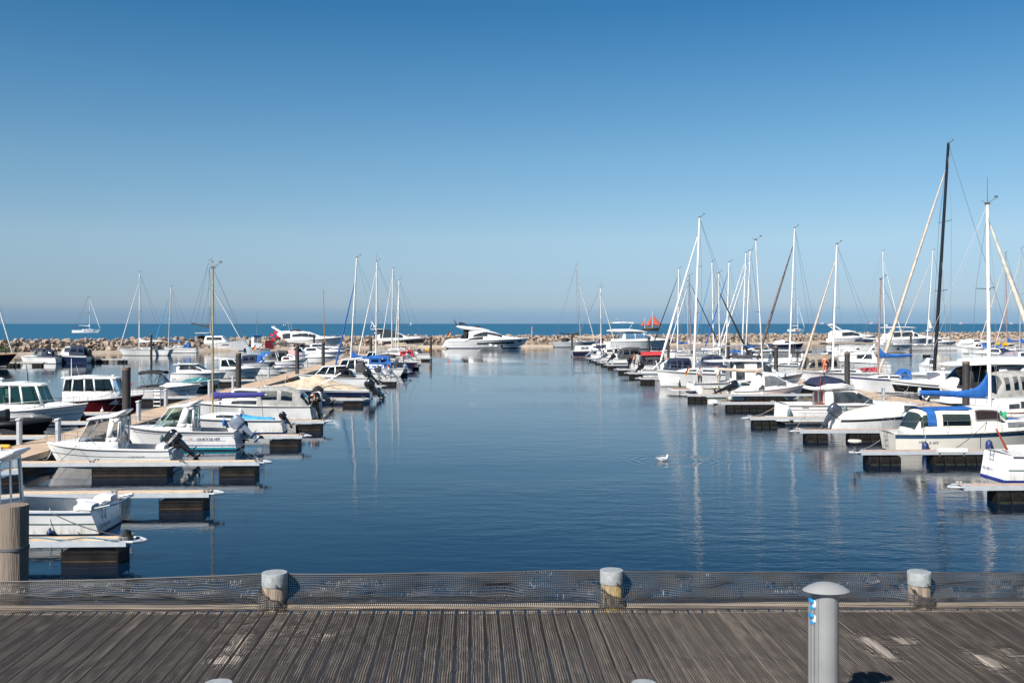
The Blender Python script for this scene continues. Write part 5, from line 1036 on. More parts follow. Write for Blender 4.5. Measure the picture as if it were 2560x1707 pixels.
b = Boat('white sailing yacht with a red emblem on its hull, on the open sea', 1970, 2012, 829, 1, 'sailing yacht', 'sailing_yacht', fb=2.0, fs=1.7, B=4.2, d=740, yaw=0, trim=False); sail_cabin(b, .36, .78, .6, .6); b.ports([(.4, .58, .25, .9)], FL_R); rig(b, (1994, 752), (1995, 822), True, C_WHITE, C_WHITE, (2011, 819), WMAST, .2, boomlen=.40, boomh=2.4, gtop=.9, gr=.2, wr=.06); flag(b, .45, 2.5, 3, cols=(FL_R, WHITE), k=3)
b = Boat('tiny sailing boat with one pale sail on the open sea near the black mast', 2316, 2331, 828, 1, 'sailing boat', 'sailing_boat', fb=1.2, fs=1.0, B=2, d=800, yaw=0, trim=False); m = MB(); m.tube([(-.4, 0, 1), (-.4, 0, 11)], .12, 6); m.build('mast', WMAST, b.o)
C_SAIL, _s = C_CREAM, C_SAIL; sailcloth([(-.2, 0, 10), (-.2, 0, 1.9), (3.2, 0, 2.0)]); C_SAIL = _s
b = Boat('speck of a white sailing boat on the horizon above the last left pile', 1024, 1029, 812, 1, 'sailing boat', 'sailing_boat', fb=1.8, fs=1.6, B=4, d=3600, yaw=0, trim=False); m = MB(); m.tube([(0, 0, 1), (0, 0, 14)], .2, 6); m.build('mast', WMAST, b.o); C_SAIL = C_WHITE; sailcloth([(.2, 0, 13), (.2, 0, 2), (4, 0, 2)]); C_SAIL = _s
FERRY = M('hazy_ferry_paint', (.36, .345, .36), .7, var=0)  # distance haze is mixed into this paint colour
for i, (X, wd) in enumerate(((2055, 11), (2178, 9), (2402, 8), (2528, 10))):
    d = 14000; L = wd/F*d; o = empty('ferry', D(X, d)); tag(o, ['pale ferry on the horizon left of the tan headsail', 'pale ferry on the horizon left of the blue boom cover mast', 'pale ferry on the horizon right of the black mast', 'pale ferry on the horizon at the right edge'][i], 'ferry')
    m = MB(); m.rings([[(x*L, y*8, z) for x, y in ((-.5, -1), (.4, -1), (.5, 0), (.4, 1), (-.5, 1))] for z in (0, 13)]); m.build('hull', FERRY, o); m = MB(); m.box((-.03*L, 0, 17), (L*.72, 13, 9)); m.box((.12*L, 0, 23), (L*.35, 12, 5)); m.build('superstructure', FERRY, o); MB().box((-.15*L, 0, 27), (8, 6, 9)).build('funnel', M('pale_red_funnel', (.36, .27, .27)), o)
q = D(1330, 420, 0); o = empty('beacon', q); tag(o, 'small harbour beacon sticking up behind the rocks', 'beacon'); m = MB(); m.tube([(0, 0, -1), (0, 0, 3.2)], .2, 8); m.build('post', GALV, o); MB().lathe([(.2, 3.2), (.28, 3.5), (.2, 4.6), (.05, 5.0)], 10).build('lantern', M('faded_orange_lantern', (.45, .25, .18), .6), o)

# ---- right inner row
b = Boat('white boat with a dark green line and a red stern post at the right edge', 2492, 2940, 1207, 1, hk=1.0, fb=1.4, fs=1.06, B=2.5, stripes=[(.42, .47, GREEN_L)], bottom=STRIPE_B, cockpit=(.10, .45), depth=.5, tr=.25, sternw=.86)
ladder(b, .35, .8, .35); b.ttext('RZ-OB112', .85, .28, .17, INK_B); m = MB(); m.tube([(-b.L/2+.15, -.35, 1.15), (-b.L/2-.25, -.3, 1.95)], .05, 8, r2=.03); m.build('flag_post', M('red_brown_post', (.35, .06, .02), .5), b.o)
m = MB(); m.slab([(-b.L/2+.75, .9, 1.06, .16, 5), (-b.L/2+2.2, .95, 1.08, .18, 5)], 16); m.build('sun_bed', C_WHITE, b.o); house(b, .5, .75, 1.2)
b = Boat('cream motor sailer with a blue sheer band and royal blue wheelhouse canvas', 2214, 2690, 1137, 1, 'motor sailer', 'motor_sailer', hk=.80, fb=1.5, fs=.95, B=2.9, top=CREAM, stripes=[(.78, .90, STRIPE_D)], rail=M('black_gunwale', (.02, .02, .02), .5), bottom=NAVY, tr=-.12, sternw=.62, full=.5, rake=.5, flare=.7)
trunk(b, [(.15, .68, .45, 5), (.20, .70, .50, 5), (.66, .62, .50, 4.5), (.80, .5, .40, 4), (.92, .3, .02, 3)], CREAM, ((.595, .675, .30, .74), (.70, .775, .30, .74)), GREYGLASS, name='coach_roof')
trunk(b, [(.385, .60, .45, 5), (.40, .62, 1.30, 5), (.45, .62, 1.38, 5), (.535, .60, 1.30, 5), (.60, .56, .48, 5)], CREAM, ((.43, .58, .50, .56, .50, .60), (.425, .548, .56, .86, .58, .84)), M('dark_open_window', (.03, .018, .014), .15, var=0), name='wheelhouse', front=(.545, .59, PI*.22))
hood(b, .10, .42, 1.30, 1.36, .66, CREAM, windows=((.10, .30, .34, .82), (.46, .92, .34, .80)), gm=TINT, aft_lean=.45, e=4, name='cockpit_tent')
x0, x1 = b.x(.10), b.x(.42); z = b.zs(.25); m = MB(); s2 = [(x0+.1, .92, z+.0, z+.60, 4), (x0+.55, .97, z-.02, z+1.08, 4), (x0+1.2, .97, z-.02, z+1.10, 4), (x1, .95, z-.02, z+1.13, 4)]
m.patch(s2, ((x0+.60, .12), (x0+1.02, .12), (x0+1.02, PI-.12), (x0+.60, PI-.12)), .03, 4, 16); m.patch(s2, ((x0+.55, ph(.93, 4)), (x1, ph(.93, 4)), (x1, PI-ph(.93, 4)), (x0+.55, PI-ph(.93, 4))), .034, 8, 8); m.build('tent_roof_canvas', C_BLUE, b.o)
rig(b, (2469, 512), (2475, 1090), ALU, C_BLUE, C_CREAM, (2640, 1000), WMAST, .105, spreaders=(.62,), boomlen=.385, boomh=1.38, gr=.13, gtop=.94, collar=1.35, ant=True, wr=.009)
MB().slab([(b.x(.62), .5, b.zs(.6)+.44, .08, 3), (b.x(.70), .45, b.zs(.6)+.40, .06, 3)], 12).build('hatch_cover', C_BLUE, b.o)
lifelines(b, .6, .02, .97, 8); ladder(b, .0, .9, .15); b.text('HE', 2301, 1109, .17, INK_B); b.text('A 673', 2325, 1110, .17, INK_B)
MB().slab([(.0+b.x(.575), .10, 1.75, .22, 2.2, -.5), (b.x(.59), .13, 1.5, .35, 2.2, -.5), (b.x(.605), .06, 1.75, .2, 2.2, -.5)], 8).build('rope_coil', M('green_rope', (.05, .38, .20), .8), b.o)
m = MB()
for (xx, zz) in ((.60, 2.5),): pass
fender(b, 2317, 1103, 'navy fender hanging over the registration letters of the cream motor sailer', F_NAVY, .62, .15); fender(b, 2476, 1098, 'navy fender hanging amidships on the cream motor sailer', F_NAVY, .72, .15)
q = P(2380, 1120, .9); o = empty('fender_board', q); tag(o, 'long white fender board on the pontoon beside the cream motor sailer', 'fender board'); m = MB(); m.slab([(-.6, .1, -.1, .10, 3), (.6, .1, -.1, .10, 3)], 12); m.build('board', F_WHITE, o); m = MB(); m.tube([(-.5, 0, -.2), (-.5, 0, -.33)], .03, 6); m.tube([(.5, 0, -.2), (.5, 0, -.33)], .03, 6); m.build('foot', GREY_L, o)
b = Boat('white boat under a loose cream cover with a slate grey outboard', 2086, 2330, 1080, 1, fb=1.25, fs=.72, B=2.1, stripes=[(.80, .90, BLACK)], bottom=BLACK); cover(b, [(.02, .84, .10, 2.2), (.10, .9, .42, 1.8), (.35, .88, .75, 1.5), (.55, .84, .95, 1.4), (.70, .74, .80, 1.6), (.92, .2, .1, 2)], C_CREAM); outboard(b, OGREY, tilt=35, k=1.15); trunk(b, [(.62, .8, .55, 5), (.64, .8, .8, 5), (.8, .7, .6, 5), (.9, .3, .05, 4)], None, ((.66, .8, .35, .8),)); rail(b, .6, 1, .4, 4)
b = Boat('white flybridge cabin boat with navy bridge canvas and mahogany doors', 1952, 2285, 1063, 1, hk=.80, fb=1.32, fs=1.25, B=3.0, stripes=[(.07, .17, GREY_L, 0, .8), (.76, .79, BLACK), (.60, .615, GREY_L, .05, .9)], cockpit=(.03, .28), flare=.95, full=.5, rake=1.1)
c = trunk(b, [(.285, .80, .9, 5), (.30, .80, 1.05, 4.6), (.52, .78, 1.08, 4.6), (.60, .72, .66, 4.2), (.68, .62, .22, 4), (.78, .45, .14, 3.6), (.95, .15, .02, 3)], None, ((.345, .64, .14, .86, .18, .78),), name='superstructure')
zf = b.zs(.33); MB().slab([(b.x(.20), 1.0, zf+.93, .07, 3.5), (b.x(.225), 1.12, zf+.98, .13, 4), (b.x(.30), 1.14, zf+1.06, .24, 4), (b.x(.42), 1.08, zf+1.08, .24, 4), (b.x(.52), .95, zf+.95, .12, 4), (b.x(.57), .8, zf+.86, .03, 4)], 20).build('flybridge', WHITE, b.o)
b2 = [(.20, .70, 1.45, 3), (.24, .72, 1.92, 2.6), (.34, .70, 2.08, 2.6), (.44, .62, 1.85, 2.6), (.46, .55, 1.62, 2.6)]
sc_ = [(q[0], q[1], b.zs(.3)+1.04+(.0 if i else .16), q[3]+.0, q[4]) for i, q in enumerate(secs_of(b, b2))]; MB().arch(sc_, 16).build('bridge_canvas', C_NAVY, b.o, sm=50)
m = MB(); m.box((b.x(.284), .55, b.zs(.28)+.22), (.05, .5, 1.0)); m.box((b.x(.284), -.35, b.zs(.28)+.22), (.05, .6, 1.0)); m.box((b.x(.27)-.2, b.near*.9, b.zs(.25)-.05), (.7, .3, .26)); m.build('mahogany_door', MAHOG, b.o)
m = MB(); m.box((b.x(.284)-.03, -.35, b.zs(.28)+.4), (.02, .42, .7)); m.build('door_pane', DKGLASS, b.o); m = MB(); m.tube([(b.x(.26), b.near*1.1, 1.3), (b.x(.26)+.15, b.near*1.05, 2.5)], .035, 6); m.tube([(b.x(.235), b.near*1.2, 1.3), (b.x(.25), b.near*1.1, 3.0)], .018, 6); m.build('canopy_post', MAHOG, b.o)
rail(b, .55, 1, .45, 6); platform(b, .75, .28, .85); b.text('RYL 28581 HRO', 2022, 1048, .17, INK_G, .1); b.ports([(.10, .15, .86, .9)], GREY_L); fender(b, 1973, 1020, 'grey fender near the stern of the white flybridge cabin boat', F_GREY, .62, .12); fender(b, 2112, 1012, 'grey fender amidships on the white flybridge cabin boat', F_GREY, .5, .11)
m = MB()
for z in (1.16, 1.04): m.tube([(b.x(.30), b.near*1.10, b.zs(.35)+z), (b.x(.50), b.near*1.06, b.zs(.35)+z-.02)], .018, 6)
m.build('bridge_rail', STEEL, b.o)
b = Boat('white cruiser with a grey canvas front cover and black outboard', 1826, 2012, 1003, 1, hk=1.0, fb=1.35, fs=.80, B=2.3, stripes=[(.68, .71, GREY_L), (.52, .535, GREY_L)], flare=.95)
trunk(b, [(.30, .84, .45, 4.5), (.34, .84, 1.0, 4), (.46, .82, 1.32, 4), (.56, .80, 1.22, 4), (.70, .72, .62, 4), (.80, .6, .3, 4), (.95, .15, .02, 3)], None, ((.42, .70, .26, .80, .30, .72),), GREYGLASS, name='superstructure', front=(.60, .70, PI*.25)); hood(b, .30, .44, 1.0, 1.25, .85, C_DGREY, zb=.02, aft_lean=.4); rail(b, .5, 1, .4, 5); outboard(b, OBK, tilt=70, k=1.25); cover(b, [(.03, .7, .02, 3), (.1, .8, .2, 3), (.28, .8, .3, 3)], C_WHITE)
fender(b, 1905, 978, 'white fender on the white cruiser with the grey front cover', F_WHITE, .5, .10)
b = Boat('small beige sailing boat with a turquoise window and a rolled tan sail', 1752, 1912, 995, 1, 'sailing boat', 'sailing_boat', fb=1.1, fs=.85, B=1.9, top=M('beige_gelcoat', (.62, .58, .50), .4), cockpit=(.08, .45, .6), depth=.3, bottom=GREEN_L); sail_cabin(b, .46, .85, .45, .72, ((.60, .75, .3, .75),)); trunk(b, [(.50, .74, .3, 5), (.502, .745, .38, 5), (.58, .745, .38, 5), (.582, .74, .3, 5)], M('turquoise_panel', (.02, .4, .6), .3), (), name='turquoise_window'); rig(b, (1890, 601), (1910, 960), True, C_TAN, None, None, WMAST, .06, spreaders=(.5,), boomlen=.72, boomh=.95, gtop=.8, collar=.2); m = MB(); m.slab([(-b.L/2-.25, .03, .35, .65, 3), (-b.L/2-.02, .04, .35, .6, 3)], 12); m.build('rudder', WHITE, b.o); lifelines(b, .5, .0, .5, 4)
b = Boat('long white hardtop motor cruiser with two people in its cockpit', 1725, 2010, 985, 1, hk=1.0, fb=1.9, fs=.95, B=3.2, stripes=[(.85, .90, GREY_L), (.10, .16, STRIPE_D)], cockpit=(.02, .32), depth=.35, flare=.9)
trunk(b, [(.345, .86, .9, 5), (.36, .86, 1.55, 5), (.56, .84, 1.60, 5), (.66, .78, 1.35, 4.5), (.76, .68, .35, 4), (.85, .5, .2, 4), (.96, .15, .02, 3)], None, ((.555, .68, .40, .86, .40, .78), (.37, .44, .1, .9)), name='superstructure', front=(.665, .75, PI*.22)); roof_slab(b, b.x(.14), b.x(.66), 1.42, b.zs(.4)+1.68, .09, tilt=0, camber=.12); rail(b, .5, 1, .5, 7); platform(b, 1.9, .32, .92, M('navy_edge_platform', (.6, .6, .62), .4), TEAKP); flag(b, .02, 1.0, 1.4, k=1.4, w_=.35); m = MB(); m.box((b.x(.352)-.06, b.near*.5, 2.0), (.06, .5, 1.4)); m.build('cabin_door', M('dark_brown_door', (.06, .035, .03), .5), b.o)
fender(b, 1850, 952, 'navy fender amidships on the long hardtop cruiser', F_NAVY, .6, .12)
b = Boat('big white sloop with its bow towards the fairway and a tall white mast', 1641, 1872, 969, -1, 'sailing yacht', 'sailing_yacht', fb=1.75, fs=1.3, B=3.3, stripes=[(.88, .91, GREY_L)], bottom=M('grey_antifouling', (.25, .25, .25), .6), rake=.45, cockpit=(.05, .3, .6)); sail_cabin(b, .32, .8, .45, .62); rig(b, (1749, 545), (1734, 925), ALU, None, WMAST, (1650, 905), WMAST, .13, spreaders=(.38, .68), boomlen=.56, boomh=2.2, gr=.12, gtop=.91, wr=.014); sprayhood(b, .2, .36, .9, .62, C_NAVY); lifelines(b, .6)
fender(b, 1700, 945, 'white fender on the bow side of the big white sloop', F_WHITE, .6, .12)
b = Boat('boat under a navy canvas tent with clear panels behind the big white sloop bow', 1655, 1765, 955, 1, fb=1.5, fs=1.15, B=2.7); hood(b, .05, .62, 1.55, 1.6, .88, C_NAVY, windows=((.18, .40, .3, .8), (.46, .60, .25, .8), (.68, .94, .3, .8)), aft_lean=.5); rail(b)
b = Boat('boat with a bright red roof canvas over black side curtains', 1592, 1710, 932, 1, fb=1.35, fs=1.0, B=2.6); hood(b, .05, .56, 1.45, 1.55, .86, C_BLACK, windows=((.3, .55, .35, .8), (.08, .2, .4, .8))); s2 = [(b.x(.06), b.B*.44, b.zs(.3), b.zs(.3)+1.5, 2.8), (b.x(.55), b.B*.44, b.zs(.3), b.zs(.3)+1.6, 2.8)]; MB().patch(s2, ((s2[0][0], PI*.22), (s2[1][0], PI*.22), (s2[1][0], PI*.78), (s2[0][0], PI*.78)), .04, 8, 10).build('roof_canvas', C_RED, b.o); trunk(b, [(.56, .8, .5, 4), (.6, .8, .6, 4), (.9, .2, .05, 3)]); flag(b, .0, 1.0, 1.4, k=1.4, w_=.3)
b = Boat('boat under a charcoal canvas tent left of the red roofed boat', 1532, 1640, 915, 1, fb=1.4, fs=1.0, B=2.6); hood(b, .10, .62, 1.9, 2.0, .86, C_DGREY, windows=((.25, .48, .42, .82), (.55, .9, .42, .82)), aft_lean=.7); rail(b); cover(b, [(.0, .7, .02, 3), (.04, .8, .2, 2), (.2, .8, .4, 2)], GREYW); outboard(b, OBK, tilt=45, k=1.1)
b = Boat('navy hulled wooden motor sailer with a beige boom cover at the right row end', 1428, 1546, 893, 1, 'motor sailer', 'motor_sailer', fb=1.6, fs=1.15, B=3.2, stripes=[(.10, .82, NAVY), (.82, .92, TEAK)], bottom=BOTTOM_R, tr=-.3); trunk(b, [(.08, .62, .9, 5), (.1, .64, 1.0, 5), (.42, .64, 1.0, 5), (.44, .62, .9, 5)], C_WHITE, ((.2, .27, .3, .8), (.29, .35, .3, .8)), GREYGLASS, name='cockpit_tent'); trunk(b, [(.44, .62, 1.1, 5), (.46, .64, 1.25, 5), (.72, .60, 1.2, 5), (.80, .5, .4, 4), (.92, .2, .02, 3)], WHITE, ((.52, .60, .35, .85), (.63, .72, .35, .85)), name='wheelhouse'); rig(b, (1501, 720), (1503, 880), True, C_BEIGE, C_CREAM, (1541, 868), WMAST, .12, boomlen=.50, boomh=2.0, gtop=.9, ant=True, wr=.02); lifelines(b)
b = yacht('large white motor yacht with an open bimini on its flybridge, behind the navy motor sailer', 1515, 1690, 873, 1, .3, 2.3, 1.8, 4.6, [(.10, .8, .6, 4), (.20, .84, .7, 4.5), (.21, .80, 1.95, 4.5), (.50, .80, 1.95, 4.5), (.64, .7, .9, 4), (.74, .55, .45, 4), (.95, .2, .02, 3)], ((.23, .36, .35, .9), (.375, .60, .35, .9, .4, .8)), ()); b.o.children[0]
for ch in b.o.children:
    for c2 in ch.children:
        if c2.name.startswith('window'): c2.data.materials[0] = M('sky_blue_glass', (.10, .20, .32), .06, var=.1)
MB().slab([(b.x(.03), 1.6, 4.35, .12, 3), (b.x(.08), 1.9, 4.35, .38, 3.6), (b.x(.30), 1.9, 4.35, .42, 3.6), (b.x(.46), 1.7, 4.2, .3, 3.4), (b.x(.56), 1.3, 4.0, .1, 3)], 20).build('flybridge', WHITE, b.o); bimini(b, .05, .36, 4.5, .6, C_WHITE); m = MB()
for y in (-1.7, 1.7): m.tube([(b.x(.09), y, 2.2), (b.x(.07), y, 4.2)], .06, 6)
m.build('flybridge_post', STEEL, b.o)
b = Boat('white boat with a charcoal bimini behind the long hardtop cruiser', 1815, 1925, 950, 1, fb=1.4, fs=1.0, B=2.6); bimini(b, .08, .80, 1.9, .8, C_DGREY, frame=OBK); screen(b, .4, .7, .9); rail(b); trunk(b, [(.6, .7, .3, 4), (.7, .66, .35, 4), (.93, .2, .02, 3)], name='foredeck')

# the cluster of sailing boats behind the tall white mast
for (t, bs, X0, X1, Yw, dr, gc, cc, mm, lab, kw) in (
    ((1697, 672), (1694, 880), 1625, 1735, 896, -1, C_BLACK, C_BLUE, WMAST, 'white sloop with a black rolled headsail and blue boom cover beside the far right piles', dict(boomlen=.3)),
    ((1719, 704), (1720, 885), 1668, 1765, 897, -1, C_WHITE, C_WHITE, ALU, 'white sloop with all white rolled sails just left of the tall white mast', dict(boomlen=.35)),
    ((1723, 690), (1727, 880), 1690, 1810, 905, 1, C_BLACK, None, BRNM, 'white sloop with a thin dark mast and a black rolled headsail sloping right', dict()),
    ((1780, 656), (1784, 885), 1728, 1830, 902, -1, M('blue_white_striped_canvas', (.05, .25, .5), .7), C_WHITE, WMAST, 'white sloop with a blue and white banded rolled headsail', dict(boomlen=.3)),
    ((1796, 684), (1800, 905), 1760, 1880, 924, 1, C_BLACK, C_WHITE, WMAST, 'white sloop with a thick black rolled headsail sloping to the right', dict(gr=.14, gtop=.80)),
    ((1823, 656), (1815, 900), 1752, 1870, 918, -1, C_BLUE, None, WMAST, 'white sloop with a royal blue rolled headsail sloping to the left', dict()),
    ((1865, 632), (1855, 895), 1785, 1905, 912, -1, C_WHITE, C_BLUE, WMAST, 'white sloop with a blue mast cover and white rolled headsail right of the far pile', dict(boomlen=.3)),
    ((1876, 627), (1864, 890), 1795, 1915, 907, -1, C_WHITE, C_NAVY, WMAST, 'white sloop with a tall plain mast and navy boom cover', dict(boomlen=.35)),
    ((1987, 571), (1973, 925), 1886, 2060, 938, -1, C_MOTTLE, C_DGREY, WMAST, 'white sloop with a mottled brown rolled headsail and dark mast cover', dict(boomlen=.34, gr=.16, gtop=.9)),
    ((2207, 628), (2213, 870), 2120, 2265, 880, 1, C_WHITE, C_WHITE, WMAST, 'white sloop near the breakwater whose rolled headsail slopes to the right', dict()),
    ((2333, 626), (2317, 865), 2240, 2385, 876, -1, C_TAN, C_WHITE, WMAST, 'white sloop near the breakwater left of the black mast', dict()),
    ((2514, 633), (2518, 870), 2440, 2590, 888, -1, C_TAN, C_BLUE, BRNM, 'sloop with a tan rolled headsail and blue boom cover near the right edge', dict()),
    ((2553, 622), (2549, 872), 2480, 2640, 892, -1, C_TAN, C_BLUE, ALU, 'sloop with a tan rolled headsail cut by the right edge', dict())):
    b = Boat(lab, X0, X1, Yw, dr, 'sailing boat', 'sailing_boat', fb=1.45, fs=1.1, stripes=[(.84, .9, RN.choice((GREY_L, STRIPE_D, STRIPE_B)))], cockpit=(.05, .32, .6), group=None)
    sail_cabin(b); lifelines(b); kw.setdefault('gr', .09); kw.setdefault('boomlen', .4); rig(b, t, bs, bool(cc), cc, gc, None, mm, .10, spreaders=(.55,), boomh=1.3, wr=.016, **kw)
    if RN.random() < .6: sprayhood(b, .22, .4, 1.0, .64, RN.choice((C_NAVY, C_DGREY, C_BLUE, C_GREY)))

# ---- right outer row and the boats beyond it
b = Boat('white trawler yacht with square cabin windows left of the taupe tent', 1880, 2062, 935, 1, fb=1.9, fs=1.5, B=3.4, stripes=[(.86, .89, GREY_L)], flare=.9); trunk(b, [(.05, .8, 1.2, 6), (.08, .8, 1.45, 6), (.60, .78, 1.5, 6), (.66, .74, 1.3, 5), (.74, .6, .4, 4), (.95, .2, .02, 3)], None, ((.1, .2, .35, .85), (.24, .46, .35, .85), (.5, .62, .35, .85)), GREYGLASS, name='wheelhouse', front=(.655, .73, PI*.2)); roof_slab(b, b.x(.02), b.x(.66), 1.35, b.zs(.3)+1.30, .07); b.ports([(.45, .6, .62, .72), (.38, .42, .35, .44)]); rail(b, .4, 1, .5, 7)
b = Boat('boat with a big taupe canvas tent and clear panels', 1998, 2135, 958, 1, fb=1.55, fs=1.2, B=3.0); hood(b, .03, .66, 2.0, 2.1, .9, C_TAUPE, windows=((.12, .28, .28, .72), (.36, .52, .28, .72), (.60, .92, .28, .72)), aft_lean=.6); rail(b)
b = Boat('white sloop with a pale rolled headsail in front of the taupe tent', 1990, 2225, 965, -1, 'sailing yacht', 'sailing_yacht', fb=1.55, fs=1.2, B=3.1, stripes=[(.84, .87, GREY_L)], cockpit=(.05, .3, .6)); sail_cabin(b); rig(b, (2092, 612), (2081, 940), True, C_WHITE, C_TAN, (2000, 930), WMAST, .11, boomlen=.42, boomh=1.5, gr=.11, gtop=.9, wr=.012); lifelines(b)
b = Boat('white cruiser with a long taupe bimini behind the taupe tent', 2050, 2215, 936, -1, hk=1.0, fb=1.9, fs=1.4, B=3.3, flare=1); trunk(b, [(.2, .8, .9, 4), (.24, .8, 1.3, 4), (.5, .76, 1.2, 4), (.75, .5, .4, 4), (.95, .2, .02, 3)], None, ((.28, .5, .4, .8),), name='superstructure'); bimini(b, .2, .95, 2.3, .85, C_TAUPE); rail(b)
b = Boat('white boat with a dark red cover behind the black hulled boat', 2118, 2205, 952, -1, fb=1.2, fs=.9, B=2.4); cover(b, [(.05, .85, .05, 2.4), (.2, .88, .65, 1.8), (.5, .8, .5, 1.8), (.9, .2, .05, 2)], C_RED); rail(b)
b = Boat('white sailing boat with a blue top rail, blue boom cover and bronze mast', 2122, 2318, 985, -1, 'sailing boat', 'sailing_boat', fb=1.6, fs=1.2, B=2.9, stripes=[(.88, 1.0, STRIPE_B)], cockpit=(.05, .3, .6)); sail_cabin(b); rig(b, (2202, 699), (2194, 955), True, C_BLUE, None, None, BRNM, .085, boomlen=.45, boomh=1.7, gtop=.95); sprayhood(b, .24, .42, 1.0, .62, C_BLUE); lifelines(b)
b = Boat('long white racing yacht with a tall black mast, tan rolled headsail and grey sail bag', 2178, 2560, 978, -1, 'sailing yacht', 'sailing_yacht', fb=1.7, fs=1.35, B=4.0, cockpit=(.03, .35, .6), stripes=[(.08, .12, STRIPE_D)]); sail_cabin(b, .36, .78, .4, .6); r_ = rig(b, (2371, 360), (2335, 935), None, None, C_TAN, (2190, 945), BMAST, .17, spreaders=(.36, .66), gtop=.905, gr=.14, wr=.02); lifelines(b)
xm = b.loc(D(2336, b.d, 0)).x; zt, zbm = ZY(880, b.d), ZY(930, b.d); rs = []
for i in range(13):
    u = i/12; t_ = zt-(zt-zbm)*.55*u**1.2; lo = zbm+(.2+.35*(zt-zbm))*u**1.6; rs.append([(xm-.1-2.5*u, (.30-.18*u+.05*noise.noise((u*6, j, 0)))*math.cos(2*PI*j/12)*(1 if 0 < i < 12 else .4), (t_+lo)/2+(t_-lo)/2*math.sin(2*PI*j/12)) for j in range(12)])
MB().rings(rs).build('sail_bag', C_GREY, b.o, sm=60)
b = Boat('black and grey hulled boat with white name lettering, bow towards the left', 2224, 2440, 1004, -1, fb=1.75, fs=1.2, B=2.8, stripes=[(.07, .42, M('graphite_hull_paint', (.14, .14, .145), .35)), (.45, .82, BLACK)], flare=1, bottom=WHITE); trunk(b, [(.1, .84, .8, 4), (.14, .84, 1.25, 4), (.36, .8, 1.3, 4), (.46, .76, 1.15, 4), (.62, .64, .36, 4), (.76, .45, .22, 4), (.95, .15, .02, 3)], None, ((.2, .42, .4, .85), ), name='superstructure', front=(.47, .60, PI*.24), gm=GREYGLASS); rail(b, .45, 1, .5, 7); b.text('Lana', 2271, 986, .36, INK_W, .3); radar(b, .38, b.zs(.38)+1.2, .6); fender(b, 2306, 968, 'white tube fender by the name on the black and grey hulled boat', F_WHITE, .7, .13)
q = b.loc(D(2322, b.d-b.B/2, ZY(990, b.d-b.B/2))); h_ = b.hull_at(q.x, q.z, b.near); wp = b.o.location+Matrix.Rotation(b.yaw, 3, 'Z') @ Vector((q.x, h_.y+b.near*.09, q.z)); o = empty('life_ring', wp, b.yaw); tag(o, 'white life ring hanging on the side of the black and grey hulled boat', 'life ring'); m = MB(); m.rings([[((.24+.07*math.cos(c))*math.cos(a), .07*math.sin(c), (.27+.07*math.cos(c))*math.sin(a)) for c in [2*PI*k/8 for k in range(8)]] for a in [2*PI*k/20 for k in range(21)]], cap=False); m.build('ring_body', F_WHITE, o); m = MB()
for a in (.6, 2.2, 3.8, 5.4): m.slab([(.24*math.cos(a)-.05, .078, .27*math.sin(a), .085, 2), (.24*math.cos(a)+.05, .078, .27*math.sin(a), .085, 2)], 8)
m.build('grip_band', GREY_L, o)
b = Boat('big white flybridge cruiser with a black cockpit tent, stern towards the left', 2372, 2830, 1004, 1, 'motor yacht', 'motor_yacht', hk=1.0, fb=2.2, fs=1.45, B=3.6, d=71, flare=.95, stripes=[(.84, .87, BLACK)]); trunk(b, [(.20, .84, 1.0, 5), (.22, .86, 1.45, 5), (.50, .84, 1.5, 5), (.66, .7, .9, 4), (.95, .2, .02, 3)], None, ((.26, .6, .38, .86),), name='superstructure'); roof_slab(b, b.x(-.02), b.x(.52), 1.72, b.zs(.2)+1.62, .16, camber=.25); MB().slab([(b.x(.08), 1.2, b.zs(.2)+1.9, .08, 3), (b.x(.14), 1.5, b.zs(.2)+1.95, .22, 3.5), (b.x(.40), 1.4, b.zs(.2)+1.98, .22, 3.5), (b.x(.5), 1.1, b.zs(.2)+1.85, .06, 3)], 18).build('flybridge', WHITE, b.o); hood(b, .0, .235, 1.48, 1.52, .88, C_BLACK, windows=((.30, .58, .34, .86), (.66, .95, .34, .86)), gm=TINT, aft_lean=.9, e=4, base=.0); lifelines(b, .5, .3, .97, 6)
m = MB(); m.slab([(b.x(0)-.5, .8, 1.35, .10, 4), (b.x(0)-.1, .9, 1.4, .5, 4), (b.x(0)+.3, .9, 1.5, .6, 4)], 16); m.build('stern_seat', WHITE, b.o); platform(b, .9, .35, .9)
b = Boat('white cabin boat with a grey canvas cockpit at the right edge', 2440, 2700, 1040, 1, hk=1.0, fb=1.7, fs=1.25, B=2.8, stripes=[(.80, .84, BLACK)], d=64.5); hood(b, .10, .48, 1.6, 1.65, .9, C_GREY, windows=((.22, .34, .3, .8), (.44, .56, .3, .8), (.64, .96, .3, .8)), aft_lean=.5); trunk(b, [(.46, .84, 1.2, 4), (.5, .84, 1.75, 4), (.66, .8, 1.6, 4), (.78, .6, .4, 4), (.95, .2, .02, 3)], None, ((.52, .66, .4, .85),), name='wheelhouse'); rail(b); radar(b, .55, b.zs(.5)+1.9, .6)
b = Boat('small white cabin boat with a wooden rubbing strip at the right edge', 2490, 2640, 1066, 1, fb=1.2, fs=.9, B=2.0, rail=TEAK, d=57.8); trunk(b, [(.0, .8, .5, 4), (.05, .8, .85, 4), (.4, .78, .9, 4), (.6, .6, .4, 4), (.9, .2, .02, 3)], None, ((.1, .26, .3, .6), (.3, .44, .3, .75)))
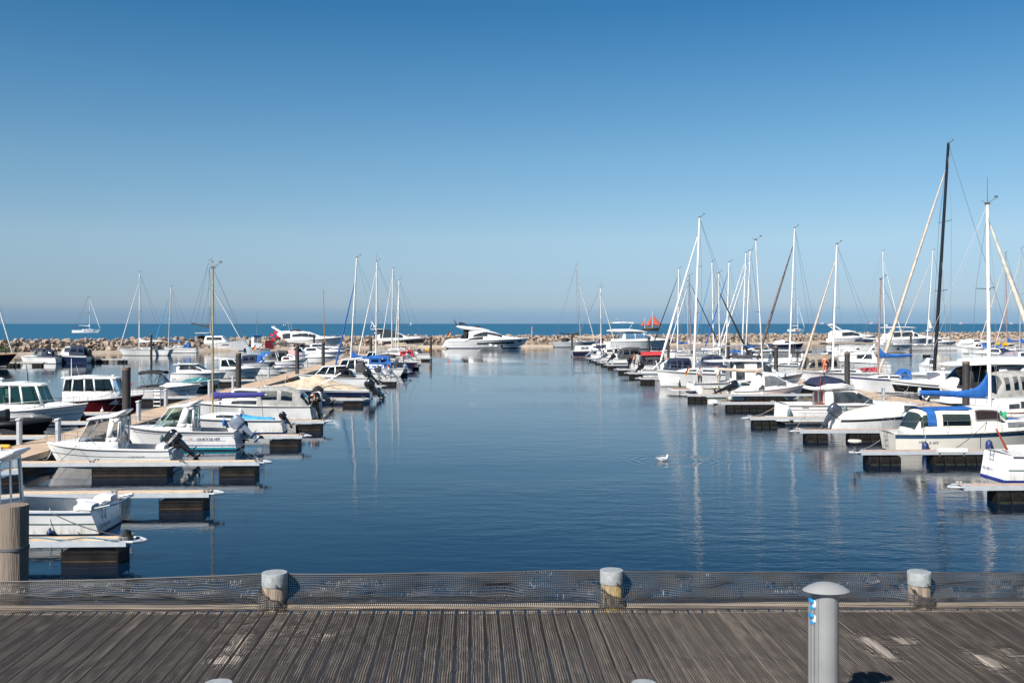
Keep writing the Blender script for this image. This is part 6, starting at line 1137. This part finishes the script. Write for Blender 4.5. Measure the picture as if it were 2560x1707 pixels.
b = yacht('white flybridge yacht with a swept radar arch near the breakwater on the right', 2070, 2196, 862, 1, .25, 2.6, 1.8, 4.6, [(.1, .8, 1.0, 4), (.14, .84, 2.0, 4.5), (.42, .84, 2.0, 4.5), (.62, .7, 1.0, 4), (.95, .2, .02, 3)], ((.18, .56, .35, .85, .4, .8),), plat=False); trunk(b, [(.03, .75, 1.8, 5), (.08, .84, 2.25, 4), (.34, .8, 2.3, 4), (.5, .7, 1.8, 4)], None, (), name='flybridge'); tarch(b, .18, 1.5, .7, lean=2.6, r=.2, zb=2.3); radar(b, .02, b.zs(0)+3.9, 1.1)
b = yacht('white motor yacht with a long hardtop behind the long white sailing yacht', 2196, 2345, 868, 1, .25, 2.6, 1.9, 4.8, [(.08, .8, 1.0, 4), (.12, .84, 2.1, 4.5), (.5, .84, 2.1, 4.5), (.66, .7, 1.0, 4), (.95, .2, .02, 3)], ((.14, .6, .35, .85, .4, .8),), plat=False); roof_slab(b, b.x(.02), b.x(.58), 2.0, b.zs(.2)+3.0, .18, camber=.3); m = MB()
for xx in (.1, .3, .5):
    for y in (-1.6, 1.6): m.tube([(b.x(xx), y, b.zs(xx)+1.9), (b.x(xx), y, b.zs(.2)+2.95)], .06, 6)
m.build('hardtop_post', WHITE, b.o); radar(b, .10, b.zs(.2)+3.5, 1.6)
b = Boat('long white sailing yacht with square hull windows, lying along the far pontoon', 2105, 2283, 884, -1, 'sailing yacht', 'sailing_yacht', fb=2.0, fs=1.7, B=4.2, tr=.1, cockpit=(.03, .35, .6)); b.o.rotation_euler[2] += PI; sail_cabin(b, .3, .8, .5, .6, ((.36, .5, .4, .8), (.55, .7, .4, .8))); b.ports([(.15, .19, .45, .65), (.37, .41, .45, .65), (.57, .61, .45, .65), (.76, .80, .45, .65)]); sprayhood(b, .2, .4, 1.3, .6, C_NAVY); lifelines(b)
for X0, X1, Yw, lab, cv in ((2395, 2490, 868, 'white cruiser under white canvas near the far right breakwater', C_WHITE), (2400, 2475, 884, 'white motor boat with royal blue canvas left of the cream mast', C_BLUE), (2480, 2575, 884, 'white motor boat with royal blue canvas right of the cream mast', C_BLUE), (2420, 2530, 902, 'white boat with yellow and blue gear on deck behind the black cockpit tent', C_NAVY), (2500, 2620, 915, 'white boat with a mauve grey cover at the right edge', M('mauve_grey_canvas', (.28, .24, .28), .8)), (1852, 1948, 885, 'navy hulled boat under navy canvas behind the far right piles', C_NAVY), (2300, 2392, 866, 'white cruiser moored behind the black mast', C_WHITE), (2296, 2345, 940, 'small boat under bright blue tarpaulin right of the blue boom cover', C_BLUE), (1930, 2010, 872, 'white boat with white canvas just below the breakwater right of the navy hull', C_WHITE)):
    d_ = RN.choice((1, -1)); b = Boat(lab, X0, X1, Yw, d_, fb=1.5, fs=1.1, flare=1, stripes=[(.1, 1.0, NAVY)] if 'navy hull' in lab else [(.8, .85, GREY_L)])
    trunk(b, [(.3, .82, .6, 4), (.34, .82, 1.1, 4), (.5, .8, 1.1, 4), (.68, .6, .45, 4), (.93, .2, .03, 3)], None, ((.36, .54, .35, .8),), name='superstructure'); cover(b, [(.03, .8, .1, 2.6), (.1, .86, 1.0, 2.2), (.34, .84, 1.3, 2.2), (.38, .8, 1.1, 2.2)], cv, 'cockpit_canvas'); rail(b, .5, 1, .4, 5)
    if 'yellow' in lab:
        m = MB(); m.slab([(b.x(.1), .4, 2.6, .3, 3), (b.x(.2), .4, 2.6, .3, 3)], 10); m.slab([(b.x(.3), .3, 2.7, .25, 3), (b.x(.36), .3, 2.7, .25, 3)], 10); m.build('horseshoe_buoy', YELLOW, b.o)

# ---- further boats filling both rows
def small(kind, lab, X0, X1, Yw, d_, col=None, hull=None, nm=None):
    st = [(.08, .9, hull)] if hull else [(.82, .87, GREY_L)]
    b = Boat(lab, X0, X1, Yw, d_, fb=1.25, fs=.92, stripes=st, flare=.95, cockpit=(.04, .34) if kind in 'pc' else None)
    if kind == 'p': house(b, .36, .70, 1.3, hc=.25, rf=.6, gm=TINT, over=(.5, .15), tilt=-.05); trunk(b, [(.62, .7, .2, 4), (.7, .66, .25, 4), (.92, .2, .02, 3)], name='foredeck')
    if kind == 'c': trunk(b, [(.34, .8, .6, 4), (.38, .8, 1.0, 4), (.52, .78, 1.0, 4), (.66, .6, .4, 4), (.92, .2, .02, 3)], None, ((.40, .54, .35, .8),), name='superstructure', front=(.55, .64, PI*.22)); bimini(b, .06, .38, 1.6, .78, col or C_DGREY)
    if kind == 't': hood(b, .05, .5, 1.35, 1.5, .86, col, windows=((.2, .48, .38, .82), (.56, .9, .38, .82))); trunk(b, [(.46, .8, .8, 4), (.52, .78, .9, 4), (.7, .55, .3, 4), (.92, .2, .02, 3)], None, ((.53, .64, .3, .7),))
    if kind == 'v': cover(b, [(.04, .84, .05, 2.4), (.14, .88, .5, 1.8), (.45, .84, .8, 1.5), (.75, .5, .25, 2), (.93, .2, .03, 2)], col)
    rail(b, .5, 1, .38, 5); tarch(b, .3, 1.2, .8) if kind == 'c' else None
    outboard(b, RN.choice((OBK, OSILV, OWHITE, OGREY)), tilt=RN.choice((8, 40, 52)), k=1.05); flag(b, .03, .9, .9, k=.9, w_=.35) if RN.random() < .4 else None
    antenna(b, .45, .4, 1.6, 3.1, .2); return b
for a in (('t', 'white boat with a royal blue cockpit tent in mid left row', 862, 985, 933, -1, C_BLUE), ('p', 'white pilothouse boat just left of the black hulled sailing boat', 880, 985, 917, -1), ('v', 'white boat under a charcoal cover behind the black hulled sailing boat', 905, 1020, 911, -1, C_DGREY), ('c', 'white cuddy boat with a beige bimini in front of the last left pile', 955, 1048, 896, -1, C_BEIGE),
          ('t', 'white boat with a charcoal tent moored right of the blue sheeted boat', 668, 770, 914, 1, C_DGREY), ('p', 'white pilothouse boat left of the pink cover', 700, 790, 901, 1), ('c', 'white cuddy boat with a navy bimini near the walkway end', 775, 865, 892, 1, C_NAVY), ('v', 'small boat under a white cover just right of the third dark pile', 760, 842, 908, 1, C_WHITE),
          ('c', 'white cuddy boat with a charcoal bimini between the navy tent and the red roof', 1602, 1740, 944, 1, C_DGREY), ('t', 'white boat with a grey tent just behind the red roofed boat', 1578, 1700, 925, 1, C_GREY), ('v', 'white boat under a cream cover left of the charcoal tent', 1512, 1605, 908, 1, C_CREAM), ('p', 'white pilothouse boat between the charcoal tent and the navy motor sailer', 1500, 1590, 903, 1), ('c', 'white boat with a navy bimini next to the navy motor sailer', 1478, 1572, 898, 1, C_NAVY),
          ('t', 'white boat with a navy tent below the silver boom', 1745, 1862, 934, 1, C_NAVY), ('p', 'white pilothouse boat between the mast cluster and the trawler yacht', 1850, 1950, 922, -1), ('v', 'white boat under a royal blue cover in the mast cluster', 1780, 1880, 898, -1, C_BLUE), ('t', 'white boat with a taupe tent beyond the far right piles', 1830, 1930, 894, -1, C_TAUPE), ('c', 'white cuddy boat with a white bimini right of the trawler yacht', 2020, 2120, 905, -1, C_WHITE), ('v', 'navy hulled boat under a grey cover right of the grey sail bag', 2400, 2500, 925, -1, C_GREY, NAVY)):
    small(*a)

# ---- people, birds, small things
def limb(chain, name, mat, parent, sub=2):
    """one skinned surface grown along joints: list of (index of parent or None, point, radius)"""
    me = bpy.data.meshes.new(name); me.from_pydata([c[1] for c in chain], [(c[0], i) for i, c in enumerate(chain) if c[0] is not None], [])
    o = bpy.data.objects.new(name, me); COL.objects.link(o); o.parent = parent; sk = o.modifiers.new('skin', 'SKIN'); sk.use_smooth_shade = True
    for i, c in enumerate(chain):
        r = c[2] if isinstance(c[2], tuple) else (c[2], c[2]); me.skin_vertices[0].data[i].radius = r
    me.skin_vertices[0].data[0].use_root = True
    s = o.modifiers.new('sub', 'SUBSURF'); s.levels = s.render_levels = sub; me.materials.append(mat); return o
SKIN = M('skin', (.55, .35, .26), .55, var=.05)
def person(label, loc, rz, shirt, trousers, hair=M('dark_hair', (.04, .025, .018), .7), bend=0.0, sit=False, arms=((.25, -.1, -.5), (.30, .25, -.45)), bare=False, k=1.0, legs=None):
    """faces +x, z 0 at the soles"""
    o = empty('person', loc, rz); o.scale = (k, k, k); tag(o, label, 'person'); hp = .50 if sit else .92; B2 = lambda z: Vector((math.sin(bend)*(z-hp), 0, hp+math.cos(bend)*(z-hp)-0)) if z > hp else Vector((0, 0, z))
    pel = B2(hp+.001); off = .50-.92 if sit else 0; bz = lambda z: B2(z+off)
    ch = [(None, pel, (.15, .11)), (0, bz(1.10), (.13, .10)), (1, bz(1.30), (.16, .11)), (2, bz(1.42), (.15, .09)), (3, bz(1.50), .058), (4, bz(1.55)+Vector((.01, 0, 0)), .055)]
    hands = []
    for s, (ax, ay, az) in zip((1, -1), arms):
        sh = bz(1.40)+Vector((0, s*.19, 0)); i0 = len(ch); ch.append((3, sh, .065)); hd = sh+Vector((ax, s*.06+ay*s, az)); el = (sh+hd)/2+Vector((-.08, s*.07, -.05)); ch.append((i0, el, .045)); ch.append((i0+1, hd, .032)); hands.append((hd, (hd-el).normalized()))
    for s in (1, -1):
        i0 = len(ch); hip = pel+Vector((0, s*.10, -.04)); ch.append((0, hip, .095))
        kn, an, to = (Vector((.42, s*.12, hp)), Vector((.45, s*.12, .08)), Vector((.60, s*.13, .03))) if sit else (Vector((.03, s*.11, .49)), Vector((0, s*.11, .09)), Vector((.15, s*.13, .03)))
        ch.append((i0, kn, .062)); ch.append((i0+1, an, .042)); ch.append((i0+2, to, .035))
    body = limb(ch, 'body', SKIN, o)
    hc = bz(1.66)+Vector((.02+.05*bend, 0, -.03*bend)); m = MB(); n = 14
    rs = []
    for i in range(11):
        t = PI*i/10; z = math.cos(t); r = math.sin(t)
        rs.append([(hc.x+r*.095*math.cos(2*PI*j/n)*(1 if z > -.3 else .88)+.008*(1 if z < 0 else 0), hc.y+r*.075*math.sin(2*PI*j/n)*(1 if z > -.2 else .82), hc.z+z*.118) for j in range(n)])
    m.rings(rs); m.slab([(hc.x+.085, .012, hc.z-.01, .02, 2), (hc.x+.118, .014, hc.z-.025, .014, 2)], 8)
    for s in (1, -1): m.slab([(hc.x-.02, .008, hc.z-.005, .03, 2, s*.078), (hc.x+.02, .008, hc.z-.005, .026, 2, s*.076)], 8)
    hd = m.build('head', SKIN, body, sm=60); m = MB()
    for s in (1, -1): m.slab([(hc.x+.088, .012, hc.z+.012, .006, 2, s*.032), (hc.x+.096, .01, hc.z+.012, .005, 2, s*.032)], 6)
    m.slab([(hc.x+.088, .024, hc.z-.062, .005, 2), (hc.x+.094, .02, hc.z-.062, .005, 2)], 6); m.build('face', M('eye_and_lip', (.12, .04, .035), .5, var=0), hd)
    m = MB(); m.rings([[(hc.x-.012+r*.104*math.cos(2*PI*j/n), hc.y+r*.086*math.sin(2*PI*j/n), hc.z+z*.128-(.02 if math.cos(2*PI*j/n) < 0 else -.035)*(1-z)) for j in range(n)] for z, r in ((1, .05), (.93, .4), (.7, .75), (.4, .95), (.0, 1.0))]); m.build('hair', hair, hd, sm=60)
    for (p, dv), s in zip(hands, (1, -1)):  # palm, four fingers and a thumb
        c2 = [(None, p, (.034, .02)), (0, p+dv*.07, (.036, .018))]
        sd = dv.cross(Vector((0, 0, 1))); sd = sd.normalized() if sd.length > .1 else Vector((1, 0, 0)); cu = Vector((0, 0, -1))
        for q, ln in ((-1.5, .06), (-.5, .075), (.5, .08), (1.5, .07)): i0 = len(c2); c2.append((1, p+dv*.09+sd*.016*q, .009)); c2.append((i0, p+dv*(.09+ln*.6)+sd*.017*q+cu*.01, .008)); c2.append((i0+1, p+dv*(.09+ln*.9)+sd*.017*q+cu*.03, .007))
        i0 = len(c2); c2.append((0, p+dv*.03-sd*.035*s, .010)); c2.append((i0, p+dv*.065-sd*.05*s, .009)); limb(c2, 'hand', SKIN, body, 1)
    if shirt:
        c3 = [(0 if i else None, *[q for q in ch[i][1:]]) if False else (ch[i][0], ch[i][1], tuple(r*1.14 for r in (ch[i][2] if isinstance(ch[i][2], tuple) else (ch[i][2],)*2))) for i in range(4)]
        for a in (6, 9): i0 = len(c3); c3.append((3, ch[a][1], (.078, .078))); c3.append((i0, ch[a][1].lerp(ch[a+1][1], .9), (.06, .06)))
        limb(c3, 'shirt', shirt, o)
    c4 = [(None, ch[0][1], (.165, .125))]
    for a in (12, 16):
        i0 = len(c4); c4.append((0, ch[a][1], (.11, .11))); c4.append((i0, ch[a+1][1], (.085, .085)))
        if not bare: c4.append((i0+1, ch[a+2][1], (.06, .06)))
    limb(c4, 'shorts' if bare else 'trousers', trousers, o); return o
DENIM = cloth('denim', (.10, .17, .28)); LBL = cloth('pale_blue_shirt', (.48, .58, .68)); WSH = cloth('white_shirt', (.72, .73, .74)); BSH = cloth('bright_blue_shirt', (.02, .16, .55)); DTR = cloth('dark_trousers', (.05, .045, .045)); ORS = cloth('coral_orange_clothes', (.75, .20, .10)); KHA = cloth('beige_trousers', (.42, .36, .28))
person('shirtless man in denim shorts standing on a pontoon with one hand on his hip', P(1585, 918, .57), PI*.75, None, DENIM, arms=((.12, -.12, -.33), (.45, .10, -.05)), bare=True)
person('person in a pale blue shirt leaning over in the cockpit of the long hardtop cruiser', D(1750, 86.3, .62), -1.9, LBL, DTR, bend=.35, k=1.0, arms=((.3, -.05, -.42), (.3, -.05, -.42)))
person('person in a white shirt standing in the cockpit of the long hardtop cruiser', D(1797, 85.2, .62), PI, WSH, KHA, arms=((.35, .05, -.25), (.15, .1, -.5)))
person('person in a bright blue shirt stooping on the walkway beside a dark pile', D(1920, 103, .65), PI, BSH, DTR, bend=1.25, arms=((.05, 0, -.55), (.1, .05, -.5)))
person('person in coral orange clothes and orange hat beyond the navy bridge canvas', D(2062, 96, 1.15), PI/2, ORS, ORS, hair=ORANGE)
person('person in a blue shirt working on deck of the navy motor sailer', D(1490, 177.5, 1.55), 0, BSH, KHA, bend=.6)
person('person in dark clothes standing on the pontoon beside the charcoal tent boat', P(1546, 900, .57), PI/2, DTR, DENIM)
def gull(label, loc, rz, fly=False):
    o = empty('gull', loc, rz); tag(o, label, 'gull'); W_ = M('gull_white', (.8, .79, .77), .7, var=.04); G_ = M('gull_grey_wing', (.42, .44, .47), .7)
    ch = [(None, (0, 0, .07), (.085, .085)), (0, (-.12, 0, .075), (.065, .06)), (1, (-.24, 0, .10), (.022, .018)), (0, (.10, 0, .08), (.07, .07)), (3, (.155, 0, .15), (.036, .036)), (4, (.165, 0, .23), (.042, .042)), (5, (.185, 0, .25), (.034, .034))]
    bd = limb([(a, Vector(p), r) for a, p, r in ch], 'body', W_, o); m = MB(); m.slab([(.21, .013, .255, .012, 2), (.27, .006, .248, .007, 2)], 8); m.build('beak', M('gull_beak', (.45, .12, .05), .5, var=0), bd)
    m = MB()
    for s in (1, -1): m.slab([(.198, .006, .262, .007, 2, s*.026), (.21, .005, .262, .006, 2, s*.024)], 6)
    m.build('eye', OBK, bd)
    for s in (1, -1):
        m = MB()
        if fly: m.rings([[(x0+dx, s*y, z+dz) for dx, dz in ((.06, 0), (0, .015), (-.09*w2, 0), (0, -.008))] for x0, y, z, w2 in ((0, .06, .1, 1.4), (.05, .28, .22, 1.3), (.0, .55, .20, .9), (-.10, .75, .12, .3))])
        else: m.slab([(.09, .02, .10, .03, 2, s*.07), (.0, .022, .105, .05, 2, s*.082), (-.14, .018, .11, .03, 2, s*.055), (-.30, .008, .135, .008, 2, s*.018)], 10)
        m.build('wing', G_, bd)
        if not fly: m = MB(); m.slab([(-.26, .012, .13, .014, 2, s*.022), (-.36, .005, .145, .005, 2, s*.008)], 8); m.build('wing_tip', OBK, bd)
    return o
g_ = gull('white gull swimming with its neck stretched up amid circular ripples', (GP.x, GP.y, -.02), -.05); g_.scale = (1.15, 1.05, 1.15)
g_ = gull('dark gull flying above the large flybridge yacht', D(711, 190, ZY(815, 190)), .6, True); g_.scale = (1.3, 1.3, 1.3)
g_ = gull('gull flying just above the horizon left of the wooden ketch', D(1543, 200, ZY(799, 200)), 1.2, True)
def line(label, pts, r=.012, mat=None):
    P_ = [Vector(p) for p in pts]; o = P_[0]; m = MB(); m.tube([p-o for p in P_], r, 5); q = m.build('mooring_line', mat or M('dark_rope', (.06, .05, .05), .8), loc=o); tag(q, label, 'mooring line')
def sagline(a, c, s=.12, n=8): return [Vector(a).lerp(Vector(c), i/n)-Vector((0, 0, s*math.sin(PI*i/n))) for i in range(n+1)]
line('dark mooring line from the white stern at the left to the nearest left pontoon tip', sagline(D(130, 27.6, ZY(1283, 27.6)), P(318, 1341, .62), .1), .014)
line('blue mooring line lying along the nearest left finger pontoon', [P(x, 1346+3*math.sin(x*.05), .60) for x in range(60, 320, 12)], .014, M('blue_rope', (.03, .2, .35), .8))
line('white mooring line drooping from the bow of the nearest open pilothouse boat', sagline(D(132, 42, .85), P(108, 1148, .63), .22), .013, C_WHITE)
line('mooring line from the flybridge cabin boat stern to its pontoon', sagline(D(1945, 60, 1.1), P(1880, 1042, .6), .1), .014, C_TAN)
line('mooring line from the cream motor sailer bow cleat to the pontoon', sagline(D(2470, 46.2, 1.5), P(2390, 1120, .6), .08), .014)
for X, Y, d, X2, Y2, lab in ((300, 1000, 48, 150, 1152, 'thin line from the striped pilothouse boat bow to the pontoon'), (580, 1090, 47, 640, 1152, 'slack stern line from the striped pilothouse boat to the pontoon tip'), (420, 1120, 41.2, 470, 1158, 'stern line of the nearest open pilothouse boat tied to its pontoon'), (700, 1058, 54.5, 760, 1088, 'stern line of the little sailing boat with the gold mast'), (905, 968, 82.5, 905, 996, 'stern line of the navy hulled boat with the beige cover'), (2012, 1030, 59, 1985, 1075, 'spring line of the flybridge cabin boat'), (1835, 985, 74, 1795, 1006, 'stern line of the white cruiser with the grey front cover'), (2200, 1100, 46, 2130, 1127, 'stern line of the cream motor sailer')):
    line(lab, sagline(D(X, d, ZY(Y, d)), P(X2, Y2, .62), .12), .012, C_TAN if X > 1000 else None)
rp = P(318, 1342, .60); o = empty('rope_heap', rp); m = MB()
for k in range(5): m.rings([[(.0+(.11-.012*k+.018*math.cos(c))*math.cos(a), (.10+.018*math.cos(c))*math.sin(a), .02+.035*k+.018*math.sin(c)) for c in [2*PI*j/6 for j in range(6)]] for a in [2*PI*j/14 for j in range(15)]], cap=False)
tag(o, 'dark coil of rope heaped on the tip of the nearest left finger pontoon', 'rope'); m.build('coil', C_BLACK, o)
q = P(2137, 1126, .57); o = empty('fender_disc', q); tag(o, 'pale round bumper disc on a short post at a right pontoon tip', 'bumper'); m = MB(); m.tube([(0, 0, -.1), (0, 0, .36)], .05, 8); m.build('post', GREY_L, o); MB().lathe([(.0, .34), (.26, .35), (.29, .40), (.26, .46), (0, .47)], 18).build('disc', C_CREAM, o)
q = P(1790, 1006, .5); o = empty('bumper', q); tag(o, 'white rounded bumper on the tip of the pontoon with the long float chain', 'bumper'); MB().slab([(-.55, .12, 0, .12, 2), (-.45, .26, 0, .22, 2.5), (-.1, .30, 0, .22, 3), (.1, .2, 0, .15, 3)], 14).build('bumper_body', F_WHITE, o)
q = D(14, 182, .7); o = empty('shrub', q); tag(o, 'small green shrub growing at the quay edge on the far left', 'shrub'); m = MB()
for _ in range(500):
    v = Vector((RN.gauss(0, .8), RN.gauss(0, .6), abs(RN.gauss(.5, .4)))); a = Vector((RN.gauss(0, 1), RN.gauss(0, 1), RN.gauss(0, 1))).normalized()*.16; c = a.cross(Vector((RN.gauss(0, 1), 1, .2))).normalized()*.07; m.add([v-a, v+c, v+a, v-c], [(0, 1, 2, 3)])
m.build('foliage', M('shrub_leaf', (.07, .10, .035), .7, var=.2), o)
m = MB()
for k in range(5): m.tube([(0, 0, -.2), (RN.gauss(0, .4), RN.gauss(0, .3), .7)], .03, 5)
m.build('stem', TEAK, o)
q = P(5, 1120, .64); o = empty('bollard', q); tag(o, 'yellow bumper block at the walkway edge on the far left', 'bumper'); MB().slab([(-.5, .12, .08, .08, 3), (.25, .12, .08, .08, 3), (.35, .08, .08, .06, 3)], 12).build('bumper_body', YELLOW, o)
